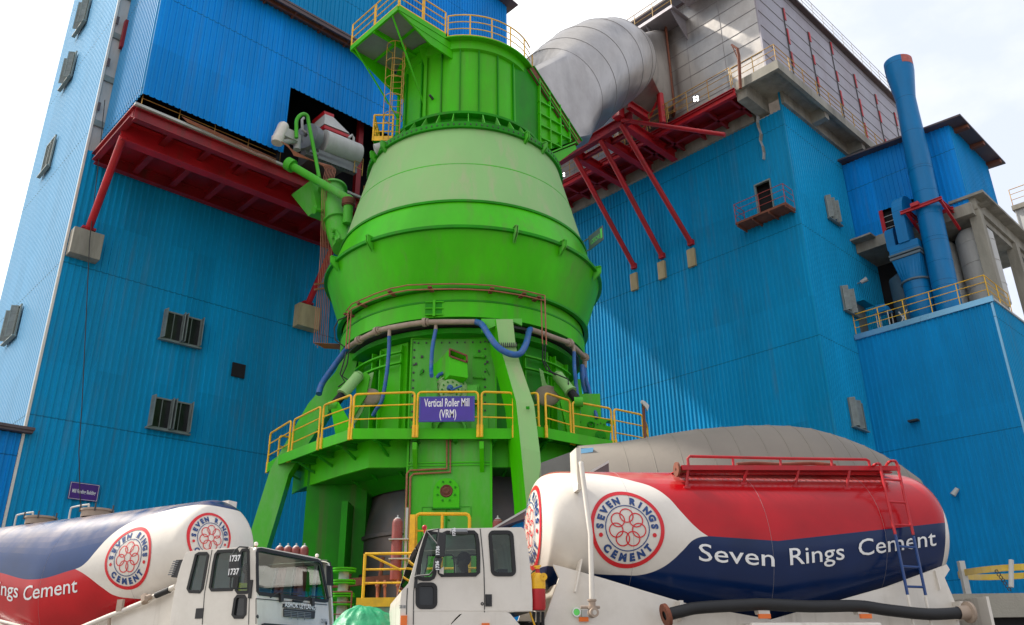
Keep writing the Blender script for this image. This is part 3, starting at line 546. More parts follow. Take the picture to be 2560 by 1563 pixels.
# balcony
mb = MB(); bz = 23.25; mb.st(36.0, S1 - 0.005, 17.25, 20.2, bz - 0.12, bz)
for t in (17.3, 18.25, 19.2, 20.1): mb.ibeam(W(36.0, t, bz - 0.19), W(S1, t, bz - 0.19), 0.08, 0.13)
mb.build('balcony', M['rust'], fl)
rail([W(S1, 17.27, bz), W(36.03, 17.27, bz), W(36.03, 20.17, bz), W(S1, 20.17, bz)], post=1.45, r=0.02, h=1.1).build('balcony_railing', M['redrail'] if 'redrail' in M else M['rust'], fl)
for (px, py) in ((1586, 705), (1655, 676), (1729, 645)):
    p = hS(px, py, S1 - 0.1); MB().cbox(p, V * 0.5, U * 0.18, Z * 1.1).build('concrete_pad', M['concy'], fl, bevel=0.02)
for (px, py, w, h, lv) in ((2068, 545, 1.35, 1.35, ((0.0, 65, 1), (0.33, 65, 1), (0.66, 65, 1))), (2108, 775, 1.5, 1.35, ((0.05, 60, 1), (0.5, 60, 1))), (2128, 1066, 1.45, 1.4, ((0.0, 60, 1), (0.45, 30, 1)))):
    p = hT(px, py, T2 - 0.04); window(fl, p, U, -V, w, h, leaves=lv, mull=(0.25, 0.6))
for (px, py, f) in ((2153, 835, 1),):
    p = hT(px, py, T2 - 0.04); MB().obox(p, U * 0.95, -V * 0.04, Z * 1.75).build('door', M['lgrey2'], fl)
    MB().obox(p + Z * 1.77 - U * 0.1, U * 1.2, -V * 0.5, Z * 0.06).build('door_hood', M['blue'], fl)
# rusty torn flashing hanging below the gallery
p = hS(1888, 262, S1 - 0.1); q = hS(1912, 398, S1 - 0.1)
mb = MB(); n = 9; pts = [p.lerp(q, i / n) + V * 0.06 * math.sin(i * 2.3) for i in range(n + 1)]
for i in range(n): mb.beam(pts[i], pts[i + 1], 0.30 - 0.012 * i, 0.05 + 0.02 * (i % 2), i % 2)
mb.build('torn_flashing', [M['lgrey'], M['conc']], fl)

# concrete gallery around the silver bag filter
ZG = 30.5
gl = MB()
gl.st(34.85, S1 + 22, 16.0, T2 + 0.1, ZG, ZG + 0.12); gl.st(34.85, S1 + 0.5, T2 + 0.1, 18.5, ZG, ZG + 0.12)
gl.st(34.7, S1 + 22, 15.85, 16.05, ZG - 0.35, ZG + 0.2); gl.st(34.7, 34.9, 16.05, 18.5, ZG - 0.35, ZG + 0.2)
gl.st(34.9, S1 + 0.2, 17.9, 18.5, ZG - 0.9, ZG - 0.003)
for s in (40.0, 44.5, 49): gl.st(s, s + 0.45, 16.05, T2 + 0.1, ZG - 0.7, ZG - 0.003)
gl.st(37.0, S1 + 22, 16.9, 17.2, ZG - 0.75, ZG - 0.005)
gl.build('concrete_gallery', M['conc'], fl)

# ---- silver bag filter
SS = 36.6; TS = 17.4; ZB = 30.62; ZT = 39.9
bf = thing('bag_filter', 'large silver clad bag filter box on top of the blue building with the balcony', 'filter', W(SS + 8, TS + 8, ZB))
mb = MB(); mb.st(SS, SS + 21, TS, TS + 18, ZB, ZT); mb.build('casing', [M['silver']], bf)
mb = MB(); mb.st(SS + 0.02, SS + 21.01, TS - 0.02, TS - 0.004, ZB, ZT - 0.02); mb.build('side_cladding', M['silver2'], bf)
mb = MB()   # raised lap seams of the cladding sheets
for k in range(9): mb.obox(W(SS - 0.02, TS + 0.05, ZB + 0.6 + k * 1.05), V * 17.8, U * 0.018, Z * 0.025)
for k in range(9): mb.obox(W(SS + 0.1, TS - 0.045, ZB + 0.4 + k * 1.05), U * 20.7, V * 0.022, Z * 0.022)
for k in range(7): mb.obox(W(SS - 0.018, TS + 2.4 + 2.4 * k, ZB + 0.05), V * 0.02, U * 0.014, Z * (ZT - ZB - 0.1))
mb.build('seam_strips', M['seamg'], bf)
for i, (s, z0, z1) in enumerate(((39.9, 32.3, 38.5), (43.0, 33.2, 38.5), (46.2, 32.4, 39.6), (49.2, 32.6, 38.6), (52.4, 33.4, 38.6), (55.5, 34.0, 38.6))):
    mb = MB(); mb.obox(W(s - 0.04, TS - 0.06, 31.0), U * 0.09, V * 0.035, Z * (z1 - 31.0), 1)
    zz = z1
    for k in range(3):
        L = random.uniform(0.7, 1.4); mb.obox(W(s + 0.04, TS - 0.10, zz - L), U * 0.16, V * 0.05, Z * L, 0); zz -= L + random.uniform(0.5, 1.6)
    mb.build('stiffener', [M['redb'], M['bolt']], bf)
MB().obox(W(SS - 0.03, TS - 0.03, ZB), U * 0.1, V * 0.1, Z * (ZT - ZB)).build('corner_trim', M['silver2'], bf)
mb = MB(); mb.st(SS - 0.1, SS + 21.3, TS - 0.35, TS + 18, ZT + 0.0, ZT + 0.14); mb.build('roof', M['roof'], bf)
rail([W(SS + 0.2, TS - 0.3, ZT + 0.14), W(SS + 21, TS - 0.3, ZT + 0.14)], post=1.35, r=0.022, h=1.1).build('roof_railing', M['lgrey'], bf)
rail([W(34.8, 18.6, ZG + 0.2), W(34.8, 15.95, ZG + 0.2), W(58.5, 15.95, ZG + 0.2)], post=1.5, r=0.025, h=1.1).build('gallery_railing', M['yelold'], bf)
rail([W(34.62, 18.6, ZG - 0.1), W(34.62, 24.3, ZG - 0.1)], post=1.4, r=0.025, h=1.35).build('gallery_railing', M['yelold'], bf)
rail([W(34.62, 24.5, ZG - 0.1), W(34.62, 33.5, ZG - 0.1)], post=1.4, r=0.022, h=1.25).build('gallery_railing', M['yelold'], bf)
# upper walkway on its left face
a = hS(1540, 62, 35.0); b = hS(1708, 12, 35.0); ta, tb_ = stz(a)[1], stz(b)[1]; zu = (a.z + b.z) / 2
zu = 38.6
mb = MB(); mb.st(34.9, SS - 0.005, 21.9, 36, zu, zu + 0.1)
for k in range(8): mb.prism([W(35.0, 22.1 + 1.9 * k, zu - 0.003), W(SS, 22.1 + 1.9 * k, zu - 0.003), W(SS, 22.1 + 1.9 * k, zu - 1.5)], V * 0.06)
mb.st(34.9, 35.05, 21.9, 36, zu - 0.12, zu - 0.004); mb.build('upper_walkway', M['silver2'], bf)
rail([W(34.95, 21.95, zu + 0.1), W(34.95, 36, zu + 0.1)], post=1.4, r=0.025, h=1.1).build('walkway_railing', M['yelold'], bf)
rail([W(34.95, 18.9, zu + 1.1), W(34.95, 21.7, zu + 1.1)], post=1.4, r=0.025, h=1.1).build('walkway_railing', M['yelold'], bf)
mb = MB(); mb.st(34.9, SS, 18.5, 21.8, zu + 0.9, zu + 1.0); mb.build('upper_step', M['silver2'], bf)
mb = MB(); mb.prism([W(SS - 0.9, 19, ZT + 0.3), W(SS - 0.9, 36, ZT + 0.3), W(SS + 3, 36, ZT + 2.2), W(SS + 3, 19, ZT + 2.2)], Z * 0.12); mb.build('sloping_roof', M['roof'], bf)

# red steel platform carrying the duct
rp = thing('duct_support', 'red steel platform with three long slanting props under the silver duct', 'steel frame', W(34, 25, 20))
mb = MB(); zr = 30.1
mb.st(34.5, S1 - 0.2, 18.5, 36.2, zr - 0.03, zr + 0.03)
mb.ibeam(W(34.6, 18.4, zr - 0.1), W(34.6, 36.2, zr - 0.1), 0.22, 0.5, 1); mb.ibeam(W(35.8, 18.5, zr - 0.22), W(35.8, 36.2, zr - 0.22), 0.2, 0.36)
for t in [18.8 + 1.5 * k for k in range(12)]: mb.ibeam(W(34.6, t, zr - 0.22), W(36.8, t, zr - 0.22), 0.16, 0.36)
mb.build('deck', [M['red'], M['redb']], rp)
mb = MB(); pe = [W(31.75, 24.0, 29.7), W(32.0, 25.75, 29.7), W(32.25, 27.95, 29.7)]
for p in pe: q = stz(p); mb.ibeam(p, W(S1 - 0.25, q[1] - (0.0), 29.62), 0.4, 0.62, 1)
mb.ibeam(W(31.9, 23.3, 29.72), W(32.05, 29.2, 29.72), 0.35, 0.6, 0); mb.ibeam(W(31.7, 23.4, 30.5), W(33.5, 23.4, 30.5), 0.3, 0.5, 1)
mb.ibeam(W(33.0, 24.2, 29.75), W(33.0, 27.9, 29.75), 0.2, 0.3, 0)
mb.obox(W(31.3, 23.75, 29.8), U * 0.5, V * 0.5, Z * 1.2, 1)
a = W(31.75, 23.9, 31.0); mb.beam(a, a + Z * 0.9 - U * 0.6 + V * 0.1, 0.9, 0.12, 1)
mb.build('outrigger', [M['red'], M['redb']], rp)
for (px, py), p in zip(((1727, 607), (1655, 640), (1585, 666)), pe):
    b = hS(px, py, S1 - 0.12); mb = MB(); mb.tube([b, p - Z * 0.25], 0.15, 14); mb.cbox(b, V * 0.35, U * 0.2, Z * 0.3); mb.build('prop', M['redb'], rp)
MB().tube([W(31.7, 23.9, 29.7), hT(1812, 337, 18.8)], 0.12, 10).build('tie', M['redb'], rp)
p = W(34.0, 22.6, 30.0); q = hS(1650, 240, 34.0); mb = MB(); mb.tube([Vector((q.x, q.y, 30.0)), q + Z * 0.1], 0.2, 12); mb.tube([q, Vector((q.x, q.y, 30.0)) + V * 1.6], 0.08, 8); mb.build('post', M['redb'], rp)
rail([W(33.9, 27.5, 30.0), W(33.9, 21.0, 30.0)], post=1.3, r=0.022, h=1.1).build('railing', M['yelold'], rp)

# ================================================================ WING WITH CHIMNEY (far right)
wg = thing('wing_building', 'blue two-level wing whose roof terrace carries the chimney and a concrete canopy', 'building', W(45, 14, 0))
SW, SU, TW, TU = 40.95, 43.6, 10.5, 11.05; ZW = 17.05; ZSL = 23.4
mb = MB(); corr(mb, W(SW, TW, 0), V, T2 - TW, 0, ZW, -U); mb.build('lower_wall', M['bluew'], wg)
mb = MB(); corr(mb, W(SW, TW, 0), U, 16, 0, ZW, -V); mb.build('lower_side_wall', M['blue'], wg)
mb = MB(); mb.st(SW - 0.1, SW + 16, TW - 0.1, T2 - 0.05, ZW, ZW + 0.1); mb.build('terrace_deck', M['lgrey'], wg)
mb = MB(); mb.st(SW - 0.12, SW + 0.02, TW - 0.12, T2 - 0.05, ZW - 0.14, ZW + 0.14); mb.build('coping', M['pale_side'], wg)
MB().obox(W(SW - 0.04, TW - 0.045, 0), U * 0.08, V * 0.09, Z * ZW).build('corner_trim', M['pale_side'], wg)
mb = MB(); oh = (13.5 - TU, 15.55 - TU, ZSL - 1, 24.35 + 0.55)
corr(mb, W(SU, TU, 0), V, T2 - TU, ZSL, 28.65, -U, holes=[oh]); mb.build('upper_wall', M['blue2'], wg)
mb = MB(); corr(mb, W(SU, TU, 0), U, 5.7, ZSL, 28.4, -V); mb.build('upper_side_wall', M['bluew'], wg)
mb = MB(); mb.st(SU + 0.3, SU + 0.4, TU + 0.2, T2, ZSL, 28.4); mb.st(SU + 2.2, SU + 2.3, TU + 0.6, T2 - 0.03, ZW + 0.1, ZSL); mb.build('inner_lining', M['dark'], wg)
mb = MB()
for k in (1, 2, 3): mb.tube([W(SU - 0.02, 13.5, ZSL + 0.35 * k), W(SU - 0.02, 15.5, ZSL + 0.35 * k)], 0.02, 6, 1)
mb.st(SU - 0.08, SU + 0.02, 15.35, 15.55, ZSL, 24.9); mb.build('opening_guard', [M['redb'], M['lgrey']], wg)
mb = MB(); mb.prism([W(SU - 0.55, TU - 0.8, 28.3), W(SU - 0.55, T2 + 0.1, 28.75), W(SU + 6.3, T2 + 0.1, 28.75), W(SU + 6.3, TU - 0.8, 28.3)], Z * 0.1)
for s in (SU + 0.5, SU + 2.8, SU + 5.4): mb.prism([W(s, TU - 0.75, 28.1), W(s, T2, 28.55), W(s + 0.3, T2, 28.55), W(s + 0.3, TU - 0.75, 28.1)], Z * 0.19, 1)
mb.build('roof', [M['roof'], M['rust']], wg)
mb = MB(); mb.st(SU - 0.3, SU + 8, 10.9, T2 - 0.02, ZSL - 0.65, ZSL - 0.005); mb.prism([W(SU - 0.3, 15.9, ZSL - 0.1), W(SU - 0.3, T2 - 0.03, ZSL - 0.1), W(SU - 0.95, T2 - 0.03, ZSL - 0.1), W(SU - 0.95, 15.9, ZSL - 0.1)], Z * 0.1)
mb.build('concrete_beam', M['conc'], wg)
MB().st(SU + 0.2, SU + 0.9, 10.3, 11.2, ZSL, ZSL + 0.003).build('canopy_seat', M['conc'], wg)
mb = MB(); mb.st(SU - 0.15, SU + 12, 10.25, 11.95, 23.75, 23.9); mb.st(SU + 0.1, SU + 12, 10.75, 11.1, 23.1, 23.745)
mb.build('concrete_canopy', M['conc'], wg)
for s, t in ((SU + 0.15, 10.7), (SU + 5.6, 10.7)):
    MB().st(s, s + 0.55, t, t + 0.55, ZW + 0.1, 23.1).build('concrete_column', M['conc'], wg, bevel=0.02)
rail([W(SW + 0.05, T2 - 0.1, ZW + 0.14), W(SW + 0.05, TW + 0.05, ZW + 0.14), W(SW + 3.2, TW + 0.05, ZW + 0.14)], post=1.3, r=0.025, h=1.15).build('terrace_railing', M['yel'], wg)

SC = 42.2
ch = thing('chimney', 'tall blue steel chimney flaring at the top with a red braced collar', 'chimney', W(SC, 12.75, ZW))
def atS(px, py, s): return hS(px, py, s)
base = W(SC, 12.72, ZW + 0.1); top = Vector((base.x, base.y, 32.6)); lean = (atS(2250, 172, SC) - top); top = top + Vector((lean.x, lean.y, 0)) * 0.9
ax = (top - base).normalized(); H = (top - base).length
rr = 0.60; prof = [(rr + 0.02, 0), (rr, 0.3), (rr, H * 0.60), (rr * 0.88, H * 0.78), (rr * 0.86, H * 0.84), (rr * 1.22, H * 0.95), (rr * 1.22, H)]
mb = MB(); mb.lathe(base, prof, 40, ax=ax); mb.lathe(base, [(rr * 1.22, H), (rr * 1.12, H), (rr * 1.12, H - 1.0)], 40, m=1, ax=ax)
for k in range(9): mb.lathe(base + ax * (1.6 + 1.35 * k), [(rr + 0.0, 0), (rr + 0.012, 0.01), (rr + 0.012, 0.03), (rr, 0.04)], 40, ax=ax) if 1.6 + 1.35 * k < H * 0.6 else None
mb.build('stack', [M['bluep'], M['dark']], ch)
mb = MB(); mb.lathe(base, [(rr * 1.225, H - 0.55), (rr * 1.235, H - 0.5), (rr * 1.235, H - 0.02), (rr * 1.225, H + 0.01)], 40, ax=ax); mb.build('rim_band', M['bluep'], ch)
mb = MB(); mb.lathe(base, [(rr * 1.24, H - 0.5), (rr * 1.25, H - 0.5), (rr * 1.25, H - 0.02), (rr * 1.24, H)], 8, ax=ax, a0=R(258), a1=R(318)); mb.build('rust_patch', M['faderust'], ch)
zc = 23.2; c = base + ax * (zc - base.z)
mb = MB()
for sg in (-1, 1): mb.ibeam(c + U * 0.75 * sg - V * 0.95, c + U * 0.75 * sg + V * 1.15, 0.12, 0.18)
for sg in (-1, 1): mb.ibeam(c - U * 0.8 + V * 0.8 * sg, c + U * 1.3 + V * 0.8 * sg, 0.12, 0.18); mb.beam(c - U * 0.7 + V * 0.85 * sg - Z * 0.08, c + U * 1.3 + V * 0.85 * sg - Z * 1.0, 0.12, 0.12)
mb.cbox(c - U * 0.75 + V * 0.35 + Z * 0.16, U * 0.3, V * 0.4, Z * 0.2); mb.build('collar', M['redb'], ch)

df = thing('dust_collector', 'blue dust collector with curved discharge duct standing on the terrace', 'dust collector', W(42.3, 14.0, ZW))
c = W(42.3, 14.0, 0)
mb = MB(); mb.lathe(c, [(0.62, 17.55), (0.66, 18.6), (0.66, 19.55)], 32); mb.lathe(c, [(0.35, 17.15), (0.62, 17.55)], 32); mb.build('lower_drum', M['bluep'], df)
mb = MB(); mb.lathe(c, [(0.66, 19.5), (0.74, 19.52), (0.74, 19.6), (0.66, 19.62)], 32)
for k in range(28): an = k * math.pi / 14; mb.sphere(c + Vector((math.cos(an) * .70, math.sin(an) * .70, 19.56)), 0.03, 3, 1)
mb.build('flange', [M['greyb'] if 'greyb' in M else M['bluep'], M['bolt']], df)
n = 32; circ = [c + Vector((math.cos(a) * 0.66, math.sin(a) * 0.66, 19.6)) for a in [R(-135) - AZ + 2 * math.pi * k / n for k in range(n)]]
sq = []
for k in range(n):
    a = (k / n) * 4; e = int(a); f = a - e; cs = [(-1, -1), (1, -1), (1, 1), (-1, 1)]; p0, p1 = cs[e], cs[(e + 1) % 4]; x = p0[0] + (p1[0] - p0[0]) * f; y = p0[1] + (p1[1] - p0[1]) * f
    sq.append(c + U * x * 0.72 + V * y * 0.72 + Z * 20.8)
best = min(range(n), key=lambda q: sum((sq[(k + q) % n].xy - circ[k].xy).length for k in range(n))); sq = [sq[(k + best) % n] for k in range(n)]
MB().loft([circ, sq], smooth=False).build('hopper', M['bluep'], df)
mb = MB(); mb.cbox(c + Z * 20.88, U * 1.56, V * 1.56, Z * 0.14, 0); mb.cbox(c + Z * 21.06, U * 1.6, V * 1.6, Z * 0.1, 0); mb.build('gasket', M['greyb'] if 'greyb' in M else M['grey'], df)
mb = MB(); mb.cbox(c + Z * 21.36, U * 1.45, V * 1.5, Z * 0.5); mb.build('header', M['bluep'], df)
def bent(c0, w, t0, h, rad, mb):
    pts = []
    prof = [(0, 0), (0, h)] + [(rad - rad * math.cos(R(a)), h + rad * math.sin(R(a))) for a in range(15, 181, 15)] + [(2 * rad, h - 0.2)]
    secs = []
    for i, (x, z) in enumerate(prof):
        d = Vector((prof[min(i + 1, len(prof) - 1)][0] - prof[max(i - 1, 0)][0], prof[min(i + 1, len(prof) - 1)][1] - prof[max(i - 1, 0)][1], 0)).normalized(); nx, nz = -d.y, d.x
        p = c0 + U * x + Z * z; o1 = (U * nx + Z * nz) * t0 / 2
        secs.append([p + o1 - V * w / 2, p + o1 + V * w / 2, p - o1 + V * w / 2, p - o1 - V * w / 2])
    mb.loft(secs, smooth=False); return mb
bent(c - U * 0.35 - V * 0.1 + Z * 21.6, 0.55, 0.9, 1.75, 0.85, MB()).build('discharge_duct', M['bluep'], df)
bent(c - U * 0.35 + V * 0.65 + Z * 21.5, 0.45, 0.4, 0.9, 0.3, MB()).build('side_duct', M['bluep'], df)
mb = MB(); mb.lathe(W(43.3, 14.9, 0), [(0.7, 17.6), (0.75, 18), (0.75, 20.4), (0.2, 20.8)], 28); mb.build('rear_drum', M['bluedull'] if 'bluedull' in M else M['grey'], df)
mb = MB()
for k in range(4): an = R(45 + 90 * k); mb.tube([c + Vector((math.cos(an) * .5, math.sin(an) * .5, 17.6)), c + Vector((math.cos(an) * .75, math.sin(an) * .75, 17.1))], 0.05, 6)
mb.tube([c - U * 0.9 + V * 0.9 + Z * 17.2, c - U * 0.7 + V * 0.5 + Z * 18.0], 0.04, 6); mb.tube([c - U * 0.9 + V * 0.5 + Z * 17.2, c - U * 0.7 + V * 0.9 + Z * 18.0], 0.04, 6)
mb.build('leg_frame', M['lgrey'], df)

for (px, py, lb) in ((2363, 700, 'white cylindrical silo standing behind the blue chimney on the terrace'), (2462, 700, 'white cylindrical silo standing right of the concrete column on the terrace')):
    s = 45.3 if px < 2400 else 45.0; q = hS(px, py, s); c = Vector((q.x, q.y, 0)); rr = 0.95 if px < 2400 else 0.9
    t = thing('silo', lb, 'silo', c + Z * ZW, 'silos under the concrete canopy')
    mb = MB(); mb.lathe(c, [(0.3, 17.5), (rr, 18.2), (rr, 22.2), (rr * 0.8, 22.5), (0.01, 22.55)], 36)
    for z in (19.2, 20.5, 21.7): mb.lathe(c, [(rr, z), (rr + 0.02, z + 0.01), (rr + 0.02, z + 0.05), (rr, z + 0.06)], 36)
    mb.build('shell', M['lgrey'], t)
    mb = MB()
    for k in range(4): an = R(45 + 90 * k); mb.tube([c + Vector((math.cos(an) * rr * .8, math.sin(an) * rr * .8, 18.3)), c + Vector((math.cos(an) * rr * .8, math.sin(an) * rr * .8, 17.1))], 0.06, 6)
    mb.build('leg_frame', M['frame'], t)
# panel cabinet and blue hood on the terrace
p = hS(2352, 745, 41.7)
t = thing('control_cabinet', 'tall pale cabinet with hazard stickers between the dust collector and the chimney', 'cabinet', W(43.2, 13.4, ZW)); mb = MB(); mb.st(43.0, 43.4, 13.25, 13.75, ZW + 0.12, 21.9); mb.build('panel', M['lgrey'], t); mb = MB(); mb.st(42.98, 42.997, 13.27, 13.73, 19.6, 19.62); mb.st(42.97, 42.997, 13.27, 13.73, 18.3, 18.32); mb.st(42.98, 42.997, 13.48, 13.5, 17.3, 21.8); mb.build('joint_strips', M['bolt'], t)
p = hS(2206, 770, 41.5); q = stz(p)
t = thing('motor_hood', 'small blue sheet hood on posts at the left end of the terrace', 'hood', W(q[0], q[1], ZW)); mb = MB()
pp = W(q[0], q[1], 0); mb.loft([[pp + U * a * .32 + V * b * .38 + Z * 18.15 for a, b in ((-1, -1), (1, -1), (1, 1), (-1, 1))], [pp + U * a * .28 + V * b * .2 + Z * 18.55 for a, b in ((-1, -1), (1, -1), (1, 1), (-1, 1))]], smooth=False); mb.build('hood', M['bluep'], t)
mb = MB(); [mb.tube([pp + U * a * .25 + V * b * .3 + Z * (ZW + 0.1), pp + U * a * .25 + V * b * .3 + Z * 18.15], 0.03, 6) for a, b in ((-1, -1), (1, -1), (1, 1), (-1, 1))]; mb.build('post_frame', M['lgrey'], t)

# grey building far right behind
t = thing('grey_building', 'pale grey corrugated building with roof railings behind the concrete canopy', 'building', W(62, 10, 0))
tt = 12.0; p = hT(2505, 545, tt); q = stz(hS(2500, 540, 62)); 
mb = MB(); corr(mb, W(62, -6, 0), V, 19, 0, q[2], -U, pitch=0.5, dep=0.06); mb.st(62.1, 70, -6, 13, 0, q[2] - 0.05); mb.build('wall', M['lgrey'], t)
mb = MB(); mb.st(61.8, 70, -6, 13.1, q[2], q[2] + 0.35); mb.build('roof', M['conc'], t)
rail([W(61.9, 13.0, q[2] + 0.35), W(61.9, -6, q[2] + 0.35)], post=2, r=0.03, h=1.3).build('railing', M['yelold'], t)
rail([W(61.7, 13.0, q[2] - 4), W(61.7, -6, q[2] - 4)], post=2, r=0.03, h=1.3).build('railing', M['yelold'], t)
MB().st(61.5, 61.95, -6, 13, q[2] - 4.2, q[2] - 4).build('walkway', M['rust'], t)
# grey sheet shed filling below it
# ================================================================ VERTICAL ROLLER MILL
AX = Vector((-1.73, 28.0, 0))
def hC(px, py, rad):      # ray against the upright cylinder of that radius about the mill axis
    q = ray(px, py); o = CAM - AX; a = q.x * q.x + q.y * q.y; b = 2 * (o.x * q.x + o.y * q.y); c = o.x * o.x + o.y * o.y - rad * rad
    D = b * b - 4 * a * c; k = (-b - math.sqrt(max(D, 0))) / (2 * a); return CAM + q * k
def pol(r, deg, z): a = R(deg); return AX + Vector((math.sin(a) * r, -math.cos(a) * r, z))     # 0 deg faces the camera, + to the right
ml = thing('roller_mill', 'huge green vertical roller mill tower with a pale dusty cone and splayed legs', 'mill', AX)
def lt_(name, prof, mat, n=96, **k): mb = MB(); mb.lathe(AX, prof, n, **k); return mb.build(name, mat, ml)
# --- outlet cylinder
cyl = lt_('outlet_cylinder', [(2.5, 19.3), (2.5, 23.2)], M['green'])
mb = MB()
for a in (-62, -38, -18, -2, 14, 31, 48, 66): p = pol(2.5, a, 19.3); mb.obox(pol(2.49, a - 0.5, 19.4), pol(1, a, 0) * 0 + (pol(2.58, a - .5, 0) - pol(2.49, a - .5, 0)), (pol(2.5, a + 0.5, 0) - pol(2.5, a - .5, 0)), Z * 3.7)
mb.build('stiffener_rib', M['greend'], cyl)
mb = MB(); mb.lathe(AX, [(2.5, 23.0), (2.62, 23.05), (2.62, 23.42), (2.5, 23.45)], 96); mb.build('top_rim', M['green'], cyl)
MB().lathe(AX, [(0.01, 23.4), (2.5, 23.4)], 48).build('top_plate', M['greend'], cyl)
# --- collar
col = lt_('collar', [(2.5, 20.05), (2.93, 19.92), (3.02, 19.90), (3.02, 19.80), (2.78, 19.74), (2.78, 19.5), (3.6, 18.93)], M['greend'])
mb = MB()
for k in range(36):
    a = k * 10 + 5; mb.prism([pol(3.0, a - .3, 19.8), pol(2.78, a - .3, 19.4), pol(3.5, a - .3, 18.95)], (pol(2.93, a + .3, 0) - pol(2.93, a - .3, 0)))
mb.build('gusset', M['greenm'], col)
mb = MB(); mb.lathe(AX, [(3.55, 18.92), (3.74, 18.92), (3.74, 18.70), (3.60, 18.70)], 120); fl_ = mb.build('upper_flange', M['greend'], ml)
mb = MB()
for k in range(120): a = 3 * k; mb.cbox(pol(3.745, a, 18.8), Vector((0.035, 0, 0)), Vector((0, 0.035, 0)), Z * 0.06)
mb.build('bolt_ring', M['bolt'], fl_)
# --- cones
lt_('dusty_cone', [(3.62, 18.72), (4.05, 17.0), (4.47, 15.3)], M['greenp'])
MB().lathe(AX, [(4.045, 17.02), (4.062, 16.99), (4.055, 16.96)], 120).build('weld_seam', M['greenm'], ml)
lt_('seam_ring', [(4.45, 15.34), (4.53, 15.34), (4.53, 15.26), (4.46, 15.26)], M['greend'], 120)
lt_('upper_cone', [(4.475, 15.28), (4.87, 14.12)], M['green'], 120)
lt_('equator_flange', [(4.86, 14.16), (4.99, 14.16), (4.99, 14.06), (4.86, 14.06)], M['greend'], 120)
lt_('lower_cone', [(4.88, 14.08), (4.62, 13.3), (4.28, 12.33)], M['green'], 120)
lt_('cone_foot_ring', [(4.26, 12.36), (4.42, 12.33), (4.42, 12.26), (4.27, 12.26)], M['greend'], 120)
lt_('separator_band', [(4.22, 12.27), (4.22, 11.92), (4.27, 11.90), (4.27, 11.36)], M['green'], 120)
MB().lathe(AX, [(4.275, 11.93), (4.285, 11.92), (4.285, 11.87), (4.27, 11.86)], 120).build('band_lip', M['greend'], ml)
lt_('band_underside', [(4.27, 11.36), (4.18, 11.33), (3.7, 11.40)], M['greend'], 96)
# lifting lugs on the flanges
for rad, z, angs, s in ((4.98, 14.1, (-57, -34, 22, 43, 70), 0.36), (3.74, 18.8, (38, 52, -48, -60), 0.34)):
    for a in angs:
        mb = MB(); w = pol(1, a + 90, 0) - AX; e = pol(1, a, 0) - AX
        for sg in (-.6, .6): mb.prism([pol(rad - 0.12, a, z + 0.16) + w * 0.05 * sg, pol(rad + 0.16, a, z + 0.14) + w * 0.05 * sg, pol(rad + 0.14, a, z - 0.1) + w * 0.05 * sg, pol(rad - 0.14, a, z - s) + w * 0.05 * sg], w * 0.025)
        mb.cbox(pol(rad + 0.05, a, z + 0.13), w * 0.14, e * 0.2, Z * 0.03); mb.build('lifting_lug', M['greenm'], ml)
# inspection window recess on the band
p = hC(1064, 757, 4.3); q = hC(1108, 788, 4.3)
mb = MB(); w = q.x - p.x; h = 0.46; o = Vector((p.x, p.y - 0.05, 11.42))
mb.obox(o, Vector((w, 0, 0)), Vector((0, 0.02, 0)), Z * h, 1)
for k in range(3): mb.obox(o + Vector((0, -0.05, k * h / 2.2)), Vector((w, 0, 0)), Vector((0, 0.05, 0)), Z * 0.03)
mb.obox(o + Vector((w * 0.42, -0.08, -0.05)), Vector((w * 0.14, 0, 0)), Vector((0, 0.08, 0)), Z * (h + 0.08)); mb.build('recessed_panel', [M['green'], M['greend']], ml)
# --- housing between band and platform
ZD = 7.57
hs = lt_('housing', [(3.55, 11.4), (3.55, 11.1), (3.4, 11.0), (3.4, 7.0)], M['greend'], 72)
mb = MB(); mb.lathe(AX, [(3.9, 11.15), (3.95, 11.1), (3.95, 10.95), (3.5, 10.9)], 90); mb.lathe(AX, [(4.0, 11.32), (4.05, 11.3), (4.05, 11.22), (3.6, 11.2)], 90, m=1); mb.build('sealing_ring', [M['greend'], M['bolt']], hs)
# faceted side panels
mb = MB()
for (a, wd, z0, z1, m) in ((-33, 1.1, 8, 10.9, 0), (-52, 0.9, 8, 10.6, 1), (41, 1.3, 8, 10.9, 1), (62, 1.2, 8, 10.8, 0)):
    w = pol(1, a + 90, 0) - AX; e = pol(1, a, 0) - AX; mb.obox(pol(3.3, a, z0) - w * wd / 2, w * wd, e * 0.35, Z * (z1 - z0), m)
mb.build('side_panel', [M['green'], M['greend']], hs)
mb = MB()
for a in (-60, -46, -40, -27, 34, 48, 55, 69):
    w = pol(1, a + 90, 0) - AX; e = pol(1, a, 0) - AX; mb.obox(pol(3.4, a, 8.0) - w * 0.02, w * 0.04, e * 0.42, Z * 2.8)
for (a0, a1, z) in ((-62, -26, 10.55), (33, 70, 10.45), (-62, -26, 10.2), (33, 70, 10.05)):
    for k in range(6): a = a0 + (a1 - a0) * k / 6; b = a0 + (a1 - a0) * (k + 1) / 6; mb.beam(pol(3.85, a, z), pol(3.85, b, z), 0.12, 0.05)
mb.build('reinforcing_rib', M['green'], hs)
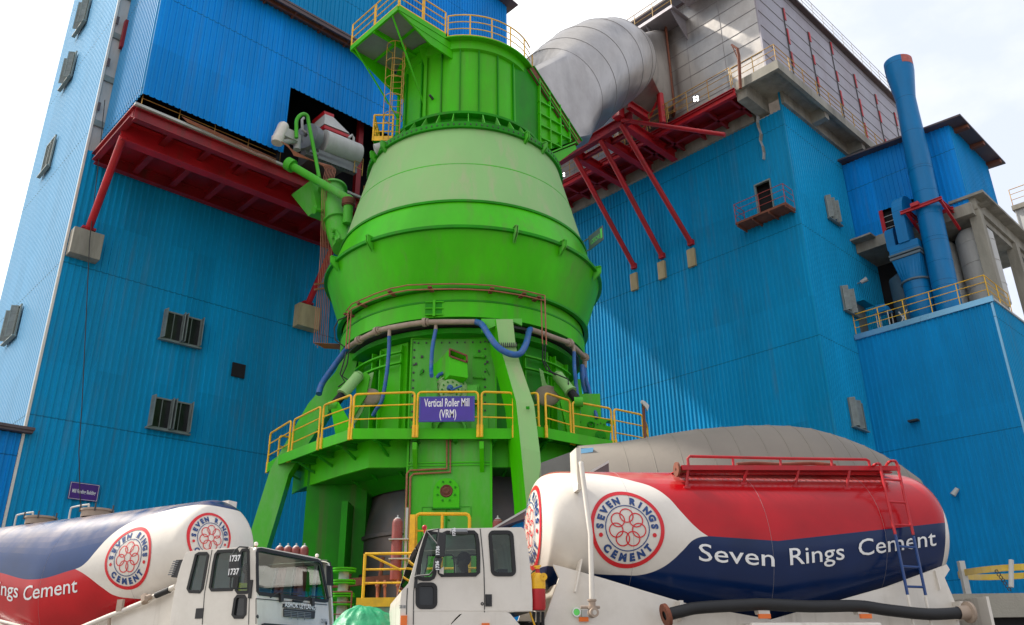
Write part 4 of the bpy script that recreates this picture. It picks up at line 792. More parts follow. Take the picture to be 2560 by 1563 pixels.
# front door panel
YF = 24.45
def FY(px, py, y=YF): return hY(px, py, y)
p = FY(1022, 1082); q = FY(1238, 1082); zt_ = FY(1130, 848).z
mb = MB(); mb.obox(Vector((p.x, YF, 7.9)), Vector((q.x - p.x, 0, 0)), Vector((0, 1.2, 0)), Z * (zt_ - 7.9)); fp = mb.build('front_panel', M['greenm'], ml)
mb = MB(); mb.obox(Vector((p.x - 0.03, YF - 0.06, zt_ - 0.0)), Vector((q.x - p.x + 0.06, 0, 0)), Vector((0, 0.3, 0)), Z * 0.1); mb.obox(Vector((p.x - 0.04, YF - 0.05, 7.95)), Vector((0.05, 0, 0)), Vector((0, 0.2, 0)), Z * (zt_ - 7.95)); mb.obox(Vector((q.x, YF - 0.05, 7.95)), Vector((0.05, 0, 0)), Vector((0, 0.2, 0)), Z * (zt_ - 7.95)); mb.build('panel_frame', M['green'], fp)
mb = MB()
for k in range(12): mb.cbox(Vector((p.x + 0.08, YF - 0.015, 8.1 + k * (zt_ - 8.2) / 11)), Vector((.05, 0, 0)), Vector((0, .03, 0)), Z * .05); mb.cbox(Vector((q.x - 0.3, YF - 0.015, 8.1 + k * (zt_ - 8.2) / 11)), Vector((.05, 0, 0)), Vector((0, .03, 0)), Z * .05)
for k in range(10): mb.cbox(Vector((p.x + 0.2 + k * 0.24, YF - 0.015, zt_ - 0.12)), Vector((.045, 0, 0)), Vector((0, .03, 0)), Z * .045)
for (x, y) in ((1055, 892), (1040, 910), (1057, 928), (1198, 878), (1218, 905)): mb.cbox(FY(x, y, YF - 0.02), Vector((.07, 0, 0)), Vector((0, .05, 0)), Z * .07)
mb.build('bolt_head', M['bolt'], fp)
mb = MB()
for (x0, y0, x1, y1) in ((1185, 891, 1208, 892), (1185, 943, 1208, 944)): a = FY(x0, y0, YF - 0.06); b = FY(x1, y1, YF - 0.06); mb.tube([a, b], 0.03, 8); mb.sphere(b, 0.055, 6); mb.sphere(a, 0.04, 6)
mb.build('hinge', M['greenm'], fp)
mb = MB(); a = FY(1049, 935, YF - 0.05)
mb.prism([FY(1049, 939, YF - .03), FY(1051, 928, YF - .03), FY(1058, 922, YF - .03), FY(1057, 932, YF - .03)], Vector((0, -.04, 0))); mb.prism([FY(1214, 921, YF - .03), FY(1217, 923, YF - .03), FY(1224, 938, YF - .03), FY(1222, 938, YF - .03)], Vector((0, -.04, 0))); mb.build('fin_plate', M['greend'], fp)
# square discharge chute with the dark opening
mb = MB(); yc = YF - 0.75
A = [FY(1124, 873, yc), FY(1167, 890, yc), FY(1170, 945, yc), FY(1124, 938, yc)]
B = [v + Vector((-0.55 if i in (0, 3) else -0.5, 0.72, -0.25)) for i, v in enumerate(A)]
mb.loft([A, B], smooth=False, caps=False); mb.add([A[2] * 1.0, A[3] * 1.0, A[3].lerp(A[0], .72), A[2].lerp(A[1], .70)], [(0, 1, 2, 3)])
mb.build('discharge_chute', M['green'], fp)
mb = MB(); t0, t1, t2, t3 = A[0], A[1], A[2].lerp(A[1], .70), A[3].lerp(A[0], .72)
for a, b in ((t0, t1), (t1, t2), (t2, t3), (t3, t0)): mb.beam(a + Vector((0, -.02, 0)), b + Vector((0, -.02, 0)), 0.05, 0.05)
mb.build('chute_rim', M['rust'], fp)
mb = MB(); dq = Vector((0, 0.25, 0)); mb.add([t0 + dq, t1 + dq, t2 + dq, t3 + dq], [(0, 1, 2, 3)]); mb.build('chute_opening', M['dark'], fp)
# --- roller bearing assembly behind the name board
c = FY(1128, 985, 24.23)
rl = MB(); rl.lathe(c, [(0.01, 0.5), (0.12, 0.5), (0.12, 0.42), (0.33, 0.40), (0.36, 0.30), (0.50, 0.28), (0.53, 0.2), (0.53, -0.5)], 40, ax=(0, -1, 0)); rl_ = rl.build('roller_hub', M['greenp'], ml)
mb = MB()
for k in range(12): an = k * math.pi / 6; mb.cone(c + Vector((math.cos(an) * .44, -.28, math.sin(an) * .44)), c + Vector((math.cos(an) * .44, -.33, math.sin(an) * .44)), .03, .03, 6)
for k in range(10): an = k * math.pi / 5; mb.cone(c + Vector((math.cos(an) * .24, -.40, math.sin(an) * .24)), c + Vector((math.cos(an) * .24, -.46, math.sin(an) * .24)), .025, .025, 6)
mb.build('bolt_circle', M['greend'], rl_)
mb = MB(); mb.tube([c + Vector((0, -.5, 0)), c + Vector((0, -.62, 0)), c + Vector((.05, -.66, -.1)), c + Vector((.35, -.6, .05))], 0.03, 6); mb.cone(c + Vector((0, -.5, 0.03)), c + Vector((0, -.6, 0.03)), .1, .07, 10); mb.build('grease_line', M['hose'], rl_)
mb = MB()
a = FY(1078, 985, 23.98); mb.prism([FY(1077, 995, 23.83), FY(1077, 945, 23.83), FY(1083, 940, 23.83), FY(1090, 942, 23.83), FY(1093, 960, 23.83), FY(1091, 995, 23.83)], Vector((0, .7, 0)))
mb.obox(FY(1065, 1000, 23.88), Vector((.35, 0, 0)), Vector((0, .6, 0)), Z * .35); mb.obox(FY(1167, 1000, 23.88), Vector((.3, 0, 0)), Vector((0, .6, 0)), Z * .45); mb.obox(FY(1160, 985, 24.08), Vector((.45, 0, 0)), Vector((0, .5, 0)), Z * .3)
mb.build('bearing_bracket', M['greenm'], rl_)
mb = MB(); an = [FY(x, y, 23.98) for x, y in ((1092, 945), (1098, 937), (1108, 933), (1120, 934), (1128, 938), (1131, 948))]; mb.tube(an[:3], .055, 10, 1); mb.tube(an[2:], .055, 10, 0); mb.build('lube_pipe', [M['greenm'], M['hose']], rl_)
c2 = FY(1127, 1078, 24.43); mb = MB(); mb.lathe(c2, [(0.40, 0.1), (0.47, 0.1), (0.5, 0.0), (0.5, -0.3)], 32, ax=(0, -1, 0), m=0); mb.lathe(c2, [(0.01, -0.1), (0.42, -0.1)], 32, ax=(0, -1, 0), m=1); mb.build('dark_port', [M['greenm'], M['dark']], ml)
mb = MB(); mb.obox(FY(1045, 1075, 24.28), Vector((.4, 0, 0)), Vector((0, .6, 0)), Z * .55); mb.obox(FY(1178, 1075, 24.38), Vector((.5, 0, 0)), Vector((0, .5, 0)), Z * .5); mb.obox(FY(1075, 1072, 24.38), Vector((.25, 0, 0)), Vector((0, .4, 0)), Z * .4); mb.build('pedestal', M['greenm'], ml)

# --- platform
ptsP = [(668, 1170), (700, 1148), (800, 1110), (882, 1083), (1290, 1083), (1335, 1076), (1420, 1092), (1535, 1114), (1625, 1130)]
P = [hZ(x, y, ZD - 0.02) for x, y in ptsP]
back = [AX + Vector((8.5, 2, ZD - 0.02)), AX + Vector((-8.0, 1.0, ZD - 0.02))]
back = [AX + Vector((5.0, -0.5, ZD - .02)), AX + Vector((2, 0, ZD - .02)), AX + Vector((-4, 0.5, ZD - .02))]
poly = P + back
mb = MB(); mb.prism(poly, Z * 0.04); pf = mb.build('platform_deck', M['greend'], ml)
mb = MB()
for a, b in zip(P[:-1], P[1:]): mb.beam(a + Z * (-0.02), b + Z * (-0.02), 0.05, 0.30)
mb.build('edge_beam', M['green'], pf)
mb = MB()
for i, (a, b) in enumerate(zip(P[:-1], P[1:])):
    L = (b - a).length; n = max(1, int(L / 1.1))
    for k in range(n):
        p = a.lerp(b, (k + .5) / n); e = Vector((AX.x - p.x, AX.y - p.y, 0)).normalized(); mb.ibeam(p + e * .05 - Z * .1, p + e * 2.2 - Z * .1, .12, .2)
        mb.beam(p + e * .3 - Z * .2, p + e * 1.7 - Z * 0.9, 0.06, 0.06)
mb.build('deck_bracket', M['greend'], pf)
# ring girder under the platform
mb = MB(); G = [Vector((p.x + (AX.x - p.x) * .13, p.y + (AX.y - p.y) * .13 + .1, 0)) for p in P]
for a, b in zip(G[:-1], G[1:]): mb.obox(a + Z * 6.75, b - a, Vector((0, .12, 0)), Z * 0.95)
mb.build('ring_girder', M['green'], ml)
mb = MB(); mb.add([g + Z * 6.76 for g in G] + [AX + Z * 6.9 + Vector((2.5, -1, 0)), AX + Z * 6.9 + Vector((-4, -1, 0))], [list(range(len(G) + 2))]); mb.build('girder_underside', M['greend'], ml)  # darker green puts the underside's shade into the colour
# table casing
lt_('table_casing', [(2.9, 6.9), (3.0, 6.3), (3.35, 5.2), (3.35, 4.1), (3.1, 3.9), (3.1, 0.0)], M['casing'], 64)
# near-black sheet standing in for the shade of the recess
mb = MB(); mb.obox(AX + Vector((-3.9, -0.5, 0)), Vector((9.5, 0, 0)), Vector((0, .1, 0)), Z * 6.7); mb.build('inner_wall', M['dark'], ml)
# pillars on the left; shade under the platform painted in as darker green
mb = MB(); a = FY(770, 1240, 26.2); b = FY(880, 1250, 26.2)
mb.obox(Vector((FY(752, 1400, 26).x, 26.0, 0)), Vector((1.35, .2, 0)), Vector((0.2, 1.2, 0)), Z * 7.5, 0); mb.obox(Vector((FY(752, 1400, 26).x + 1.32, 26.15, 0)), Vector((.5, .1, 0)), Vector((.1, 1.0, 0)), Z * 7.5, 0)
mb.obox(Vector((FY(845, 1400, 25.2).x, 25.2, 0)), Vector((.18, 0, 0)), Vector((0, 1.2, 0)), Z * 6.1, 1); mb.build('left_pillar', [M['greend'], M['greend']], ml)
mb = MB(); x = FY(1150, 1300, 26).x
# front box column
YB = 23.42; p0 = FY(1014, 1300, YB); p1 = FY(1228, 1300, YB); zt2 = FY(1120, 1098, YB).z
mb = MB(); mb.prism([Vector((p0.x, YB, 0)), Vector((p1.x, YB, 0)), Vector((p1.x, YB, zt2)), Vector((p0.x + .05, YB, zt2))], Vector((0, 1.6, 0))); fc = mb.build('front_column', M['greenm'], ml, bevel=0.015)
mb = MB()
for z in (FY(1120, 1165, YB).z, FY(1120, 1158, YB).z): mb.obox(Vector((p0.x - .02, YB - .03, z)), Vector((p1.x - p0.x + .04, 0, 0)), Vector((0, .04, 0)), Z * .03)
mb.obox(Vector((p0.x - .03, YB - .02, 0)), Vector((.06, 0, 0)), Vector((0, .3, 0)), Z * (zt2 - .02)); mb.obox(Vector((p1.x - .03, YB - .02, 0)), Vector((.06, 0, 0)), Vector((0, .3, 0)), Z * (zt2 - .02)); mb.build('edge_strip', M['green'], fc)
mb = MB()
for x in (1033, 1199): a = FY(x, 1098, YB - .3); mb.prism([Vector((a.x, YB - .003, ZD - .3)), Vector((a.x, YB - .45, ZD - .3)), Vector((a.x, YB - .45, ZD - .5)), Vector((a.x, YB - .003, 6.5))], Vector((.12, 0, 0)))
mb.build('bracket', M['green'], fc)
# arched inspection cover
cc = FY(1116, 1228, YB - .05); mb = MB(); hw = .36
arc = [Vector((cc.x - hw, YB - .004, cc.z - .45)), Vector((cc.x + hw, YB - .004, cc.z - .45))] + [Vector((cc.x + hw * math.cos(R(a)), YB - .004, cc.z + hw * math.sin(R(a)))) for a in range(0, 181, 15)]
mb.prism(arc, Vector((0, -.06, 0))); ic = mb.build('inspection_cover', M['green'], fc)
mb = MB(); mb.lathe(Vector((cc.x, YB - .065, cc.z)), [(0.01, .02), (.07, .04), (.12, 0.01), (.16, .03), (.18, .0)], 24, ax=(0, -1, 0)); mb.build('sight_glass', M['rust'], ic)
mb = MB()
for k in range(8): an = R(22 + 45 * k); mb.cone(Vector((cc.x + .26 * math.cos(an), YB - .066, cc.z + .26 * math.sin(an) * (1.05))), Vector((cc.x + .26 * math.cos(an), YB - .10, cc.z + .26 * math.sin(an) * 1.05)), .028, .028, 6)
mb.obox(Vector((cc.x - hw - .03, YB - .09, cc.z - .49)), Vector((2 * hw + .06, 0, 0)), Vector((0, .085, 0)), Z * .035); mb.build('bolt_circle', M['greend'], ic)
# double door outline with lock
mb = MB(); d0 = FY(1055, 1268, YB); d1 = FY(1177, 1268, YB); dm = FY(1116, 1300, YB)
mb.obox(Vector((d0.x, YB - .012, 2)), Vector((.012, 0, 0)), Vector((0, .009, 0)), Z * (d0.z - 2)); mb.obox(Vector((d1.x, YB - .012, 2)), Vector((.012, 0, 0)), Vector((0, .009, 0)), Z * (d0.z - 2)); mb.obox(Vector((dm.x - .03, YB - .02, 2)), Vector((.05, 0, 0)), Vector((0, .017, 0)), Z * (d0.z - .1 - 2)); mb.obox(Vector((d0.x + .02, YB - .012, d0.z - .012)), Vector((d1.x - d0.x - .04, 0, 0)), Vector((0, .009, 0)), Z * .012)
mb.sphere(Vector((dm.x + .06, YB - .03, dm.z)), .03, 6); mb.build('double_door', M['greend'], fc)
# copper conduits on the front column
mb = MB()
for dx in (0, 0.10):
    pts = [FY(1117, 1100, YB - .06) + Vector((dx, 0, 0)), FY(1117, 1172, YB - .06) + Vector((dx, 0, -dx)), FY(1030, 1176, YB - .06) + Vector((dx - .05, 0, -dx)), FY(1022, 1184, YB - .06) + Vector((dx - .05, 0, -dx)), FY(1016, 1440, YB - .06) + Vector((dx - .05, 0, 0)), FY(1014, 1560, YB - .06) + Vector((dx - .05, 0, 0))]
    mb.tube(pts, .03, 7)
mb.build('conduit', M['copper'], fc)
# inspection plates near column right: dark recess

# under-platform ducting and brackets
mb = MB(); mb.lathe(AX, [(3.9, 7.3), (3.9, 6.9), (3.1, 6.45)], 64, a0=R(180), a1=R(262)); mb.build('curved_hood', M['greend'], ml)
mb = MB()
for k in range(9): a = -60 + 7 * k; w = pol(1, a + 90, 0) - AX; mb.prism([pol(3.92, a, 7.2) - w * .02, pol(3.92, a, 6.9) - w * .02, pol(4.15, a, 7.2) - w * .02], w * .04)
mb.build('hood_gusset', M['greend'], ml)
mb = MB(); mb.lathe(AX, [(3.36, 5.22), (3.42, 5.2), (3.42, 5.1), (3.36, 5.08)], 64); mb.lathe(AX, [(3.36, 4.12), (3.44, 4.1), (3.44, 3.98), (3.2, 3.95)], 64, m=1); mb.build('casing_band', [M['casing'], M['bolt']], ml)
mb = MB(); q = hY(905, 1470, 23.6); mb.beam(q + Vector((-.9, 0, .1)), q + Vector((1.2, 0, .25)), .15, .2); mb.tube([q + Vector((-.5, .1, -1.5)), q + Vector((-.4, .1, .5))], .09, 8); mb.tube([q + Vector((.3, .1, -1.5)), q + Vector((.5, .1, .8))], .06, 8); mb.build('base_pipework', M['rust'], ml)
# --- legs
def leg(name, pf_, e_len, lblm=M['greenp'], sidem=M['green']):
    """pf_: list of (left point, right point) of the outward face from top to bottom"""
    mb = MB(); secs = []; pf_ = list(pf_)
    (a, b), (a2, b2) = pf_[-2:]
    if a2.z > .05: f = a2.z / (a.z - a2.z); g_ = b2.z / (b.z - b2.z); pf_.append((a2 + (a2 - a) * f, b2 + (b2 - b) * g_))
    for a, b in pf_:
        m_ = (a + b) / 2; e = e_len if isinstance(e_len, Vector) else Vector((AX.x - m_.x, AX.y - m_.y, 0)).normalized() * e_len; secs.append([a, b, b + e, a + e])
    for i in range(len(secs) - 1):
        s, t = secs[i], secs[i + 1]
        for j in range(4): k = (j + 1) % 4; mb.add([s[j], s[k], t[k], t[j]], [(0, 1, 2, 3)], 0 if j == 0 else 1)
    mb.add(secs[0], [(0, 1, 2, 3)]); mb.add(secs[-1], [(0, 1, 2, 3)])
    return mb.build(name, [lblm, sidem], ml)
LR = [((1240, 798), (1282, 798), 23.35), ((1248, 862), (1289, 862), 23.3), ((1262, 905), (1299, 905), 23.25), ((1290, 1003), (1335, 1010), 22.8), ((1302, 1117), (1350, 1131), 22.5), ((1315, 1250), (1359, 1250), 22.35), ((1326, 1420), (1372, 1420), 22.2)]
lg = leg('leg', [(hY(*a, y), hY(*b, y)) for a, b, y in LR], 0.85)
a = hY(1248, 864, 23.28); b = hY(1290, 864, 23.28); mb = MB(); mb.obox(a + Vector((-.03, -.05, -.03)), b - a + Vector((.06, 0, 0)), Vector((0, .06, 0)), Z * .05)
for k in range(9): mb.cbox((a).lerp(b, k / 8) + Vector((0, -.06, 0)), Vector((.035, 0, 0)), Vector((0, .03, 0)), Z * .13, 1)
mb.build('bolted_joint', [M['greenp'], M['bolt']], lg)
a = hY(1315, 1022, 22.68); mb = MB(); mb.obox(a, Vector((.1, 0, 0)), Vector((0, -.06, 0)), Z * .05); mb.obox(a, Vector((.1, 0, 0)), Vector((0, -.06, 0)), Z * -.02, 0); mb.build('hook', M['greend'], lg)
LL = [((878, 850), (905, 850), 26.4), ((838, 930), (886, 935), 26.35), ((770, 1010), (828, 1020), 26.2), ((718, 1100), (770, 1110), 26.05), ((676, 1172), (722, 1185), 25.9), ((645, 1270), (694, 1280), 25.75), ((612, 1375), (662, 1385), 25.6), ((586, 1460), (640, 1470), 25.5)]
leg('leg', [(hY(*a, y), hY(*b, y)) for a, b, y in LL], Vector((-.05, .6, 0)), M['greenm'], M['green'])
for ang in (112, 205):     # rear pair
    w = pol(1, ang + 90, 0) - AX
    leg('leg', [(pol(r_, ang, z) - w * .3, pol(r_, ang, z) + w * .3) for r_, z in ((4.4, 11.2), (4.5, 10.2), (5.2, 8.0), (6.0, 0))], 0.8, M['greenm'], M['green'])
mb = MB()
for sgn, xs in ((-1, (1203, 1240)), (1, (1283, 1305))):
    a = hY(xs[0], 797, 23.55); b = hY(xs[1], 797, 23.45)
    mb.prism([a, b, b - Z * .22, a - Z * (.22 if sgn < 0 else .0) - Vector((0, 0, .22 if sgn < 0 else .1))], Vector((0, .1, 0)))
mb.build('leg_gusset', M['greenm'], ml)

# --- rocker arms with hydraulic cylinders
def rocker(name_, top, bot, arm_pts, y, lab_l):
    mb = MB(); d = (bot - top).normalized(); mb.cone(top, top.lerp(bot, .62), .17, .17, 20); mb.cone(top - d * .1, top, .12, .19, 16); mb.cone(top.lerp(bot, .60), top.lerp(bot, .64), .2, .2, 20)
    r = mb.build('hydraulic_cylinder', M['greenp'], ml)
    mb = MB()
    for k in range(8): p = top.lerp(bot, .66 + .035 * k); mb.cone(p, p + d * .025, .135, .135, 14); mb.cone(p + d * .02, p + d * .05, .09, .09, 12)
    mb.build('bellows', M['black'], r)
    mb = MB(); mb.cone(top.lerp(bot, .92), bot, .09, .09, 10); mb.lathe(bot + Vector((-.13, 0, 0)), [(.01, 0), (.15, 0), (.15, .26), (.01, .26)], 16, ax=(1, 0, 0)); mb.build('clevis', M['greenm'], r)
    mb = MB(); mb.prism(arm_pts, Vector((0, .35, 0))); mb.build('rocker_arm', M['green'], ml)
    return r
yl = 24.6
rocker('l', hY(896, 940, yl), hY(833, 1015, yl - .5), [hY(x, y, yl - .6) for x, y in ((826, 1015), (846, 1005), (880, 1062), (876, 1085), (838, 1085))], yl, 0)
rocker('r', hY(1395, 940, yl), hY(1446, 1005, yl - .5), [hY(x, y, yl - .3) for x, y in ((1400, 1000), (1430, 995), (1452, 1008), (1448, 1085), (1420, 1085))], yl, 0)
# curved fins beside the cylinders
mb = MB(); mb.prism([hY(x, y, 24.9) for x, y in ((922, 935), (934, 930), (925, 975), (905, 1030), (886, 1060), (882, 1050), (905, 1000), (915, 965))], Vector((0, .08, 0)), 1)
mb.prism([hY(x, y, 24.75) for x, y in ((890, 945), (915, 930), (925, 940), (915, 990), (885, 1040), (870, 1040), (890, 990))], Vector((0, .1, 0)), 0)
mb.prism([hY(x, y, 24.9) for x, y in ((1348, 920), (1358, 928), (1364, 955), (1380, 980), (1400, 990), (1404, 1000), (1372, 992), (1356, 970))], Vector((0, .08, 0)), 1)
mb.prism([hY(x, y, 24.8) for x, y in ((1404, 950), (1385, 955), (1385, 975), (1400, 990), (1430, 1000), (1440, 1000), (1410, 975))], Vector((0, .1, 0)), 0)
mb.build('guard_fin', [M['green'], M['greenp']], ml)
mb = MB()
for x, y, rr_ in ((926, 993, .33), (1368, 990, .40)):
    p = hY(x, y, 24.95); mb.sphere(p, rr_, 12, 0, (1, .4, .85))
mb.build('cloth_cover', M['dusty'], ml)
# anchor plate bracket on the right of the platform
t = hY(1462, 1052, 25.4); o = [hY(x, y, 25.4) for x, y in ((1443, 1112), (1444, 1065), (1465, 1048), (1530, 1050), (1534, 1060), (1525, 1085), (1522, 1110))]
mb = MB(); vs, fs = curve_plate([(p.x, p.z) for p in o], [[(hY(1521, 1062, 25.4).x + .09 * math.cos(R(a)), hY(1521, 1062, 25.4).z + .09 * math.sin(R(a))) for a in range(0, 360, 20)]], 0.3)
mb.add([Vector((v.x, 25.4 + v.z, v.y)) for v in vs], fs); br = mb.build('anchor_bracket', M['green'], ml)
mb = MB(); c = hY(1501, 1090, 25.22); mb.lathe(c, [(0.01, .08), (.09, .08), (.09, .03), (.17, .02), (.17, -.02)], 20, ax=(0, -1, 0)); c = hY(1478, 1062, 25.23); mb.lathe(c, [(0.05, .0), (.09, .03), (.12, .0)], 16, ax=(0, -1, 0)); mb.build('pin_boss', M['greend'], br)
mb = MB()
for k in range(7): mb.cone(hY(1470 + 8 * k, 1058 + 3 * (k % 2), 25.24), hY(1470 + 8 * k, 1058 + 3 * (k % 2), 25.20), .02, .02, 6)
mb.build('bolt_head', M['bolt'], br)
mb = MB(); q = hY(1440, 985, 25.3); mb.obox(q, Vector((.75, 0, 0)), Vector((0, .6, 0)), Z * -.9); mb.build('junction_box', M['greenm'], ml)
# --- blower ring pipe with blue hoses
RP = 4.32
ap = MB(); path1 = [hC(x, y, RP) for x, y in ((871, 868), (897, 851), (942, 828), (974, 820), (1020, 812), (1061, 806), (1110, 805), (1193, 805))]
path2 = [hC(x, y, RP) for x, y in ((1326, 824), (1360, 835), (1395, 848), (1423, 857), (1440, 873), (1462, 893))] + [hC(1462, 893, RP) + Vector((-.02, .1, -.35))]
ap.tube(path1, .085, 12); ap.tube(path2, .085, 12)
pp_ = ml
ao = ap.build('air_pipe', M['dusty'], ml)
mb = MB()
for q, d in ((path1[2], path1[3] - path1[1]), (path1[5], path1[6] - path1[4]), (path2[3], path2[4] - path2[2]), (path1[1], path1[2] - path1[0]), (path2[5], path2[5] - path2[4])):
    d = d.normalized(); mb.cone(q - d * .05, q + d * .05, .14, .14, 14); mb.cone(q + d * .09, q + d * .13, .12, .12, 14)
for q in (path1[3], path1[5] + Vector((.35, 0, 0)), path2[3] + Vector((.15, .1, -.05))): mb.cone(q, q - Z * .28, .05, .06, 10)
mb.build('pipe_flange', M['dusty'], ao)
def hose(pts, r=.075, y=None):
    # smooth the control points
    P_ = [Vector(p) for p in pts]; out = []
    for i in range(len(P_) - 1):
        p0, p1, p2, p3 = P_[max(i - 1, 0)], P_[i], P_[i + 1], P_[min(i + 2, len(P_) - 1)]
        for k in range(6):
            t = k / 6; out.append(0.5 * ((2 * p1) + (-p0 + p2) * t + (2 * p0 - 5 * p1 + 4 * p2 - p3) * t * t + (-p0 + 3 * p1 - 3 * p2 + p3) * t ** 3))
    out.append(P_[-1]); m_ = MB(); m_.tube(out, r, 10); return m_.build('hose', M['hose'], ao)
hose([path1[-1] - Vector((.03, 0, 0)), hC(1205, 812, 4.6), hY(1222, 838, 23.15), hY(1245, 868, 22.95), hY(1275, 885, 22.95), hY(1300, 884, 23.0), hY(1315, 860, 23.3), hC(1322, 830, 4.55), path2[0]], .095)
hose([path1[3] - Z * .25, hC(972, 880, 4.25), hC(966, 940, 4.3), hC(955, 1000, 4.3), hC(940, 1025, 4.3), hC(932, 1040, 4.3)], .06)
hose([path1[5] + Vector((.35, 0, -.25)), hC(1081, 870, 4.4), hC(1078, 920, 4.5), FY(1079, 940, 23.0)], .06)
hose([path1[0], hC(858, 885, 4.35), hY(832, 920, 26.0), hY(805, 960, 25.6), hY(797, 985, 25.4)], .10)
hose([path2[3] + Vector((.15, .1, -.3)), hY(1436, 920, 24.6), hY(1441, 970, 24.6), hY(1447, 1035, 24.5)], .06)
hose([path2[-1], hY(1466, 950, 26), hY(1480, 1000, 25.6), hY(1492, 1045, 25.2)], .06)
hose([hY(1455, 915, 26.3), hY(1458, 950, 26.1), hY(1466, 985, 25.9)], .09)
# black hydraulic lines
mb = MB()
for pts in (((1357, 860), (1356, 900), (1366, 925), (1390, 938)), ((1364, 860), (1362, 905), (1378, 930), (1420, 948), (1421, 962)), ((872, 880), (868, 910), (855, 940), (870, 950), (885, 948)), ((866, 880), (858, 910), (850, 935), (862, 955), (845, 968)), ((872, 790), (846, 800), (836, 820), (838, 850), (862, 868))):
    mb2 = [hY(x, y, 24.2 if x > 1000 else 25.2) for x, y in pts]; mb.tube(mb2, .022, 6)
mb.build('hydraulic_hose', M['black'], ml)
# --- copper conduit ring on the lower cone
up = [hC(x, y, 4.62) for x, y in ((865, 778), (880, 760), (898, 752), (937, 735), (975, 722), (1020, 713), (1075, 711), (1130, 710), (1176, 711), (1230, 714), (1262, 719), (1310, 727), (1347, 736), (1362, 739))]
mb = MB(); mb.tube(up, .022, 6); mb.tube([p + Z * -.17 + (AX - p).normalized() * 0 for p in up[:-1]] + [up[-1] - Z * .17], .022, 6)
a = up[-1]; mb.tube([a, Vector((a.x, a.y - .05, 11.0)), Vector((a.x, a.y - .05, 10.6))], .022, 6); a = a - Vector((.12, 0, .17)); mb.tube([a, Vector((a.x, a.y - .05, 11.0)), Vector((a.x, a.y - .05, 10.6))], .022, 6)
a = up[0] + Vector((.1, -.1, 0)); mb.tube([a, a - Z * 1.35], .022, 6); mb.tube([a + Vector((.09, 0, 0)), a - Z * 1.35 + Vector((.09, 0, 0))], .022, 6)
cr_ = mb.build('conduit_ring', M['copper'], ml)
mb = MB()
for k in (0, 2, 4, 6, 9, 11, 12): p = up[k]; e = Vector((AX.x - p.x, AX.y - p.y, 0)).normalized(); mb.beam(p - e * .06 - Z * .1, p + e * .3 - Z * .12, .12, .05)
mb.build('bracket', M['rust'], cr_)

# --- railings of the platform: each panel separately
def rz(px, py): return hZ(px, py, ZD)
for a, b in (((880, 1082), (1034, 1077)), ((1042, 1077), (1195, 1076)), ((1204, 1076), (1284, 1078)), ((1352, 1077), (1358, 1078)), ((1366, 1078), (1428, 1095)), ((1435, 1097), (1532, 1112)), ((1540, 1113), (1612, 1126)), ((803, 1106), (873, 1083)), ((728, 1138), (795, 1109)), ((668, 1168), (720, 1140))):
    pa, pb = rz(*a), rz(*b)
    if (pb - pa).length < .3: continue
    panelrail(pa + Z * .0, pb + Z * .0, 1.12).build('railing', M['yel'], ml)
a, b = rz(1352, 1076), rz(1330, 1060) ; panelrail(a + Vector((-.05, .05, 0)), b + Vector((-.2, .9, 0)), 1.12).build('railing', M['yel'], ml)
a = rz(1612, 1126); panelrail(a, a + Vector((.35, 1.4, 0)), 1.12).build('railing', M['yel'], ml)
a = rz(672, 1166); panelrail(a + Vector((.15, .4, 0)), a + Vector((1.0, 1.3, 0)), 1.12).build('railing', M['yel'], ml)

# --- top platform
ZTt = 23.5
A, B, C_ = hZ(878, 122, ZTt), hZ(996, 20, ZTt), hZ(1113, 92, ZTt)
D_ = A + (C_ - B) * 1.0
mb = MB(); mb.prism([A, B, C_, C_ + (A - B) * .9, A + (C_ - B) * 0.9], Z * .06); tp = mb.build('top_platform', M['silver2'], ml)
mb = MB()
uu = (C_ - B).normalized(); vv = (A - B).normalized()
mb.beam(A, B, .08, .22); mb.beam(B, C_, .08, .22); mb.beam(A, A + (C_ - B) * .9, .08, .22)
for f in (.5,): mb.beam(A.lerp(B, f) - Z * .05, A.lerp(B, f) + uu * 3.2 - Z * .05, .1, .25)
for f in (.35, .75): mb.beam(A + uu * 3 * f - Z * .02, B + uu * 3 * f - Z * .02, .08, .14)
mb.prism([B - Z * .1, B + uu * 3.6 - Z * .1, B + uu * 3.6 - Z * .9, B + uu * 1.5 - Z * .75], vv * .06); mb.prism([A - Z * .1, A + uu * 4 - Z * .1, A + uu * 4 - Z * 1.3, A + uu * 2 - Z * 1.0], -vv * .06)
mb.prism([B - Z * .12, B + uu * 3.5 - Z * .12, B + uu * 3.5 - Z * .5, B + uu * .6 - Z * .35], -vv * .02)
mb.build('platform_frame', M['green'], tp)
mb = MB()
for (tpx, bpx) in ((B.lerp(A, .12), (1060, 262)), (A.lerp(B, .08), (1000, 305))): mb.tube([tpx - Z * .1, hC(bpx[0], bpx[1], 2.52)], .035, 7)
a = hC(1067, 120, 2.6); b = hC(1063, 180, 2.55); mb.prism([hC(1038, 85, 3.0), hC(1070, 117, 2.56), hC(1065, 182, 2.53)], Vector((.05, 0, 0)))
mb.build('tie_rod', M['green'], tp)
mb = MB(); a = hC(1067, 118, 2.53); mb.obox(Vector((a.x - .05, a.y - .1, 19.4)), Vector((.1, 0, 0)), Vector((0, .4, 0)), Z * 3.9); a = hC(1003, 165, 2.53); mb.obox(Vector((a.x - .1, a.y, 19.4)), Vector((.1, 0, 0)), Vector((0, .4, 0)), Z * 3.9); mb.build('support_post', M['green'], tp)
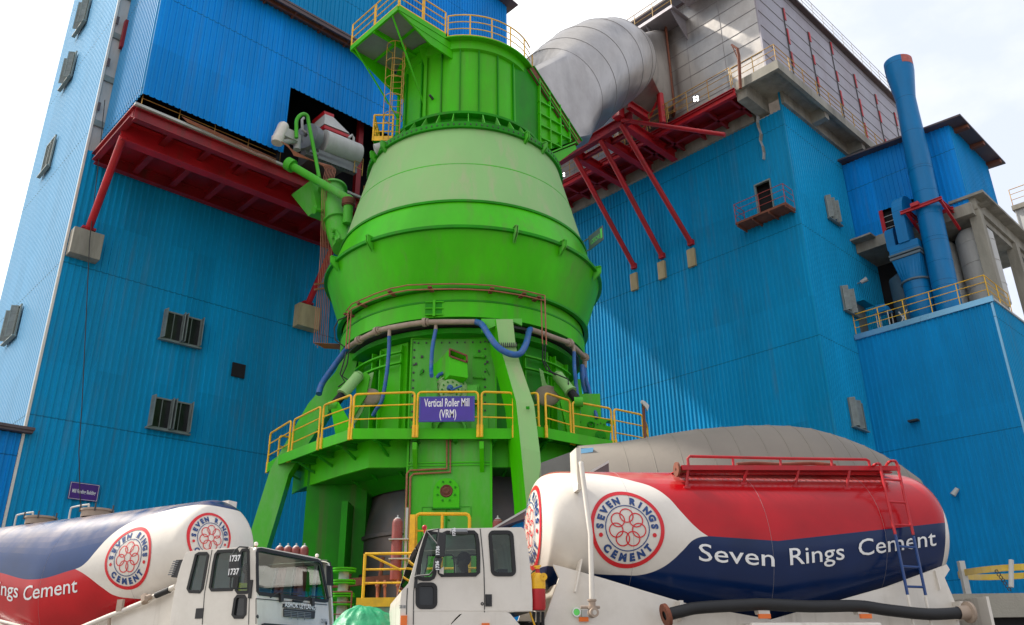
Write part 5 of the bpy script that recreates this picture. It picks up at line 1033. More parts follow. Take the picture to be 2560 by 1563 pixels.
for a, b in ((A, A.lerp(B, .5)), (A.lerp(B, .52), B), (B + uu * .05, B.lerp(C_, .5)), (B.lerp(C_, .53), C_)):
    mb = rail([a + Z * .06, b + Z * .06], h=1.1, r=.03, post=1.0, mids=(.4, .7), kick=.14); mb.build('railing', M['yel'], ml)
arcp = [pol(2.72, a, 23.46) for a in range(-12, 78, 6)]
mb = MB(); mb.tube([p + Z * 1.1 for p in arcp], .028, 7)
for q in (.4, .7): mb.tube([p + Z * 1.1 * q for p in arcp], .02, 6)
for p in arcp[::3]: mb.tube([p, p + Z * 1.1], .028, 7)
for p, q in zip(arcp[:-1], arcp[1:]): mb.beam(p + Z * .08, q + Z * .08, .014, .14)
mb.build('curved_railing', M['yel'], ml)
a = pol(2.72, 82, 23.46); b = pol(2.72, 96, 23.46); rail([a, b], h=1.1, r=.028, post=.6).build('railing', M['yelold'], ml)
mb = MB(); mb.lathe(AX, [(2.5, 23.42), (2.85, 23.42), (2.85, 23.47), (2.5, 23.48)], 72); mb.build('rim_walkway', M['green'], ml)
# cage ladder and yellow landing on the left of the cylinder
t0 = hC(985, 330, 3.3); lx = t0.x; ly = t0.y
ld = MB()
for dx in (-.2, .2): ld.tube([Vector((lx + dx, ly, 18.6)), Vector((lx + dx, ly, 23.3))], .02, 6)
for k in range(16): ld.tube([Vector((lx - .2, ly, 18.8 + .28 * k)), Vector((lx + .2, ly, 18.8 + .28 * k))], .013, 5)
for k in range(5):
    z = 20.0 + .8 * k; ring = [Vector((lx + .36 * math.cos(R(a)), ly - .38 - .38 * math.sin(R(a)), z)) for a in range(-60, 241, 25)]; ld.tube(ring, .015, 5)
for a in (20, 90, 160): ld.tube([Vector((lx + .36 * math.cos(R(a)), ly - .38 - .38 * math.sin(R(a)), 20.0)), Vector((lx + .36 * math.cos(R(a)), ly - .38 - .38 * math.sin(R(a)), 23.2))], .013, 5)
ld.build('cage_ladder', M['rustladder'] if 'rustladder' in M else M['yelold'], ml)
a = hY(932, 352, 26.4); b = hY(978, 352, 26.2); zz = a.z
mb = MB(); mb.obox(Vector((a.x, a.y, zz)), Vector((b.x - a.x, 0, 0)), Vector((0, 1.3, 0)), Z * .06); mb.build('landing', M['greend'], ml)
mb = rail([Vector((a.x, a.y + 1.2, zz)), Vector((a.x, a.y, zz)), Vector((b.x, a.y, zz))], h=1.15, r=.035, post=.45, mids=(.35, .68), kick=.2); mb.build('landing_railing', M['yel'], ml)
p = hY(958, 375, 25.9); mb = MB(); mb.cone(p - Vector((.3, 0, 0)), p + Vector((.35, .1, .25)), .22, .22, 18); mb.build('vent_stub', M['lgrey'], ml)
p = hC(1082, 248, 2.5); mb = MB(); mb.tube([p, p + Vector((-.1, -.18, .05))], .05, 8); mb.build('nozzle', M['bolt'], ml)
# --- green hood towards the silver duct
J1, J2 = hT(1330, 167, 18.9), hT(1451, 355, 18.9)     # joint edge
g1, g2, g3 = hT(1341, 192, 18.9), hT(1440, 350, 18.9), hT(1345, 385, 18.9)
e1 = hT(1337, 187, 18.9)
wv = V * 4.9
mb = MB(); mb.prism([e1, g2, g3, g3 - U * 1.2, e1 - U * 1.2], wv); hd = mb.build('outlet_hood', M['greend'], ml)
mb = MB(); inn = [hT(x, y, 18.85) for x, y in ((1343, 218), (1428, 347), (1347, 378))]
def rib(p, q): mb.beam(p - V * .05, q - V * .05, .14, .05)
for x, y0, y1 in ((1370, 238, 375), (1396, 275, 368), (1418, 310, 358)): rib(hT(x, y0 - 10, 18.9), hT(x + 3, y1, 18.9))
for (x0, y0, x1, y1) in ((1343, 254, 1379, 274), (1344, 284, 1405, 319), (1345, 313, 1424, 352), (1346, 345, 1402, 372)): rib(hT(x0, y0, 18.9), hT(x1, y1, 18.9))
rib(hT(1343, 200, 18.9), hT(1440, 352, 18.9)); rib(hT(1345, 200, 18.9), hT(1347, 382, 18.9)); rib(hT(1370, 385, 18.9), hT(1435, 358, 18.9))
mb.build('hood_rib', M['green'], hd)
mb = MB(); inn = [hT(x, y, 18.9) for x, y in ((1345, 225), (1425, 345), (1349, 375))]; mb.prism([p - V * .012 for p in inn], -V * .004); mb.build('hood_panel', M['green'], hd)
mb = MB(); mb.prism([hT(1372, 388, 18.85), hT(1438, 362, 18.85), hT(1442, 372, 18.85), hT(1390, 410, 18.85)], V * 4.4); mb.build('hood_base', M['green'], hd)
for k, dd in enumerate((0,)):
    n_ = (J2 - J1).normalized().cross(V).normalized(); n_ = n_ if n_.dot(U) > 0 else -n_
    mb = MB(); off = -n_ * .42
    mb.prism([J1 + off - V * .08, J2 + off - V * .08, J2 - V * .08, J1 - V * .08], V * 5.1); mb.build('expansion_joint', M['rust'], ml)
    mb = MB()
    for q in (0.0, .38): mb.beam(J1 - n_ * (q + .03) - V * .11, J2 - n_ * (q + .03) - V * .11, .05, .04)
    mb.build('joint_flange', M['greend'], ml)

# ================================================================ SILVER DUCT
dk = thing('silver_duct', 'big silver clad gas duct bending from the green mill to the bag filter', 'duct', W(27, 21, 22))
NS = 48
def rect_sec(c, ex, ey, hx, hy):
    out = []
    for k in range(NS):
        a = 2 * math.pi * (k + .5) / NS; x, y = math.cos(a), math.sin(a); s_ = 1 / max(abs(x), abs(y)); out.append(c + ex * x * s_ * hx + ey * y * s_ * hy)
    return out
def circ_sec(c, ex, ey, r): return [c + ex * math.cos(2 * math.pi * (k + .5) / NS) * r + ey * math.sin(2 * math.pi * (k + .5) / NS) * r for k in range(NS)]
jc = (J1 + J2) / 2 + V * 2.5; je = (J2 - J1).normalized(); jh = (J2 - J1).length / 2
pth = [((20.83, 22.41), 21.4, None), ((23.6, 25.6), 21.3, 2.22), ((24.5, 26.6), 21.3, 2.32), ((25.5, 27.8), 21.3, 2.35), ((26.8, 29.1), 21.35, 2.32), ((28.0, 30.15), 21.5, 2.2), ((29.1, 31.0), 21.8, 1.95), ((30.0, 31.7), 22.2, 1.65), ((30.8, 32.4), 22.7, 1.45)]
exm = (je + Z * -1.2).normalized(); secs = [rect_sec(jc, je, V, jh, 2.5), rect_sec(W(22.35, 21.4, 23.75), exm, V, 2.05, 2.42)]
for i in range(1, len(pth)):
    (s, z), t, r_ = pth[i]; (s2, z2), t2, _ = pth[min(i + 1, len(pth) - 1)]; (s1, z1), t1_, _ = pth[i - 1]
    d = (W(s2, t2, z2) - W(s1, t1_, z1)).normalized(); ex = (Vector(V).cross(d)); ex = ex.normalized(); ex = ex if ex.dot(je) > 0 else -ex
    ey = d.cross(ex); ey = ey.normalized(); ey = ey if ey.dot(V) > 0 else -ey
    secs.append(circ_sec(W(s, t, z), ex, ey, r_))
mb = MB(); mb.loft(secs, caps=False); mb.build('bend', M['silver'], dk)
mb = MB()
for i in range(2, len(secs) - 1):
    for f in (0.0,):
        if i + 1 >= len(secs): continue
        sec = [a.lerp(b, f) for a, b in zip(secs[i], secs[i + 1])]; cc_ = sum(sec, Vector()) / NS
        mb.tube([cc_ + (p - cc_) * 1.0015 for p in sec], .011, 4, closed=True)
mb.build('seam_ring', M['seamg'], dk)
ex = Z * -1; inl = rect_sec(W(36.55, 25.9, 35.6), -Z, V, 3.45, 2.4)
mb = MB(); mb.loft([secs[-1], inl], caps=False); mb.build('inlet_cone', M['silver'], dk)
mb = MB()
for a, b in ((W(36.3, 23.45, 32.1), W(36.3, 23.45, 39.1)),): mb.beam(a, b, .55, .12)
mb.build('inlet_flange', M['rust'], dk)

# ================================================================ ROTARY FEEDER and pipes on the overhang deck
rf = thing('rotary_feeder', 'grey rotary feeder machine with white hopper inside the dark opening', 'machine', W(16.4, 28.6, 21.4))
t = 28.2
a, b = hT(800, 380, t), hT(868, 345, t)
def TP(px, py, tt=28.2): return hT(px, py, tt)
mb = MB(); mb.prism([TP(805, 335), TP(812, 308), TP(874, 336), TP(870, 378), TP(868, 420), TP(790, 385), TP(795, 350)], V * 1.6); mb.build('housing', M['grey'], rf)
mb = MB(); c = (TP(808, 352, 28.1)); d = (TP(872, 378, 28.1) - c).normalized(); mb.cone(c - d * .05 - Z * .1, c + d * 1.75 - Z * .1, .58, .58, 28); mb.build('drum', M['greylt'] if 'greylt' in M else M['lgrey'], rf)
mb = MB(); mb.prism([TP(811, 312, 28.0), TP(874, 338, 28.0), TP(874, 345, 28.0), TP(811, 320, 28.0)], V * 1.8, 1); q = [TP(811, 309, 28.0), TP(874, 334, 28.0)]; top = [TP(812, 285, 28.4), TP(833, 293, 28.4)]
mb.loft([[q[0], q[1], q[1] + V * 1.7, q[0] + V * 1.7], [top[0], top[1], top[1] + V * .9, top[0] + V * .9]], smooth=False); mb.prism([TP(810, 277, 28.4), TP(835, 286, 28.4), TP(835, 294, 28.4), TP(811, 286, 28.4)], V * 1.0, 1); mb.build('inlet_hopper', [M['lgrey'], M['redb']], rf)
mb = MB(); c = TP(708, 318, 27.9); c2_ = TP(696, 345, 27.9); mb.cone(c, TP(694, 349, 27.9), .24, .24, 24); mb.cone(TP(695, 347, 27.9), TP(692, 358, 27.9), .27, .23, 24); mb.sphere(c, .24, 10); mb.build('motor', M['white'], rf)
mb = MB(); mb.cbox(TP(722, 340, 27.9), U * .7, V * .4, Z * .42); mb.cone(TP(700, 357, 27.9), TP(738, 350, 27.9), .12, .15, 12); mb.cone(TP(745, 340, 28), TP(742, 375, 28), .14, .16, 14); mb.build('gearbox', M['lgrey'], rf)
mb = MB(); mb.lathe(TP(775, 348, 28.2), [(.1, .3), (.62, .28), (.66, .1), (.66, -.1)], 28, ax=-U - V * .4); mb.prism([TP(752, 340), TP(775, 318), TP(790, 330), TP(795, 395), TP(765, 385)], V * .3); mb.build('end_cover', M['grey'], rf)
for z, l in ((0, 'walkway'),):
    mb = MB(); mb.beam(TP(792, 388, 28.0), TP(888, 425, 28.0), .3, .45); mb.beam(TP(775, 378, 27.9), TP(880, 420, 27.9), .1, .12); mb.build('base_frame', M['grey'], rf)
    mb = MB()
    for k in range(14): p = TP(800, 392, 27.9).lerp(TP(885, 424, 27.9), k / 13); mb.cbox(p, U * .05, V * .05, Z * .35)
    mb.build('bolt_row', M['bolt'], rf)
mb = rail([TP(885, 432, 27.8), TP(905, 440, 27.8)], h=.9, r=.02, post=.5); mb.build('guard_railing', M['yelold'], rf)
mb = MB(); pts = [TP(872, 345, 27.9), TP(880, 338, 27.9), TP(884, 345, 27.9), TP(883, 368, 27.9), TP(877, 375, 27.9)]; mb.tube(pts, .06, 8); pts = [TP(760, 295, 28.1), TP(755, 300, 28.1), TP(756, 325, 28.1), TP(765, 332, 28.1)]; mb.tube(pts, .06, 8); mb.build('air_line', M['lgrey'], rf)

cf = thing('green_feed_chute', 'green feed chute and pipes dropping from the rotary feeder into the mill', 'chute', TP(810, 600, 26))
def smooth(P_, n=6):
    P_ = [Vector(p) for p in P_]; out = []
    for i in range(len(P_) - 1):
        p0, p1, p2, p3 = P_[max(i - 1, 0)], P_[i], P_[i + 1], P_[min(i + 2, len(P_) - 1)]
        for k in range(n):
            t = k / n; out.append(0.5 * ((2 * p1) + (-p0 + p2) * t + (2 * p0 - 5 * p1 + 4 * p2 - p3) * t * t + (-p0 + 3 * p1 - 3 * p2 + p3) * t ** 3))
    return out + [P_[-1]]
MB().tube(smooth([TP(741, 345, 27.6), TP(741, 325, 27.6), TP(742, 300, 27.6), TP(755, 286, 27.6), TP(768, 290, 27.6), TP(772, 310, 27.6), TP(786, 380, 27.4), TP(798, 445, 27.0)]), .08, 12).build('bent_pipe', M['greenm'], cf)
pa, pb, pc = TP(730, 415, 27.5), TP(872, 498, 25.6), TP(868, 560, 25.6)
mb = MB(); mb.cone(pa, pb, .165, .165, 18); mb.cone(pb, pc, .19, .19, 18); mb.cone(pa - (pb - pa).normalized() * .25, pa + (pb - pa).normalized() * .05, .28, .28, 18); mb.sphere(pb, .19, 8); mb.build('slanting_pipe', M['greenm'], cf)
mb = MB()
for k in range(5): c = pb.lerp(pc, .02 + k * .045); mb.cone(c, c + (pc - pb).normalized() * .07, .27, .27, 18); mb.cone(c, c + (pc - pb).normalized() * .12, .23, .23, 18)
mb.build('bellows', M['rust'], cf)
q = [TP(778, 450, 27.4), TP(835, 470, 27.4)]; l_ = [TP(800, 520, 27.0), TP(850, 540, 27.0)]
mb = MB(); s0 = [q[0], q[1], q[1] + V * 1.6, q[0] + V * 1.6]; c = TP(832, 545, 27.4); rr = .75; s1 = []
mb.loft([s0, [l_[0] + V * .2, l_[1] + V * .2, l_[1] + V * .9, l_[0] + V * .9]], smooth=False); mb.build('hopper', M['greenm'], cf)
c0, c1, c2_ = TP(832, 475, 27.0), TP(835, 530, 26.6), TP(848, 590, 26.0)
mb = MB(); mb.tube([c0, c1, c2_, TP(858, 620, 25.6)], [.5, .5, .46, .42], 24); mb.lathe(c1 + (c2_ - c1) * .5, [(.45, -.03), (.58, -.03), (.58, .03), (.45, .03)], 28, ax=(c2_ - c1)); mb.lathe(c0, [(.5, -.05), (.6, -.05), (.6, .05), (.5, .05)], 28, ax=(c1 - c0)); mb.build('chute_body', M['greenm'], cf)
mb = MB(); mb.tube(smooth([TP(828, 577, 25.6), TP(838, 578, 25.6), TP(846, 590, 25.5), TP(848, 600, 25.4)]), .09, 8); mb.tube(smooth([TP(828, 592, 25.6), TP(838, 594, 25.6), TP(844, 603, 25.4)]), .09, 8); mb.tube([TP(785, 525, 26.4), TP(805, 528, 26.6)], .09, 8); mb.cone(TP(784, 525, 26.4), TP(787, 525, 26.4), .16, .16, 12); mb.build('air_nozzle', M['greenm'], cf)
pb_ = MB()
for k in range(8):
    x = 805 + 3.7 * k; o_ = 1.0 - k * .06
    pts = [TP(690 + 6 * k, 368 - 3 * k + 2, 27.6), TP(740 + 5 * k, 392 - k, 27.5), TP(800 + 2 * k, 420 - k, 27.3)]
    pb_.tube(smooth([TP(808 + 3 * k, 415, 27.2), TP(x + 8, 425, 26.9), TP(x + 5, 440, 26.7), TP(x, 470, 26.6)], 4), .013, 5)
    pb_.tube([TP(x, 470, 26.6), TP(801 + 4 * k, 640, 26.2), TP(784 + 4.9 * k, 858 + (k % 3) * 6, 25.9)], .013, 5)
    pb_.tube([TP(700 + 3 * k, 352 + 1.5 * k, 27.7), TP(735, 378 + 1.6 * k, 27.6), TP(808 + 3 * k, 415, 27.2)], .014, 5)
    if k < 5: pb_.tube([TP(455 + k * 3, 292 + 3 * k, 28.3), TP(690, 398 + 3 * k, 28.2)], .014, 5)
for k in range(5): pb_.tube([TP(785 + 6 * k, 858 + 3 * k, 25.9), TP(868, 862 + 3 * k, 25.7)], .022, 5)
for y in (709, 722): pb_.beam(TP(786, y + 2, 26.05), TP(824, y - 2, 26.05), .05, .06)
o = pb_.build('pipe_bundle', M['copper']); tag(o, 'bundle of thin copper pipes hanging between feeder deck and mill', 'pipes')
# ================================================================ TANKER TRUCKS
class Fr:
    """truck frame: a towards the tail, b away from the near side, z up"""
    def __init__(s, o, ang, far):
        s.o = o; s.w = Vector((math.cos(ang), math.sin(ang), 0)); n = Vector((-s.w.y, s.w.x, 0)); s.n = n if n.dot(far) > 0 else -n
    def p(s, a, b, z): return s.o + s.w * a + s.n * b + Z * z
    def onb(s, px, py, b=0): q = hit(px, py, s.n, s.o.dot(s.n) + b); return ((q - s.o).dot(s.w), q.z)
    def ona(s, px, py, a=0): q = hit(px, py, s.w, s.o.dot(s.w) + a); return ((q - s.o).dot(s.n), q.z)
def rrect(x0, x1, z0, z1, r, n=4, sl0=0, sl1=0):
    """rounded quad; sl0/sl1 lean of left and right edges"""
    pts = []
    for cx, cz, a0 in ((x1 - r, z1 - r, 0), (x0 + r, z1 - r, 90), (x0 + r, z0 + r, 180), (x1 - r, z0 + r, 270)):
        for k in range(n + 1):
            a = R(a0 + 90 * k / n); x, z = cx + r * math.cos(a), cz + r * math.sin(a); f = (z - z0) / (z1 - z0); t = (x - x0) / (x1 - x0); pts.append((x + (sl0 * (1 - t) + sl1 * t) * f, z))
    return pts
def plate(mb, fr, outl, holes, b0, th, m=0, yaw=None):
    vs, fs = curve_plate(outl, holes, th); mb.add([fr.p(v.x, b0 + th / 2 + v.z, v.y) for v in vs], fs, m); return mb
def shrink(poly, d):
    cx = sum(p[0] for p in poly) / len(poly); cz = sum(p[1] for p in poly) / len(poly); out = []
    n = len(poly)
    for i in range(n):
        p0 = Vector(poly[i - 1]); p1 = Vector(poly[i]); p2 = Vector(poly[(i + 1) % n]); e = (p2 - p0); 
        if e.length < 1e-6: out.append(tuple(p1)); continue
        nn = Vector((-e.y, e.x)).normalized(); 
        if nn.dot(Vector((cx, cz)) - p1) < 0: nn = -nn
        out.append(tuple(p1 + nn * d))
    return out

def driver(name, label, fr, a, b, z, shirt, face=-1, cap=True):
    """seated driver, one skinned body; z = seat height"""
    me = bpy.data.meshes.new('p'); J = {}; vs = []; es = []; rs = []
    def j(n, a_, b_, z_, r, par=None):
        vs.append(fr.p(a + a_, b + b_, z + z_)); rs.append(r); J[n] = len(vs) - 1
        if par: es.append((J[par], J[n]))
    f = 1 if face < 0 else -1    # forward is -a when face<0
    def F_(x): return -x * f
    j('pel', F_(0), 0, .10, .15); j('belly', F_(.02), 0, .28, .145, 'pel'); j('chest', F_(.03), 0, .47, .16, 'belly'); j('neck', F_(.05), 0, .62, .06, 'chest')
    j('neck2', F_(.06), 0, .68, .055, 'neck'); j('jaw', F_(.085), 0, .74, .075, 'neck2'); j('head', F_(.075), 0, .82, .095, 'jaw'); j('crown', F_(.07), 0, .89, .075, 'head')
    for sg in (-1, 1):
        s = str(sg); j('sh' + s, F_(.03), .18 * sg, .55, .07, 'chest'); j('el' + s, F_(.16), .24 * sg, .32, .05, 'sh' + s); j('wr' + s, F_(.40), .17 * sg, .40, .032, 'el' + s); j('hd' + s, F_(.46), .15 * sg, .42, .035, 'wr' + s)
        for q in (-1, 0, 1): j('f%s%d' % (s, q), F_(.54), (.15 + q * .022) * sg, .43 + .01 * q, .011, 'hd' + s)
        j('hip' + s, F_(.03), .1 * sg, .06, .1, 'pel'); j('kn' + s, F_(.45), .14 * sg, .08, .075, 'hip' + s); j('an' + s, F_(.60), .14 * sg, -.32, .05, 'kn' + s); j('ft' + s, F_(.74), .14 * sg, -.36, .04, 'an' + s)
    me.from_pydata([tuple(v) for v in vs], es, []); ob = bpy.data.objects.new('p', me); scene.collection.objects.link(ob)
    sk = ob.modifiers.new('s', 'SKIN'); sk.use_smooth_shade = True
    for v, r in zip(me.skin_vertices[0].data, rs): v.radius = (r, r)
    me.skin_vertices[0].data[0].use_root = True; ob.modifiers.new('u', 'SUBSURF').levels = 2
    dg = bpy.context.evaluated_depsgraph_get(); m2 = bpy.data.meshes.new_from_object(ob.evaluated_get(dg)); bpy.data.objects.remove(ob)
    m2.materials.clear(); m2.materials.append(M['skin']); m2.materials.append(shirt); m2.materials.append(M['seat'])
    base = fr.p(a, b, z)
    for p in m2.polygons:
        c = p.center; h = c.z - z; p.use_smooth = True; da = abs((c - base).dot(fr.w))
        p.material_index = 2 if h < .12 else (1 if h < .62 and not (da > .27 and h > .3) else 0)
    m2.transform(Matrix.Translation(-base)); o = bpy.data.objects.new('person', m2); scene.collection.objects.link(o); o.location = base; WL[o.name] = base; tag(o, label, 'person')
    mb = MB(); hc = fr.p(a + F_(.068), b, z + .845); mb.sphere(hc + Z * .01, .108, 10, 0, (1, 1, 1.0))
    mb2 = MB(); hv = [v for v in mb.v]; mb2.v = mb.v; mb2.f = []; 
    fw_ = -fr.w * f
    for fc_ in mb.f:
        c = sum((mb.v[i] for i in fc_), Vector()) / 4 - hc
        if c.z > -.02 or c.dot(fw_) < -.03 and c.z > -.08: mb2.f.append(fc_)
    mb2.m = [0] * len(mb2.f); mb2.sm = [True] * len(mb2.f); h_ = mb2.build('cap' if cap else 'hair', M['hair'], o)
    if cap: MB().prism([hc + fw_ * .08 + Z * .03 + fr.n * s * .07 for s in (-1, 1)] + [hc + fw_ * .19 + Z * .01 + fr.n * s * .05 for s in (1, -1)], Z * .012).build('peak', M['hair'], h_)
    mb = MB(); mb.sphere(hc + fw_ * .10 - Z * .05, .018, 5, 0, (1, 1, 1.6)); mb.build('nose', M['skin'], o)
    mb = MB()
    for s in (-1, 1): mb.sphere(hc + fw_ * .092 + fr.n * .035 * s - Z * .015, .012, 5)
    mb.build('eyes', M['blackp'], o)
    mb = MB()
    for s in (-1, 1): mb.sphere(hc + fr.n * .10 * s - Z * .03, .025, 5, 0, (1, .5, 1.3))
    mb.build('ears', M['skin'], o); mb = MB(); mb.sphere(hc + fw_ * .088 - Z * .095, .022, 5, 0, (.6, 1.4, .4)); mb.build('mouth', M['rust'], o)
    return o

def wheel(par, fr, a, b, r=.5, w=.28):
    c = fr.p(a, b, r + .005); mb = MB(); mb.lathe(c, [(r * .55, -w / 2), (r * .9, -w / 2), (r, -w * .35), (r, w * .35), (r * .9, w / 2), (r * .55, w / 2)], 32, ax=fr.n); t = mb.build('wheel', M['black'], par)
    mb = MB(); mb.lathe(c, [(.01, -w * .3), (r * .18, -w * .45), (r * .25, -w * .2), (r * .5, -w * .25), (r * .56, -w * .48), (r * .56, w * .48)], 24, ax=fr.n); mb.build('rim', M['grey'], t)

def cab(tr, fr, k):
    """cab shell; near side in the plane b=0, nose at a<0.  k: dict of fitted side outline"""
    out, holes = k['out'], k['holes']; WD = k['wd']; mats = M['white']
    mb = MB(); plate(mb, fr, out, holes, 0, .05); sd_ = mb.build('side_panel', mats, tr, bevel=.006)
    mb = MB(); plate(mb, fr, out, holes[1:], WD - .05, .05); mb.build('side_panel', mats, tr, bevel=.006)
    names = k['hn']
    for i, h in enumerate(holes):
        for b, far in ((0.0, 0), (WD - .05, 1)):
            if far and i == 0: continue
            mb = MB(); plate(mb, fr, shrink(h, -.028), [shrink(h, .022)], b - .012 if not far else b + .037, .03); s_ = mb.build('window', M['black'], tr)
            mb = MB(); plate(mb, fr, shrink(h, .004), [], b + .02, .0); mb.build('pane', M['glass'] if names[i] != 'port' else M['glassd'], s_)
    return sd_

def bpt(fr, a, b, z): return fr.p(a, b, z)
# ------------------------------------------------ right truck frame
oR = hit(1150, 1450, Vector((0, 1, 0)), 11.6); oR.z = 0
fR = Fr(oR, R(11.5), Vector((0, 1, 0)))
def rc(x, y): return (950 + x / 4.806, 1250 + y / 4.806)
def poly(fr, pts, b=0, conv=None): return [fr.onb(*(conv(*p) if conv else p), b) for p in pts]
outR = poly(fR, [(240, 1560), (242, 1370), (245, 1200), (262, 1090), (300, 1050), (345, 1000), (380, 880), (470, 590), (545, 385), (566, 362), (620, 350), (800, 343), (1200, 338), (1600, 330), (1700, 328), (1728, 345), (1748, 395), (1775, 560), (1800, 750), (1822, 980), (1832, 1200), (1832, 1340), (1620, 1345), (1520, 1355), (1010, 1362), (955, 1375), (900, 1430), (855, 1485), (840, 1560)], 0, rc)
zlow = 1.15
outR = [(a, z) for a, z in outR]; outR[0] = (outR[0][0], zlow); outR[-1] = (outR[-1][0] + .0, zlow)
def hole(fr, pts, conv): return poly(fr, pts, 0, conv)
def rq(fr, x0, y0, x1, y1, r, sl=0, conv=None):
    # rounded quad in photo crop coords; sl shifts the top edge
    P_ = []
    for cx, cy, a0 in ((x1 - r, y0 + r, 0), (x0 + r, y0 + r, 90), (x0 + r, y1 - r, 180), (x1 - r, y1 - r, 270)):
        for q in range(5):
            a = R(a0 + 22.5 * q); x = cx + r * math.cos(a); y = cy - r * math.sin(a); P_.append((x + sl * (y1 - y) / (y1 - y0), y))
    return poly(fr, P_, 0, conv)
hR = [rq(fR, 452, 1018, 662, 1285, 50, 0, rc), hole(fR, [(462, 905), (478, 940), (520, 950), (600, 948), (635, 930), (650, 890), (660, 800), (690, 640), (700, 400), (600, 400), (572, 408), (545, 470), (500, 640), (475, 780)], rc),
      hole(fR, [(720, 880), (735, 900), (1150, 895), (1178, 870), (1180, 700), (1172, 520), (1155, 420), (1130, 392), (800, 396), (770, 400), (765, 520), (740, 640), (715, 700), (708, 800)], rc), rq(fR, 1358, 392, 1612, 893, 45, -36, rc)]
sp = [(1,), ]
tR = thing('tanker_truck', 'cement tanker truck with red over dark blue tank carrying a red catwalk and ladder', 'truck', fR.p(3, 1.1, 0))
WDR = 2.25
cab(tR, fR, dict(out=outR, holes=hR, wd=WDR, hn=['port', 'v', 'd', 's']))
def shell(tr, fr, out, WD, i0, i1, name, mat, inset=0.05, th=.04, off=0.0):
    mb = MB()
    for i in range(i0, i1):
        (a, z), (a2, z2) = out[i], out[i + 1]; mb.add([fr.p(a, inset, z), fr.p(a2, inset, z2), fr.p(a2, WD - inset, z2), fr.p(a, WD - inset, z)], [(0, 1, 2, 3)], 0, False)
    return mb.build(name, mat, tr)
iA = 4; iB = 9
shell(tR, fR, outR, WDR, 0, iA + 1, 'front_panel', M['white']); shell(tR, fR, outR, WDR, iA + 1, iB - 1, 'windshield', M['glassw'])
shell(tR, fR, outR, WDR, iB - 1, 15, 'roof', M['white']); shell(tR, fR, outR, WDR, 15, 22, 'rear_panel', M['white'])
a0, z0 = outR[21]; mb = MB(); mb.add([fR.p(-.7, .06, 1.95), fR.p(a0, .06, 1.95), fR.p(a0, WDR - .06, 1.95), fR.p(-.7, WDR - .06, 1.95)], [(0, 1, 2, 3)]); mb.obox(fR.p(-.66, .12, 2.0), fR.w * .35, fR.n * (WDR - .24), Z * .42); mb.build('dashboard', M['seat'], tR)
for b in (.25, 1.45): mb = MB(); mb.obox(fR.p(.18, b, 1.97), fR.w * .45, fR.n * .5, Z * .12); mb.obox(fR.p(.56, b, 2.08), fR.w * .13, fR.n * .5, Z * .55); mb.build('seat', M['seat'], tR)
c = fR.p(-.30, 1.65, 2.33); mb = MB(); mb.tube([c + fR.n * .2 * math.cos(R(a)) + (Z * .16 + fR.w * .12) * math.sin(R(a)) for a in range(0, 360, 20)], .016, 6, closed=True); mb.tube([c, c - fR.w * .25 - Z * .3], .03, 6); mb.build('steering_wheel', M['black'], tR)
# seams, handle, keyhole, mirror, wipers, lamps
def strip(mb, fr, pts, w=.012, b=-.003, m=0):
    for p, q in zip(pts[:-1], pts[1:]): mb.beam(fr.p(p[0], b, p[1]), fr.p(q[0], b, q[1]), w, .006, m, up=fr.n)
mb = MB(); strip(mb, fR, [fR.onb(*rc(*p)) for p in ((1203, 345), (1225, 560), (1248, 830), (1255, 1100), (1255, 1350))]); strip(mb, fR, [fR.onb(*rc(*p)) for p in ((552, 392), (480, 620), (425, 900), (405, 1100), (400, 1500))]); strip(mb, fR, [fR.onb(*rc(*p)) for p in ((330, 1060), (322, 1200), (318, 1380))]); mb.build('door_seam', M['bolt'], tR)
mb = MB(); a, z = fR.onb(*rc(1265, 1280)); a2, z2 = fR.onb(*rc(1343, 1135)); mb.obox(fR.p(a, -.012, z), fR.w * (a2 - a), fR.n * .02, Z * (z2 - z)); mb.obox(fR.p(a + .012, -.03, z + .03), fR.w * .035, fR.n * .02, Z * (z2 - z - .06)); dhl = mb.build('door_handle', M['blackp'], tR)
a, z = fR.onb(*rc(1228, 1248)); mb = MB(); mb.lathe(fR.p(a, -.004, z), [(.01, .01), (.018, .008), (.022, 0)], 14, ax=-fR.n); mb.build('lock', M['bolt'], tR)
mb = MB(); a0_, z0_ = fR.onb(*rc(400, 1325)); a1_, z1_ = fR.onb(*rc(1830, 1320)); mb.obox(fR.p(a0_, -.006, z0_ - .008), fR.w * (a1_ - a0_), fR.n * .01, Z * .016); mb.build('trim_strip', M['whited'] if 'whited' in M else M['white'], tR)
def Rp(x, y, b): a, z = fR.onb(*rc(x, y), b); return fR.p(a, b, z)
mb = MB(); mb.tube([Rp(690, 560, -.22), Rp(706, 350, -.2), Rp(560, 375, .0), Rp(560, 390, .02)], .012, 6); mb.tube([Rp(560, 370, 0), Rp(690, 530, -.22)], .01, 6); mb.tube([Rp(420, 930, -.02), Rp(450, 912, -.1), Rp(595, 900, -.22), Rp(640, 850, -.25), Rp(660, 700, -.25)], .012, 6); mb.obox(Rp(412, 1055, -.03), fR.w * .04, fR.n * .04, Z * .13); mb.build('mirror_arm', M['blackp'], tR)
mb = MB(); mb.loft([[Rp(705, 385, -.28), Rp(790, 395, -.28), Rp(795, 410, -.2), Rp(710, 400, -.2)], [Rp(665, 680, -.28), Rp(775, 690, -.28), Rp(778, 680, -.2), Rp(670, 670, -.2)]], smooth=False); mb.build('mirror', M['blackp'], tR, bevel=.01)
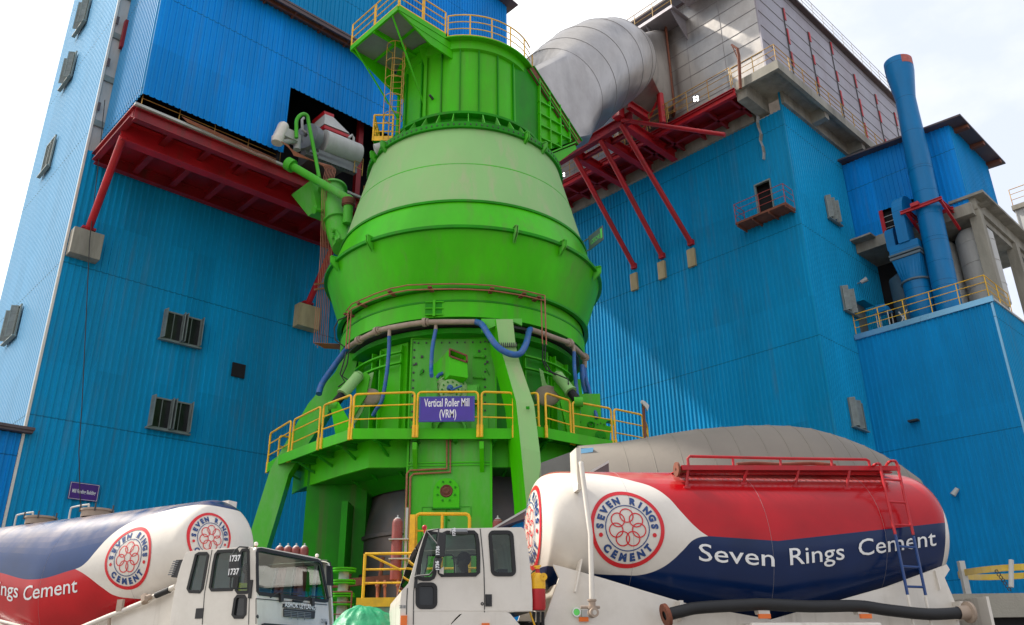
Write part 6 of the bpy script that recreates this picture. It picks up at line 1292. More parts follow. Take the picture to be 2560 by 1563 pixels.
mb = MB(); mb.loft([[Rp(665, 705, -.28), Rp(755, 700, -.28), Rp(750, 700, -.2), Rp(660, 705, -.2)], [Rp(650, 835, -.28), Rp(715, 840, -.28), Rp(710, 840, -.2), Rp(650, 835, -.2)]], smooth=False); mb.build('mirror', M['blackp'], tR, bevel=.01)
mb = MB(); mb.loft([[Rp(715, 840, -.2), Rp(765, 800, -.2), Rp(765, 895, -.2), Rp(715, 880, -.2)], [Rp(715, 840, -.18), Rp(765, 800, -.18), Rp(765, 895, -.18), Rp(715, 880, -.18)]], smooth=False); mb.build('side_glass', M['white'], tR)
mb = MB(); mb.loft([[Rp(840, 415, -.02), Rp(845, 350, .06), Rp(1050, 350, .06), Rp(1057, 418, -.02)], [Rp(845, 385, -.16), Rp(850, 345, -.14), Rp(1045, 345, -.14), Rp(1052, 385, -.16)]], smooth=False); mb.build('kerb_mirror', M['blackp2'] if 'blackp2' in M else M['grey'], tR, bevel=.012)
def rtext(fr, par, s, px, py, size, ang, b, mat, conv, name='lettering', bold=0.003, sx=1):
    vs, fs = text2d(s, size, bold, 0, sx); a, z = fr.onb(*conv(px, py), b); ca, sa = math.cos(R(ang)), math.sin(R(ang)); mb = MB()
    mb.add([fr.p(a + v.x * ca - v.y * sa, b, z + v.x * sa + v.y * ca) for v in vs], fs); return mb.build(name, mat, par)
rtext(fR, tR, '1736', 712, 610, .06, 92, -.288, M['wtext'], rc); rtext(fR, tR, '1736', 708, 790, .06, 95, -.288, M['wtext'], rc); rtext(fR, tR, '1736', 905, 385, .055, 90, -.163, M['wtext'], rc)
a, z = fR.onb(*rc(535, 350), .08); mb = MB(); mb.cone(fR.p(a, .08, z - .06), fR.p(a, .08, z - .01), .012, .012, 8); mb.sphere(fR.p(a, .08, z + .02), .035, 6); mb.build('marker_lamp', M['redb'], tR)
# wheel arch, orange lamps, chassis, wheels
ar = [fR.onb(*rc(*p)) for p in ((830, 1530), (865, 1485), (985, 1368), (1015, 1358), (1520, 1358), (1555, 1372), (1690, 1530))]
mb = MB(); ar2 = [(ar[0][0] - .08, 1.2)] + ar + [(ar[-1][0] + .08, 1.2)]; hl = [(ar[0][0] + .12, 1.2), (ar[2][0] + .12, ar[2][1] - .42), (ar[4][0] - .12, ar[4][1] - .42), (ar[-1][0] - .12, 1.2)]
plate(mb, fR, ar2, [hl], -.06, .06); mb.build('wheel_arch', M['white'], tR, bevel=.01)
mb = MB(); a, z = fR.onb(*rc(1268, 1500), -.07); mb.cbox(fR.p(a, -.07, z), fR.w * .10, fR.n * .03, Z * .04); a, z = fR.onb(*rc(285, 1460)); mb.cbox(fR.p(a, -.01, z), fR.w * .08, fR.n * .04, Z * .14); mb.build('orange_lamp', M['orange'], tR)
for sgn in (0, 1): rtext(fR, tR, '2518', 270, 1300, .05, 0, -.004, M['grey'], rc, sx=.8) if sgn == 0 else None
mb = MB(); mb.obox(fR.p(-.5, .55, .75), fR.w * 8.8, fR.n * .1, Z * .28); mb.obox(fR.p(-.5, 1.5, .75), fR.w * 8.8, fR.n * .1, Z * .28); mb.obox(fR.p(-.78, .03, .45), fR.w * .15, fR.n * 2.2, Z * .7); mb.obox(fR.p(.92, .3, 1.1), fR.w * .35, fR.n * 1.6, Z * .85); mb.build('chassis', M['black'], tR)
for a in (.25, 2.3, 6.0, 7.3):
    for b in (.2, 2.05): wheel(tR, fR, a, b)
def Rq(px, py, b): a, z = fR.onb(px, py, b); return fR.p(a, b, z)
# fire extinguisher behind the cab
t = thing('fire_extinguisher', 'faded red fire extinguisher strapped behind the right truck cab', 'extinguisher', Rq(1350, 1540, .1)); c = Rq(1346, 1526, .1)
mb = MB(); mb.lathe(c, [(.01, 0), (.09, 0), (.1, .03), (.1, .38), (.085, .44), (.04, .47), (.03, .5), (.03, .53)], 20); mb.build('bottle', M['extred'] if 'extred' in M else M['redb'], t)
mb = MB(); mb.lathe(c, [(.102, .27), (.104, .3), (.102, .38), (.088, .44), (.045, .475)], 20); mb.build('yellow_shoulder', M['yel'], t)
mb = MB(); mb.cone(c + Z * .53, c + Z * .56, .035, .03, 10); mb.tube([c + Z * .56 - fR.w * .05, c + Z * .57 + fR.w * .05], .012, 6); mb.lathe(c + Z * .42 + fR.w * .06 - fR.n * .08, [(.01, .02), (.05, .02), (.05, 0)], 14, ax=-fR.n); mb.tube(smooth([c + Z * .5, c + Z * .4 - fR.w * .12, c + Z * .05 - fR.w * .13, c - Z * .2 - fR.w * .05], 4), .012, 6); mb.build('valve', M['yel'], t)
mb = MB()
for dx in (-.06, .0, .06): mb.tube([c - Z * .02 + fR.w * dx, c - Z * .5 + fR.w * dx * 1.2 + fR.n * .1], .022, 7)
mb.build('bracket', M['black'], t)

# ------------------------------------------------ tanks
def lerp_tab(tab, x):
    if x <= tab[0][0]: return tab[0][1:]
    for p, q in zip(tab[:-1], tab[1:]):
        if x <= q[0]:
            f = (x - p[0]) / (q[0] - p[0]); return tuple(u + (v - u) * f for u, v in zip(p[1:], q[1:]))
    return tab[-1][1:]
class Tank:
    def __init__(s, fr, tab, bc): s.fr = fr; s.tab = tab; s.bc = bc      # tab rows: a, ztop, zbot, half width
    def sec(s, a, n=64):
        zt, zb, w = lerp_tab(s.tab, a); zc, h = (zt + zb) / 2, (zt - zb) / 2; out = []
        for k in range(n):
            an = 2 * math.pi * k / n; out.append(s.fr.p(a, s.bc + w * math.sin(an), zc + h * math.cos(an)))
        return out
    def surf(s, a, z, off=.006):
        zt, zb, w = lerp_tab(s.tab, a); zc, h = (zt + zb) / 2, (zt - zb) / 2; q = max(-1, min(1, (z - zc) / h)); b = s.bc - w * math.sqrt(max(0, 1 - q * q)) - off
        return s.fr.p(a, b, z)
def livery(name, fr, a0, white_z, bound, colA, colB, tipa, enda, loc, flip=False, dlo=.68, dmax=.75):
    """painted livery: white drop at the nose end, two colours behind; curves follow (a, z) in truck axes"""
    mt = mk(name, (0.74, 0.69, 0.62), .2, var=.04, scale=.8, dirt=(.42, .37, .32), damt=.35, dscale=.7, spec=.4); nt = mt.node_tree; L = nt.links.new; b = nt.nodes['Principled BSDF']
    base = b.inputs['Base Color'].links[0].from_socket
    tc = N(nt, 'ShaderNodeTexCoord'); ad = N(nt, 'ShaderNodeVectorMath', operation='ADD'); ad.inputs[1].default_value = loc - fr.o; L(tc.outputs['Object'], ad.inputs[0])
    dt = N(nt, 'ShaderNodeVectorMath', operation='DOT_PRODUCT'); dt.inputs[1].default_value = fr.w; L(ad.outputs[0], dt.inputs[0]); A_ = dt.outputs['Value']
    sz = N(nt, 'ShaderNodeSeparateXYZ'); L(ad.outputs[0], sz.inputs[0]); Z_ = sz.outputs['Z']
    def curve(pts):
        mr_ = N(nt, 'ShaderNodeMapRange'); mr_.clamp = True; lo, hi = pts[0][0], pts[-1][0]; mr_.inputs['From Min'].default_value = lo; mr_.inputs['From Max'].default_value = hi; L(A_, mr_.inputs['Value'])
        fc = N(nt, 'ShaderNodeFloatCurve'); cm = fc.mapping; cv = cm.curves[0]; cm.use_clip = False
        P_ = [((a - lo) / (hi - lo), (z - 1.5) / 3.5) for a, z in pts]
        cv.points[0].location = P_[0]; cv.points[1].location = P_[-1]
        for p in P_[1:-1]: cv.points.new(*p)
        for p in cv.points: p.handle_type = 'AUTO' if len(P_) > 3 else 'VECTOR'
        cm.update(); L(mr_.outputs[0], fc.inputs['Value']); m_ = N(nt, 'ShaderNodeMath', operation='MULTIPLY_ADD'); m_.inputs[1].default_value = 3.5; m_.inputs[2].default_value = 1.5; L(fc.outputs[0], m_.inputs[0]); return m_.outputs[0]
    def gt(x, y):
        s_ = N(nt, 'ShaderNodeMath', operation='SUBTRACT'); 
        for i, v in enumerate((x, y)):
            if isinstance(v, float): s_.inputs[i].default_value = v
            else: L(v, s_.inputs[i])
        m_ = N(nt, 'ShaderNodeMapRange'); m_.inputs['From Min'].default_value = -.003; m_.inputs['From Max'].default_value = .003; L(s_.outputs[0], m_.inputs['Value']); return m_.outputs[0]
    def mul(x, y): m_ = N(nt, 'ShaderNodeMath', operation='MULTIPLY'); L(x, m_.inputs[0]); L(y, m_.inputs[1]); return m_.outputs[0]
    up_, lo_ = white_z; inw = mul(mul(gt(curve(up_), Z_), gt(Z_, curve(lo_))), gt(float(tipa), A_))
    cap_ = gt(A_, curve_end(nt, enda, Z_, L))
    mx_ = N(nt, 'ShaderNodeMath', operation='MAXIMUM'); L(inw, mx_.inputs[0]); L(cap_, mx_.inputs[1])
    top_ = gt(Z_, curve(bound))
    noi = N(nt, 'ShaderNodeTexNoise'); noi.inputs['Scale'].default_value = 1.3; noi.inputs['Detail'].default_value = 6; L(tc.outputs['Object'], noi.inputs['Vector'])
    vm = N(nt, 'ShaderNodeMapRange'); vm.inputs['To Min'].default_value = .55; vm.inputs['To Max'].default_value = 1.4; L(noi.outputs['Fac'], vm.inputs['Value'])
    mc = N(nt, 'ShaderNodeMixRGB'); mc.inputs[1].default_value = (*colB, 1); mc.inputs[2].default_value = (*colA, 1); L(top_, mc.inputs[0])
    sc = N(nt, 'ShaderNodeVectorMath', operation='SCALE'); L(mc.outputs[0], sc.inputs[0]); L(vm.outputs[0], sc.inputs['Scale'])
    # dust on the upward facing side, also painting in a pale sky sheen
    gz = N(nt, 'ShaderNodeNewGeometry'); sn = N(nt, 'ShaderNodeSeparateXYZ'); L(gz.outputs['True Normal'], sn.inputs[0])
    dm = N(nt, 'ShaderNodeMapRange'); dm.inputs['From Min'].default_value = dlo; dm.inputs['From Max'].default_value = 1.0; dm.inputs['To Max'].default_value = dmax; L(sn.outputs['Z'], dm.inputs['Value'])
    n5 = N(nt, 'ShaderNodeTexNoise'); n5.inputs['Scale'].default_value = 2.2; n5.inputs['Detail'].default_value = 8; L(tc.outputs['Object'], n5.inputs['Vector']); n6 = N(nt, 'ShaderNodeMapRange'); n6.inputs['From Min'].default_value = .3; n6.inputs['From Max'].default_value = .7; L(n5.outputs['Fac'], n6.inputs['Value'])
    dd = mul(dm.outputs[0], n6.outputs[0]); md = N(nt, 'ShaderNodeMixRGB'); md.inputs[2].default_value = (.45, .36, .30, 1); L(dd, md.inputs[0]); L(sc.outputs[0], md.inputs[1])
    fin = N(nt, 'ShaderNodeMixRGB'); L(mx_.outputs[0], fin.inputs[0]); L(md.outputs[0], fin.inputs[1]); L(base, fin.inputs[2]); L(fin.outputs[0], b.inputs['Base Color']); return mt
def curve_end(nt, tab, Z_, L):
    mr_ = N(nt, 'ShaderNodeMapRange'); lo, hi = tab[0][1], tab[-1][1]; mr_.inputs['From Min'].default_value = lo; mr_.inputs['From Max'].default_value = hi; L(Z_, mr_.inputs['Value'])
    fc = N(nt, 'ShaderNodeFloatCurve'); cm = fc.mapping; cv = cm.curves[0]; cm.use_clip = False
    P_ = [((z - lo) / (hi - lo), a / 12) for a, z in tab]; cv.points[0].location = P_[0]; cv.points[1].location = P_[-1]
    for p in P_[1:-1]: cv.points.new(*p)
    cm.update(); L(mr_.outputs[0], fc.inputs['Value']); m_ = N(nt, 'ShaderNodeMath', operation='MULTIPLY'); m_.inputs[1].default_value = 12.0; L(fc.outputs[0], m_.inputs[0]); return m_.outputs[0]
def emblem(par, mapf, c, r, mats, up=1.0):
    """round emblem: red ring, seven small interlocked rings and lettering round them; mapf(u,v)->world, u to the viewer's right"""
    t_ = 0
    def put(name, vs, fs, mat):
        bm = bmesh.new(); bv = [bm.verts.new(v) for v in vs]
        for f in fs: bm.faces.new([bv[i] for i in f])
        bmesh.ops.triangulate(bm, faces=bm.faces); subdiv(bm, .10); bm.verts.index_update()
        mb.add([mapf(c[0] + v.co.x, c[1] + v.co.y) for v in bm.verts], [tuple(v.index for v in f.verts) for f in bm.faces]); bm.free()
    mb = MB(); put('', *ring2d((0, 0), r * .90, r, 96), 0); rt = mb.build('emblem_ring', M['lred'], par)
    mb = MB(); put('', *ring2d((0, 0), r * .575, r * .60, 72), 0); mb.build('inner_ring', M['lblue'], rt)
    for k in range(7):
        an = R(90 + 360 / 7 * k); mb = MB(); put('', *ring2d((math.cos(an) * r * .315, math.sin(an) * r * .315), r * .165, r * .195, 36), 0); mb.build('small_ring', M['lred'], rt)
    mb = MB()
    for sg in (-1, 1): put('', *disc2d((sg * r * .745 * math.cos(R(-15)), r * .745 * math.sin(R(-15))), r * .055, 20), 0)
    mb.build('dot', M['lred'], rt)
    mb = MB()
    def arc(word, a_mid, step, inside):
        n = len(word)
        for i, ch_ in enumerate(word):
            if ch_ == ' ': continue
            vs, fs = text2d(ch_, r * .25, r * .016, 0, 1.0); h = r * .18
            an = a_mid - (i - (n - 1) / 2) * step if not inside else a_mid + (i - (n - 1) / 2) * step
            rr_ = r * .745
            q = []
            for v in vs:
                x, y = v.x, v.y - h / 2
                if inside: rad = rr_ - y; aa = R(an) + x / rr_
                else: rad = rr_ + y; aa = R(an) - x / rr_
                q.append(Vector((math.cos(aa) * rad, math.sin(aa) * rad, 0)))
            put('', q, fs, 0)
    arc('SEVEN RINGS', 90, 17.5, False); mb.build('emblem_lettering', M['lblue'], rt); mb = MB(); arc('CEMENT', 270, 18.5, True)
    mb.build('emblem_lettering', M['lblue'], rt)
c13 = lambda x, y: (1300 + x / 1.9556, 1050 + y / 1.9556)
bcR = 1.15
zt0 = fR.onb(1460, 1187, bcR)[1]; S_0 = .80
tabR = []
aL = fR.onb(1341, 1300, bcR)[0]; aRr = fR.onb(2384, 1390, .28)[0]; aM = fR.onb(1931, 1400, .1)[0]; ztR = fR.onb(2250, 1191, bcR)[1]
zbM = fR.onb(1931, 1549, .25)[1]; zbL = 2.42; zbR = 2.40
def addsec(a, f, tabr, w0=1.12):
    pass
def tanktab(a0, a1, am, zt_a, zt_b, zb0, zbm, zb1, w0, wm, dome=.42):
    tab = []
    def prof(a):
        zt = zt_a + (zt_b - zt_a) * (a - a0) / (a1 - a0)
        if a < am: f = (a - a0) / (am - a0); zb = zb0 + (zbm - zb0) * f; w = w0 + (wm - w0) * f
        else: f = (a1 - a) / (a1 - am); zb = zb1 + (zbm - zb1) * f; w = w0 + (wm - w0) * f
        return zt, zb, w
    for k in range(0, 11):
        u = dome * (1 - math.cos(R(9 * k))); zt, zb, w = prof(a0 + u); s = S_0 + (1 - S_0) * math.sin(R(9 * k)); zc = (zt + zb) / 2; h = (zt - zb) / 2; tab.append((a0 + u * 1.0, zc + h * s, zc - h * s, w * s))
    for k in range(1, 20):
        a = a0 + dome + (a1 - a0 - 2 * dome) * k / 20; tab.append((a, *prof(a)))
    for k in range(10, -1, -1):
        u = dome * (1 - math.cos(R(9 * k))); zt, zb, w = prof(a1 - u); s = S_0 + (1 - S_0) * math.sin(R(9 * k)); zc = (zt + zb) / 2; h = (zt - zb) / 2; tab.append((a1 - u, zc + h * s, zc - h * s, w * s))
    tab.append((am, *prof(am))); tab.sort(); return tab
tabR = tanktab(aL, aRr, aM, zt0, ztR, zbL, 1.68, zbR, 1.05, 1.22, .34)
TR = Tank(fR, tabR, bcR)
def tankmesh(T, name, mat, par):
    mb = MB(); rows = [T.sec(r[0]) for r in T.tab]; mb.loft(rows, caps=False)
    for e, sg in ((0, -1), (-1, 1)):
        a = T.tab[e][0]; rr = rows[e]; c_ = sum(rr, Vector()) / len(rr); prev = rr
        for f, d in ((.8, .05), (.55, .09), (.25, .115)):
            nx = [c_ + (p - c_) * f + T.fr.w * sg * d for p in rr]; mb.loft([prev, nx], caps=False); prev = nx
        mb.add(prev, [list(range(len(prev)))], 0, True)
 
    tk = mb.build(name, mat, par); ms = MB()
    for f in (.18, .5, .8):
        a = T.tab[0][0] + (T.tab[-1][0] - T.tab[0][0]) * f; ms.tube([p for p in T.sec(a)], .002, 4, closed=True)
    ms.build('weld_seam', M['seamg'], tk); return tk
up_ = [fR.onb(*c13(*p), b) for p, b in (((240, 268), .8), ((400, 270), .62), ((560, 300), .38), ((650, 330), .28), ((720, 380), .18), ((780, 450), .1), ((850, 530), .08), ((908, 572), .06))]
lo_ = [fR.onb(*c13(*p), b) for p, b in (((150, 700), .3), ((300, 738), .25), ((400, 750), .22), ((500, 755), .2), ((600, 755), .18), ((690, 725), .13), ((740, 690), .1), ((790, 640), .08), ((840, 590), .06), ((908, 569), .06))]
bd = [fR.onb(*c13(*p), .06) for p in ((890, 570), (1240, 598), (2100, 498))]
tip = up_[-1][0]; lo_[-1] = (tip, up_[-1][1] - .002)
cape = sorted([fR.onb(*c13(*p), b) for p, b in (((1950, 272), .9), ((2020, 330), .5), ((2070, 430), .2), ((2085, 500), .1), ((2090, 600), .1), ((2085, 705), .2))], key=lambda q: q[1])
LIVR = livery('livery_red_over_blue', fR, aL, (up_, lo_), bd, (.44, .004, .008), (.003, .018, .08), tip, cape, WL[tR.name])
tkR = tankmesh(TR, 'tank', LIVR, tR)
ec = fR.onb(*c13(517, 530), .12); er = (fR.onb(*c13(694, 530), .12)[0] - fR.onb(*c13(340, 530), .12)[0]) / 2
emblem(tR, lambda u, v: TR.surf(u, v, .008), ec, er, None)
def endmap(T, e, sg, off=.03):
    a, zt, zb, w = T.tab[e]
    def f(b, z): return T.fr.p(0, b, z)
    return f
# emblem on the nose of the tank
def nose_emblem(par, T, c, r, flip):
    rows = T.tab
    def mp_(u, v):      # u: sideways from tank centre, v: height
        best = None
        for (a, zt, zb, w) in rows[:16]:
            zc, h = (zt + zb) / 2, (zt - zb) / 2; q = (u / w) ** 2 + ((v - zc) / h) ** 2
            if q >= 1:
                best = (a, q)
            else:
                if best is None:  # inside the flat centre
                    zc0, h0, w0 = (rows[0][1] + rows[0][2]) / 2, (rows[0][1] - rows[0][2]) / 2, rows[0][3]; k = math.sqrt((u / w0) ** 2 + ((v - zc0) / h0) ** 2); d = .115 * max(0.0, 1 - k); d = (.05 * (1 - k) / .2 if k > .8 else .05 + .04 * (.8 - k) / .25 if k > .55 else .09 + .025 * (.55 - k) / .3)
                    return T.fr.p(rows[0][0] - min(d, .115) - .012, T.bc + u, v)
                f = (best[1] - 1) / (best[1] - q + 1e-9); return T.fr.p(best[0] + (a - best[0]) * f - .012, T.bc + u, v)
        return T.fr.p(rows[15][0], T.bc + u, v)
    emblem(par, lambda u, v: mp_(u * flip, v), c, r, None)
nose_emblem(tR, TR, (0.0, (tabR[0][1] + tabR[0][2]) / 2 + .05), .62, -1)
# lettering on the tank
def tank_text(par, T, s, p0, p1, size, bold, name='lettering'):
    vs, fs = text2d(s, 1.0, bold, 0, 1.0, 'LEFT', sub=.12); x1 = max(v.x for v in vs); x0 = min(v.x for v in vs); L_ = math.hypot(p1[0] - p0[0], p1[1] - p0[1]); k = L_ / (x1 - x0); ca, sa = (p1[0] - p0[0]) / L_, (p1[1] - p0[1]) / L_
    mb = MB(); mb.add([T.surf(p0[0] + (v.x - x0) * k * ca, p0[1] + (v.x - x0) * k * sa + v.y * size, .012) for v in vs], fs); return mb.build(name, M['wtext'], par)
for s, q0, q1 in (('Seven', (868, 690), (1225, 722)), ('Rings', (1302, 715), (1576, 684)), ('Cement', (1648, 668), (2042, 612))):
    tank_text(tR, TR, s, fR.onb(*c13(*q0), .08), fR.onb(*c13(*q1), .08), .33, .004)
# support skirt, catwalk, ladder, pipes on the right tank
sk_ = [fR.onb(*c13(*p), .12) for p in ((165, 705), (195, 712), (290, 738), (420, 775), (600, 830), (850, 905), (1235, 975), (1500, 900), (1800, 815), (2095, 705), (2110, 730), (2085, 770), (2140, 900), (2160, 1003))]
sk_ = sk_ + [(sk_[-1][0], 1.25), (fR.onb(*c13(100, 1003), .12)[0], 1.25), fR.onb(*c13(115, 1000), .12), fR.onb(*c13(195, 770), .12)]
mb = MB(); plate(mb, fR, sk_, [], .16, .05); mb.build('support_skirt', M['white'], tR); mb = MB(); plate(mb, fR, sk_, [], 2 * bcR - .2, .05); mb.build('support_skirt', M['white'], tR)
mb = MB(); q = fR.onb(*c13(195, 770), .2)
for a, z0_, z1_ in ((sk_[-1][0] + .05, 1.3, sk_[-1][1] - .05), (8.0, 1.3, 2.3)): mb.obox(fR.p(a, .22, z0_), fR.w * .05, fR.n * 1.85, Z * (z1_ - z0_))
mb.build('cross_wall', M['white'], tR)
def T13(x, y, b): a, z = fR.onb(*c13(x, y), b); return fR.p(a, b, z)
mb = MB()
for (x0, y0, x1, y1) in ((300, 680, 268, 840), (2030, 735, 2055, 830)): 
    p, q = T13(x0, y0, .12), T13(x1, y1, .10); mb.prism([p, q, q + fR.n * .1, p + fR.n * .25], fR.w * .02)
mb.build('stiffening_fin', M['white'], tR)
# catwalk
bw0, bw1 = .25, .85
cwz = fR.onb(*c13(800, 238), .3)[1]; ca0 = fR.onb(*c13(785, 250), .3)[0]; ca1 = fR.onb(*c13(1845, 240), .3)[0]; zt1 = fR.onb(*c13(1840, 240), .3)[1]
mb = MB()
mb.beam(fR.p(ca0, bw0, cwz), fR.p(ca1, bw0, zt1), .05, .07); mb.beam(fR.p(ca0, bw1, cwz), fR.p(ca1, bw1, zt1), .05, .07)
LC = ca1 - ca0; nh = 34; hl_ = []
for k in range(nh):
    for q in (.10, .27, .44):
        x = .1 + (LC - .2) * k / nh; hl_.append([(x, q), (x + .085, q), (x + .085, q + .045), (x, q + .045)])
vs, fs = curve_plate([(0, .02), (LC, .02), (LC, bw1 - bw0 - .02), (0, bw1 - bw0 - .02)], hl_, .012)
mb.add([fR.p(ca0 + v.x, bw0 + v.y, cwz + (zt1 - cwz) * v.x / LC + .01 + v.z) for v in vs], fs)
for q in (.22, .42): mb.beam(fR.p(ca0, bw0 + q, cwz - .02), fR.p(ca1, bw0 + q, zt1 - .02), .06, .02)
cw = mb.build('catwalk', M['redb'], tR)
mb = MB(); pr = [T13(825, 235, bw0), T13(820, 190, bw0), T13(830, 178, bw0), T13(1265, 188, bw0), T13(1690, 193, bw0), T13(1705, 200, bw0), T13(1712, 232, bw0)]; mb.tube(pr, .022, 8)
for x, y0, y1 in ((1040, 184, 226), (1272, 189, 228), (1522, 191, 230)): mb.tube([T13(x, y0, bw0), T13(x + 4, y1, bw0)], .02, 8)
mb.build('handrail', M['redb'], cw)
mb = MB()
for x, y0, y1 in ((822, 210, 325), (1112, 235, 300), (1362, 240, 318), (1610, 245, 330)): p = T13(x, y0, bw0); q = TR.surf(*fR.onb(*c13(x + 4, y1), .2), -.01); mb.tube([p, q], .022, 8); mb.cbox(q, fR.w * .1, fR.n * .05, Z * .03)
mb.build('post', M['redb'], cw)
mb = MB(); p = T13(762, 242, bw0 + .1); mb.lathe(p, [(.02, 0), (.11, 0), (.11, .03), (.05, .03), (.05, .2)], 18, ax=fR.w); mb.tube(smooth([T13(1060, 218, .5), T13(1150, 212, .5), T13(1280, 218, .5), T13(1420, 212, .5), T13(1540, 222, .5)], 4), .03, 8); mb.build('top_pipe', M['rust'], tR)
# ladder
lp = []
for x0, y0, x1, y1, m in ((1760, 225, 1835, 560, 'redb'), (1835, 560, 1895, 855, 'lblue'), (1895, 855, 1925, 1003, 'white')):
    mb = MB(); dx = 80
    bb = lambda y: .1 - .14 * min(1, max(0, (y - 225) / 300))
    L0, L1 = T13(x0, y0, bb(y0) - .05), T13(x1, y1, bb(y1) - .05); R0, R1 = T13(x0 + dx + 8, y0 + 8, bb(y0) - .05), T13(x1 + dx + 8, y1 + 2, bb(y1) - .05)
    mb.tube([L0, L1], .022, 8); mb.tube([R0, R1], .022, 8); k = 3 if m != 'white' else 1
    for i in range(k):
        f = (i + .6) / k; mb.tube([L0.lerp(L1, f), R0.lerp(R1, f)], .018, 8)
    mb.build('ladder_section', M[m], tR)
mb = MB(); b0_ = .05
mb.tube(smooth([T13(1720, 235, b0_ + .5), T13(1735, 218, b0_), T13(1758, 215, b0_), T13(1766, 240, b0_)], 3), .022, 8); mb.tube(smooth([T13(1790, 225, b0_ + .5), T13(1805, 205, b0_), T13(1835, 202, b0_), T13(1848, 235, b0_)], 3), .022, 8); mb.build('ladder_handle', M['redb'], tR)
# vertical discharge pipe
mb = MB(); mb.tube([T13(298, 210, -.02), T13(300, 225, -.05), T13(345, 560, -.12), T13(352, 880, -.12)], .035, 10); mb.obox(T13(283, 340, .0), fR.w * .07, fR.n * .35, Z * .6); pg = mb.build('vent_pipe', M['white'], tR)
mb = MB(); c = T13(352, 885, -.12); mb.lathe(c - Z * .1, [(.07, 0), (.07, .03), (.045, .03), (.045, .09), (.06, .1), (.06, .12)], 16); mb.tube([c - Z * .08 - fR.w * .16, c - Z * .08 + fR.w * .1], .02, 8); mb.lathe(c - Z * .15, [(.03, .1), (.06, .1), (.065, -.02)], 16, ax=-fR.n); mb.build('valve', M['dusty'], pg)
mb = MB(); a, z = fR.onb(*c13(264, 955), .11); a2, z2 = fR.onb(*c13(295, 923), .11); mb.obox(fR.p(a, .135, z), fR.w * (a2 - a), fR.n * .02, Z * (z2 - z), 0); a, z = fR.onb(*c13(305, 962), .11); mb.obox(fR.p(a, .135, z), fR.w * .16, fR.n * .02, Z * .09, 1); mb.obox(fR.p(a - .04, .13, z - .06), fR.w * .13, fR.n * .02, Z * .055, 2); mb.build('sticker', [M['grtext'], M['lgrey'], M['orange']], tR)
mb = MB(); mb.lathe(fR.p(fR.onb(*c13(279, 939), .11)[0], .131, fR.onb(*c13(279, 939), .11)[1]), [(.045, .002), (.06, .002)], 20, ax=-fR.n); mb.build('sticker_mark', M['wtext'], tR)
# thick black hose along the side
hp = smooth([T13(712, 955, -.12), T13(790, 935, -.12), T13(880, 918, -.12), T13(1100, 905, -.12), T13(1200, 902, -.12), T13(1420, 912, -.12), T13(1650, 910, -.12), T13(1800, 930, -.12), T13(2000, 950, -.12), T13(2170, 942, -.12)], 5)
mb = MB(); mb.tube(hp, .082, 14); hs_ = mb.build('discharge_hose', M['black'], tR)
mb = MB(); d = (hp[1] - hp[0]).normalized(); mb.lathe(hp[0], [(.06, -.02), (.15, -.02), (.15, .03), (.09, .035)], 20, ax=d); mb.build('coupling', M['rust'], hs_)
mb = MB(); d = (hp[-1] - hp[-2]).normalized(); mb.lathe(hp[-1], [(.09, -.1), (.1, .05), (.15, .06), (.15, .1), (.02, .1)], 20, ax=d); mb.build('coupling', M['dusty'], hs_)
mb = MB()
for x, y in ((800, 940), (2185, 940)): c = T13(x, y, -.12); mb.obox(c + fR.n * .1 - Z * .1, fR.w * .05, fR.n * .25, Z * .26)
for x in (1170, 1655): c = T13(x, 950, -.14); mb.prism([c, c + fR.w * .16, c + fR.w * .16 + Z * .06, c + fR.w * .1 + Z * .14, c + Z * .14 + fR.w * .02, c + Z * .1 - fR.w * .02], fR.n * .12)
mb.build('hose_bracket', M['white'], tR)
mb = MB()
for x in (1195, 1690): c = T13(x, 960, -.2); mb.cbox(c, fR.w * .17, fR.n * .04, Z * .06)
mb.build('orange_lamp', M['orange'], tR)
mb = MB(); a, z = fR.onb(*c13(1130, 990), -.25); a2, _ = fR.onb(*c13(1770, 990), -.25); mb.obox(fR.p(a, -.25, 1.2), fR.w * (a2 - a), fR.n * .45, Z * (z - 1.2)); mb.build('tool_box', M['white'], tR, bevel=.03)
driver('person', 'driver in olive shirt and dark cap seen in the right truck cab window', fR, .35, 1.62, 2.07, M['shirto'], face=-1)
# ------------------------------------------------ left truck: cab
def lc(x, y): return (x / 2.7378, 1200 + y / 2.7378)
oL = hit(620, 1480, Vector((0, 1, 0)), 14.2); oL.z = 0
fL = Fr(oL, R(180 - 22), Vector((0, 1, 0)))
tL = thing('tanker_truck', 'cement tanker truck with blue over red tank, its white cab showing windshield and name plate', 'truck', fL.p(1, 1.1, 0))
outL = poly(fL, [(1752, 990), (1750, 800), (1746, 640), (1742, 500), (1735, 470), (1712, 458), (1500, 470), (1320, 485), (1290, 490), (1270, 503), (1240, 575), (1215, 660), (1190, 780), (1170, 900), (1160, 990)], 0, lc)
outL = [(outL[0][0], 1.15)] + outL + [(outL[-1][0], 1.15)]
outL = [(a + (0.0), z) for a, z in outL]
hL = [poly(fL, P_, 0, lc) for P_ in ([(1612, 815), (1625, 798), (1672, 798), (1682, 812), (1678, 920), (1665, 938), (1608, 938), (1596, 922)],
      [(1650, 500), (1660, 482), (1692, 478), (1700, 490), (1703, 755), (1695, 768), (1630, 770), (1618, 755)],
      [(1440, 735), (1465, 570), (1478, 510), (1492, 492), (1625, 484), (1632, 500), (1612, 640), (1600, 735), (1590, 748), (1450, 752)],
      [(1345, 512), (1360, 506), (1415, 505), (1425, 516), (1385, 745), (1370, 765), (1298, 762), (1288, 745)])]
WL_ = 2.2
cab(tL, fL, dict(out=outL, holes=hL, wd=WL_, hn=['port', 'v', 'd', 's']))
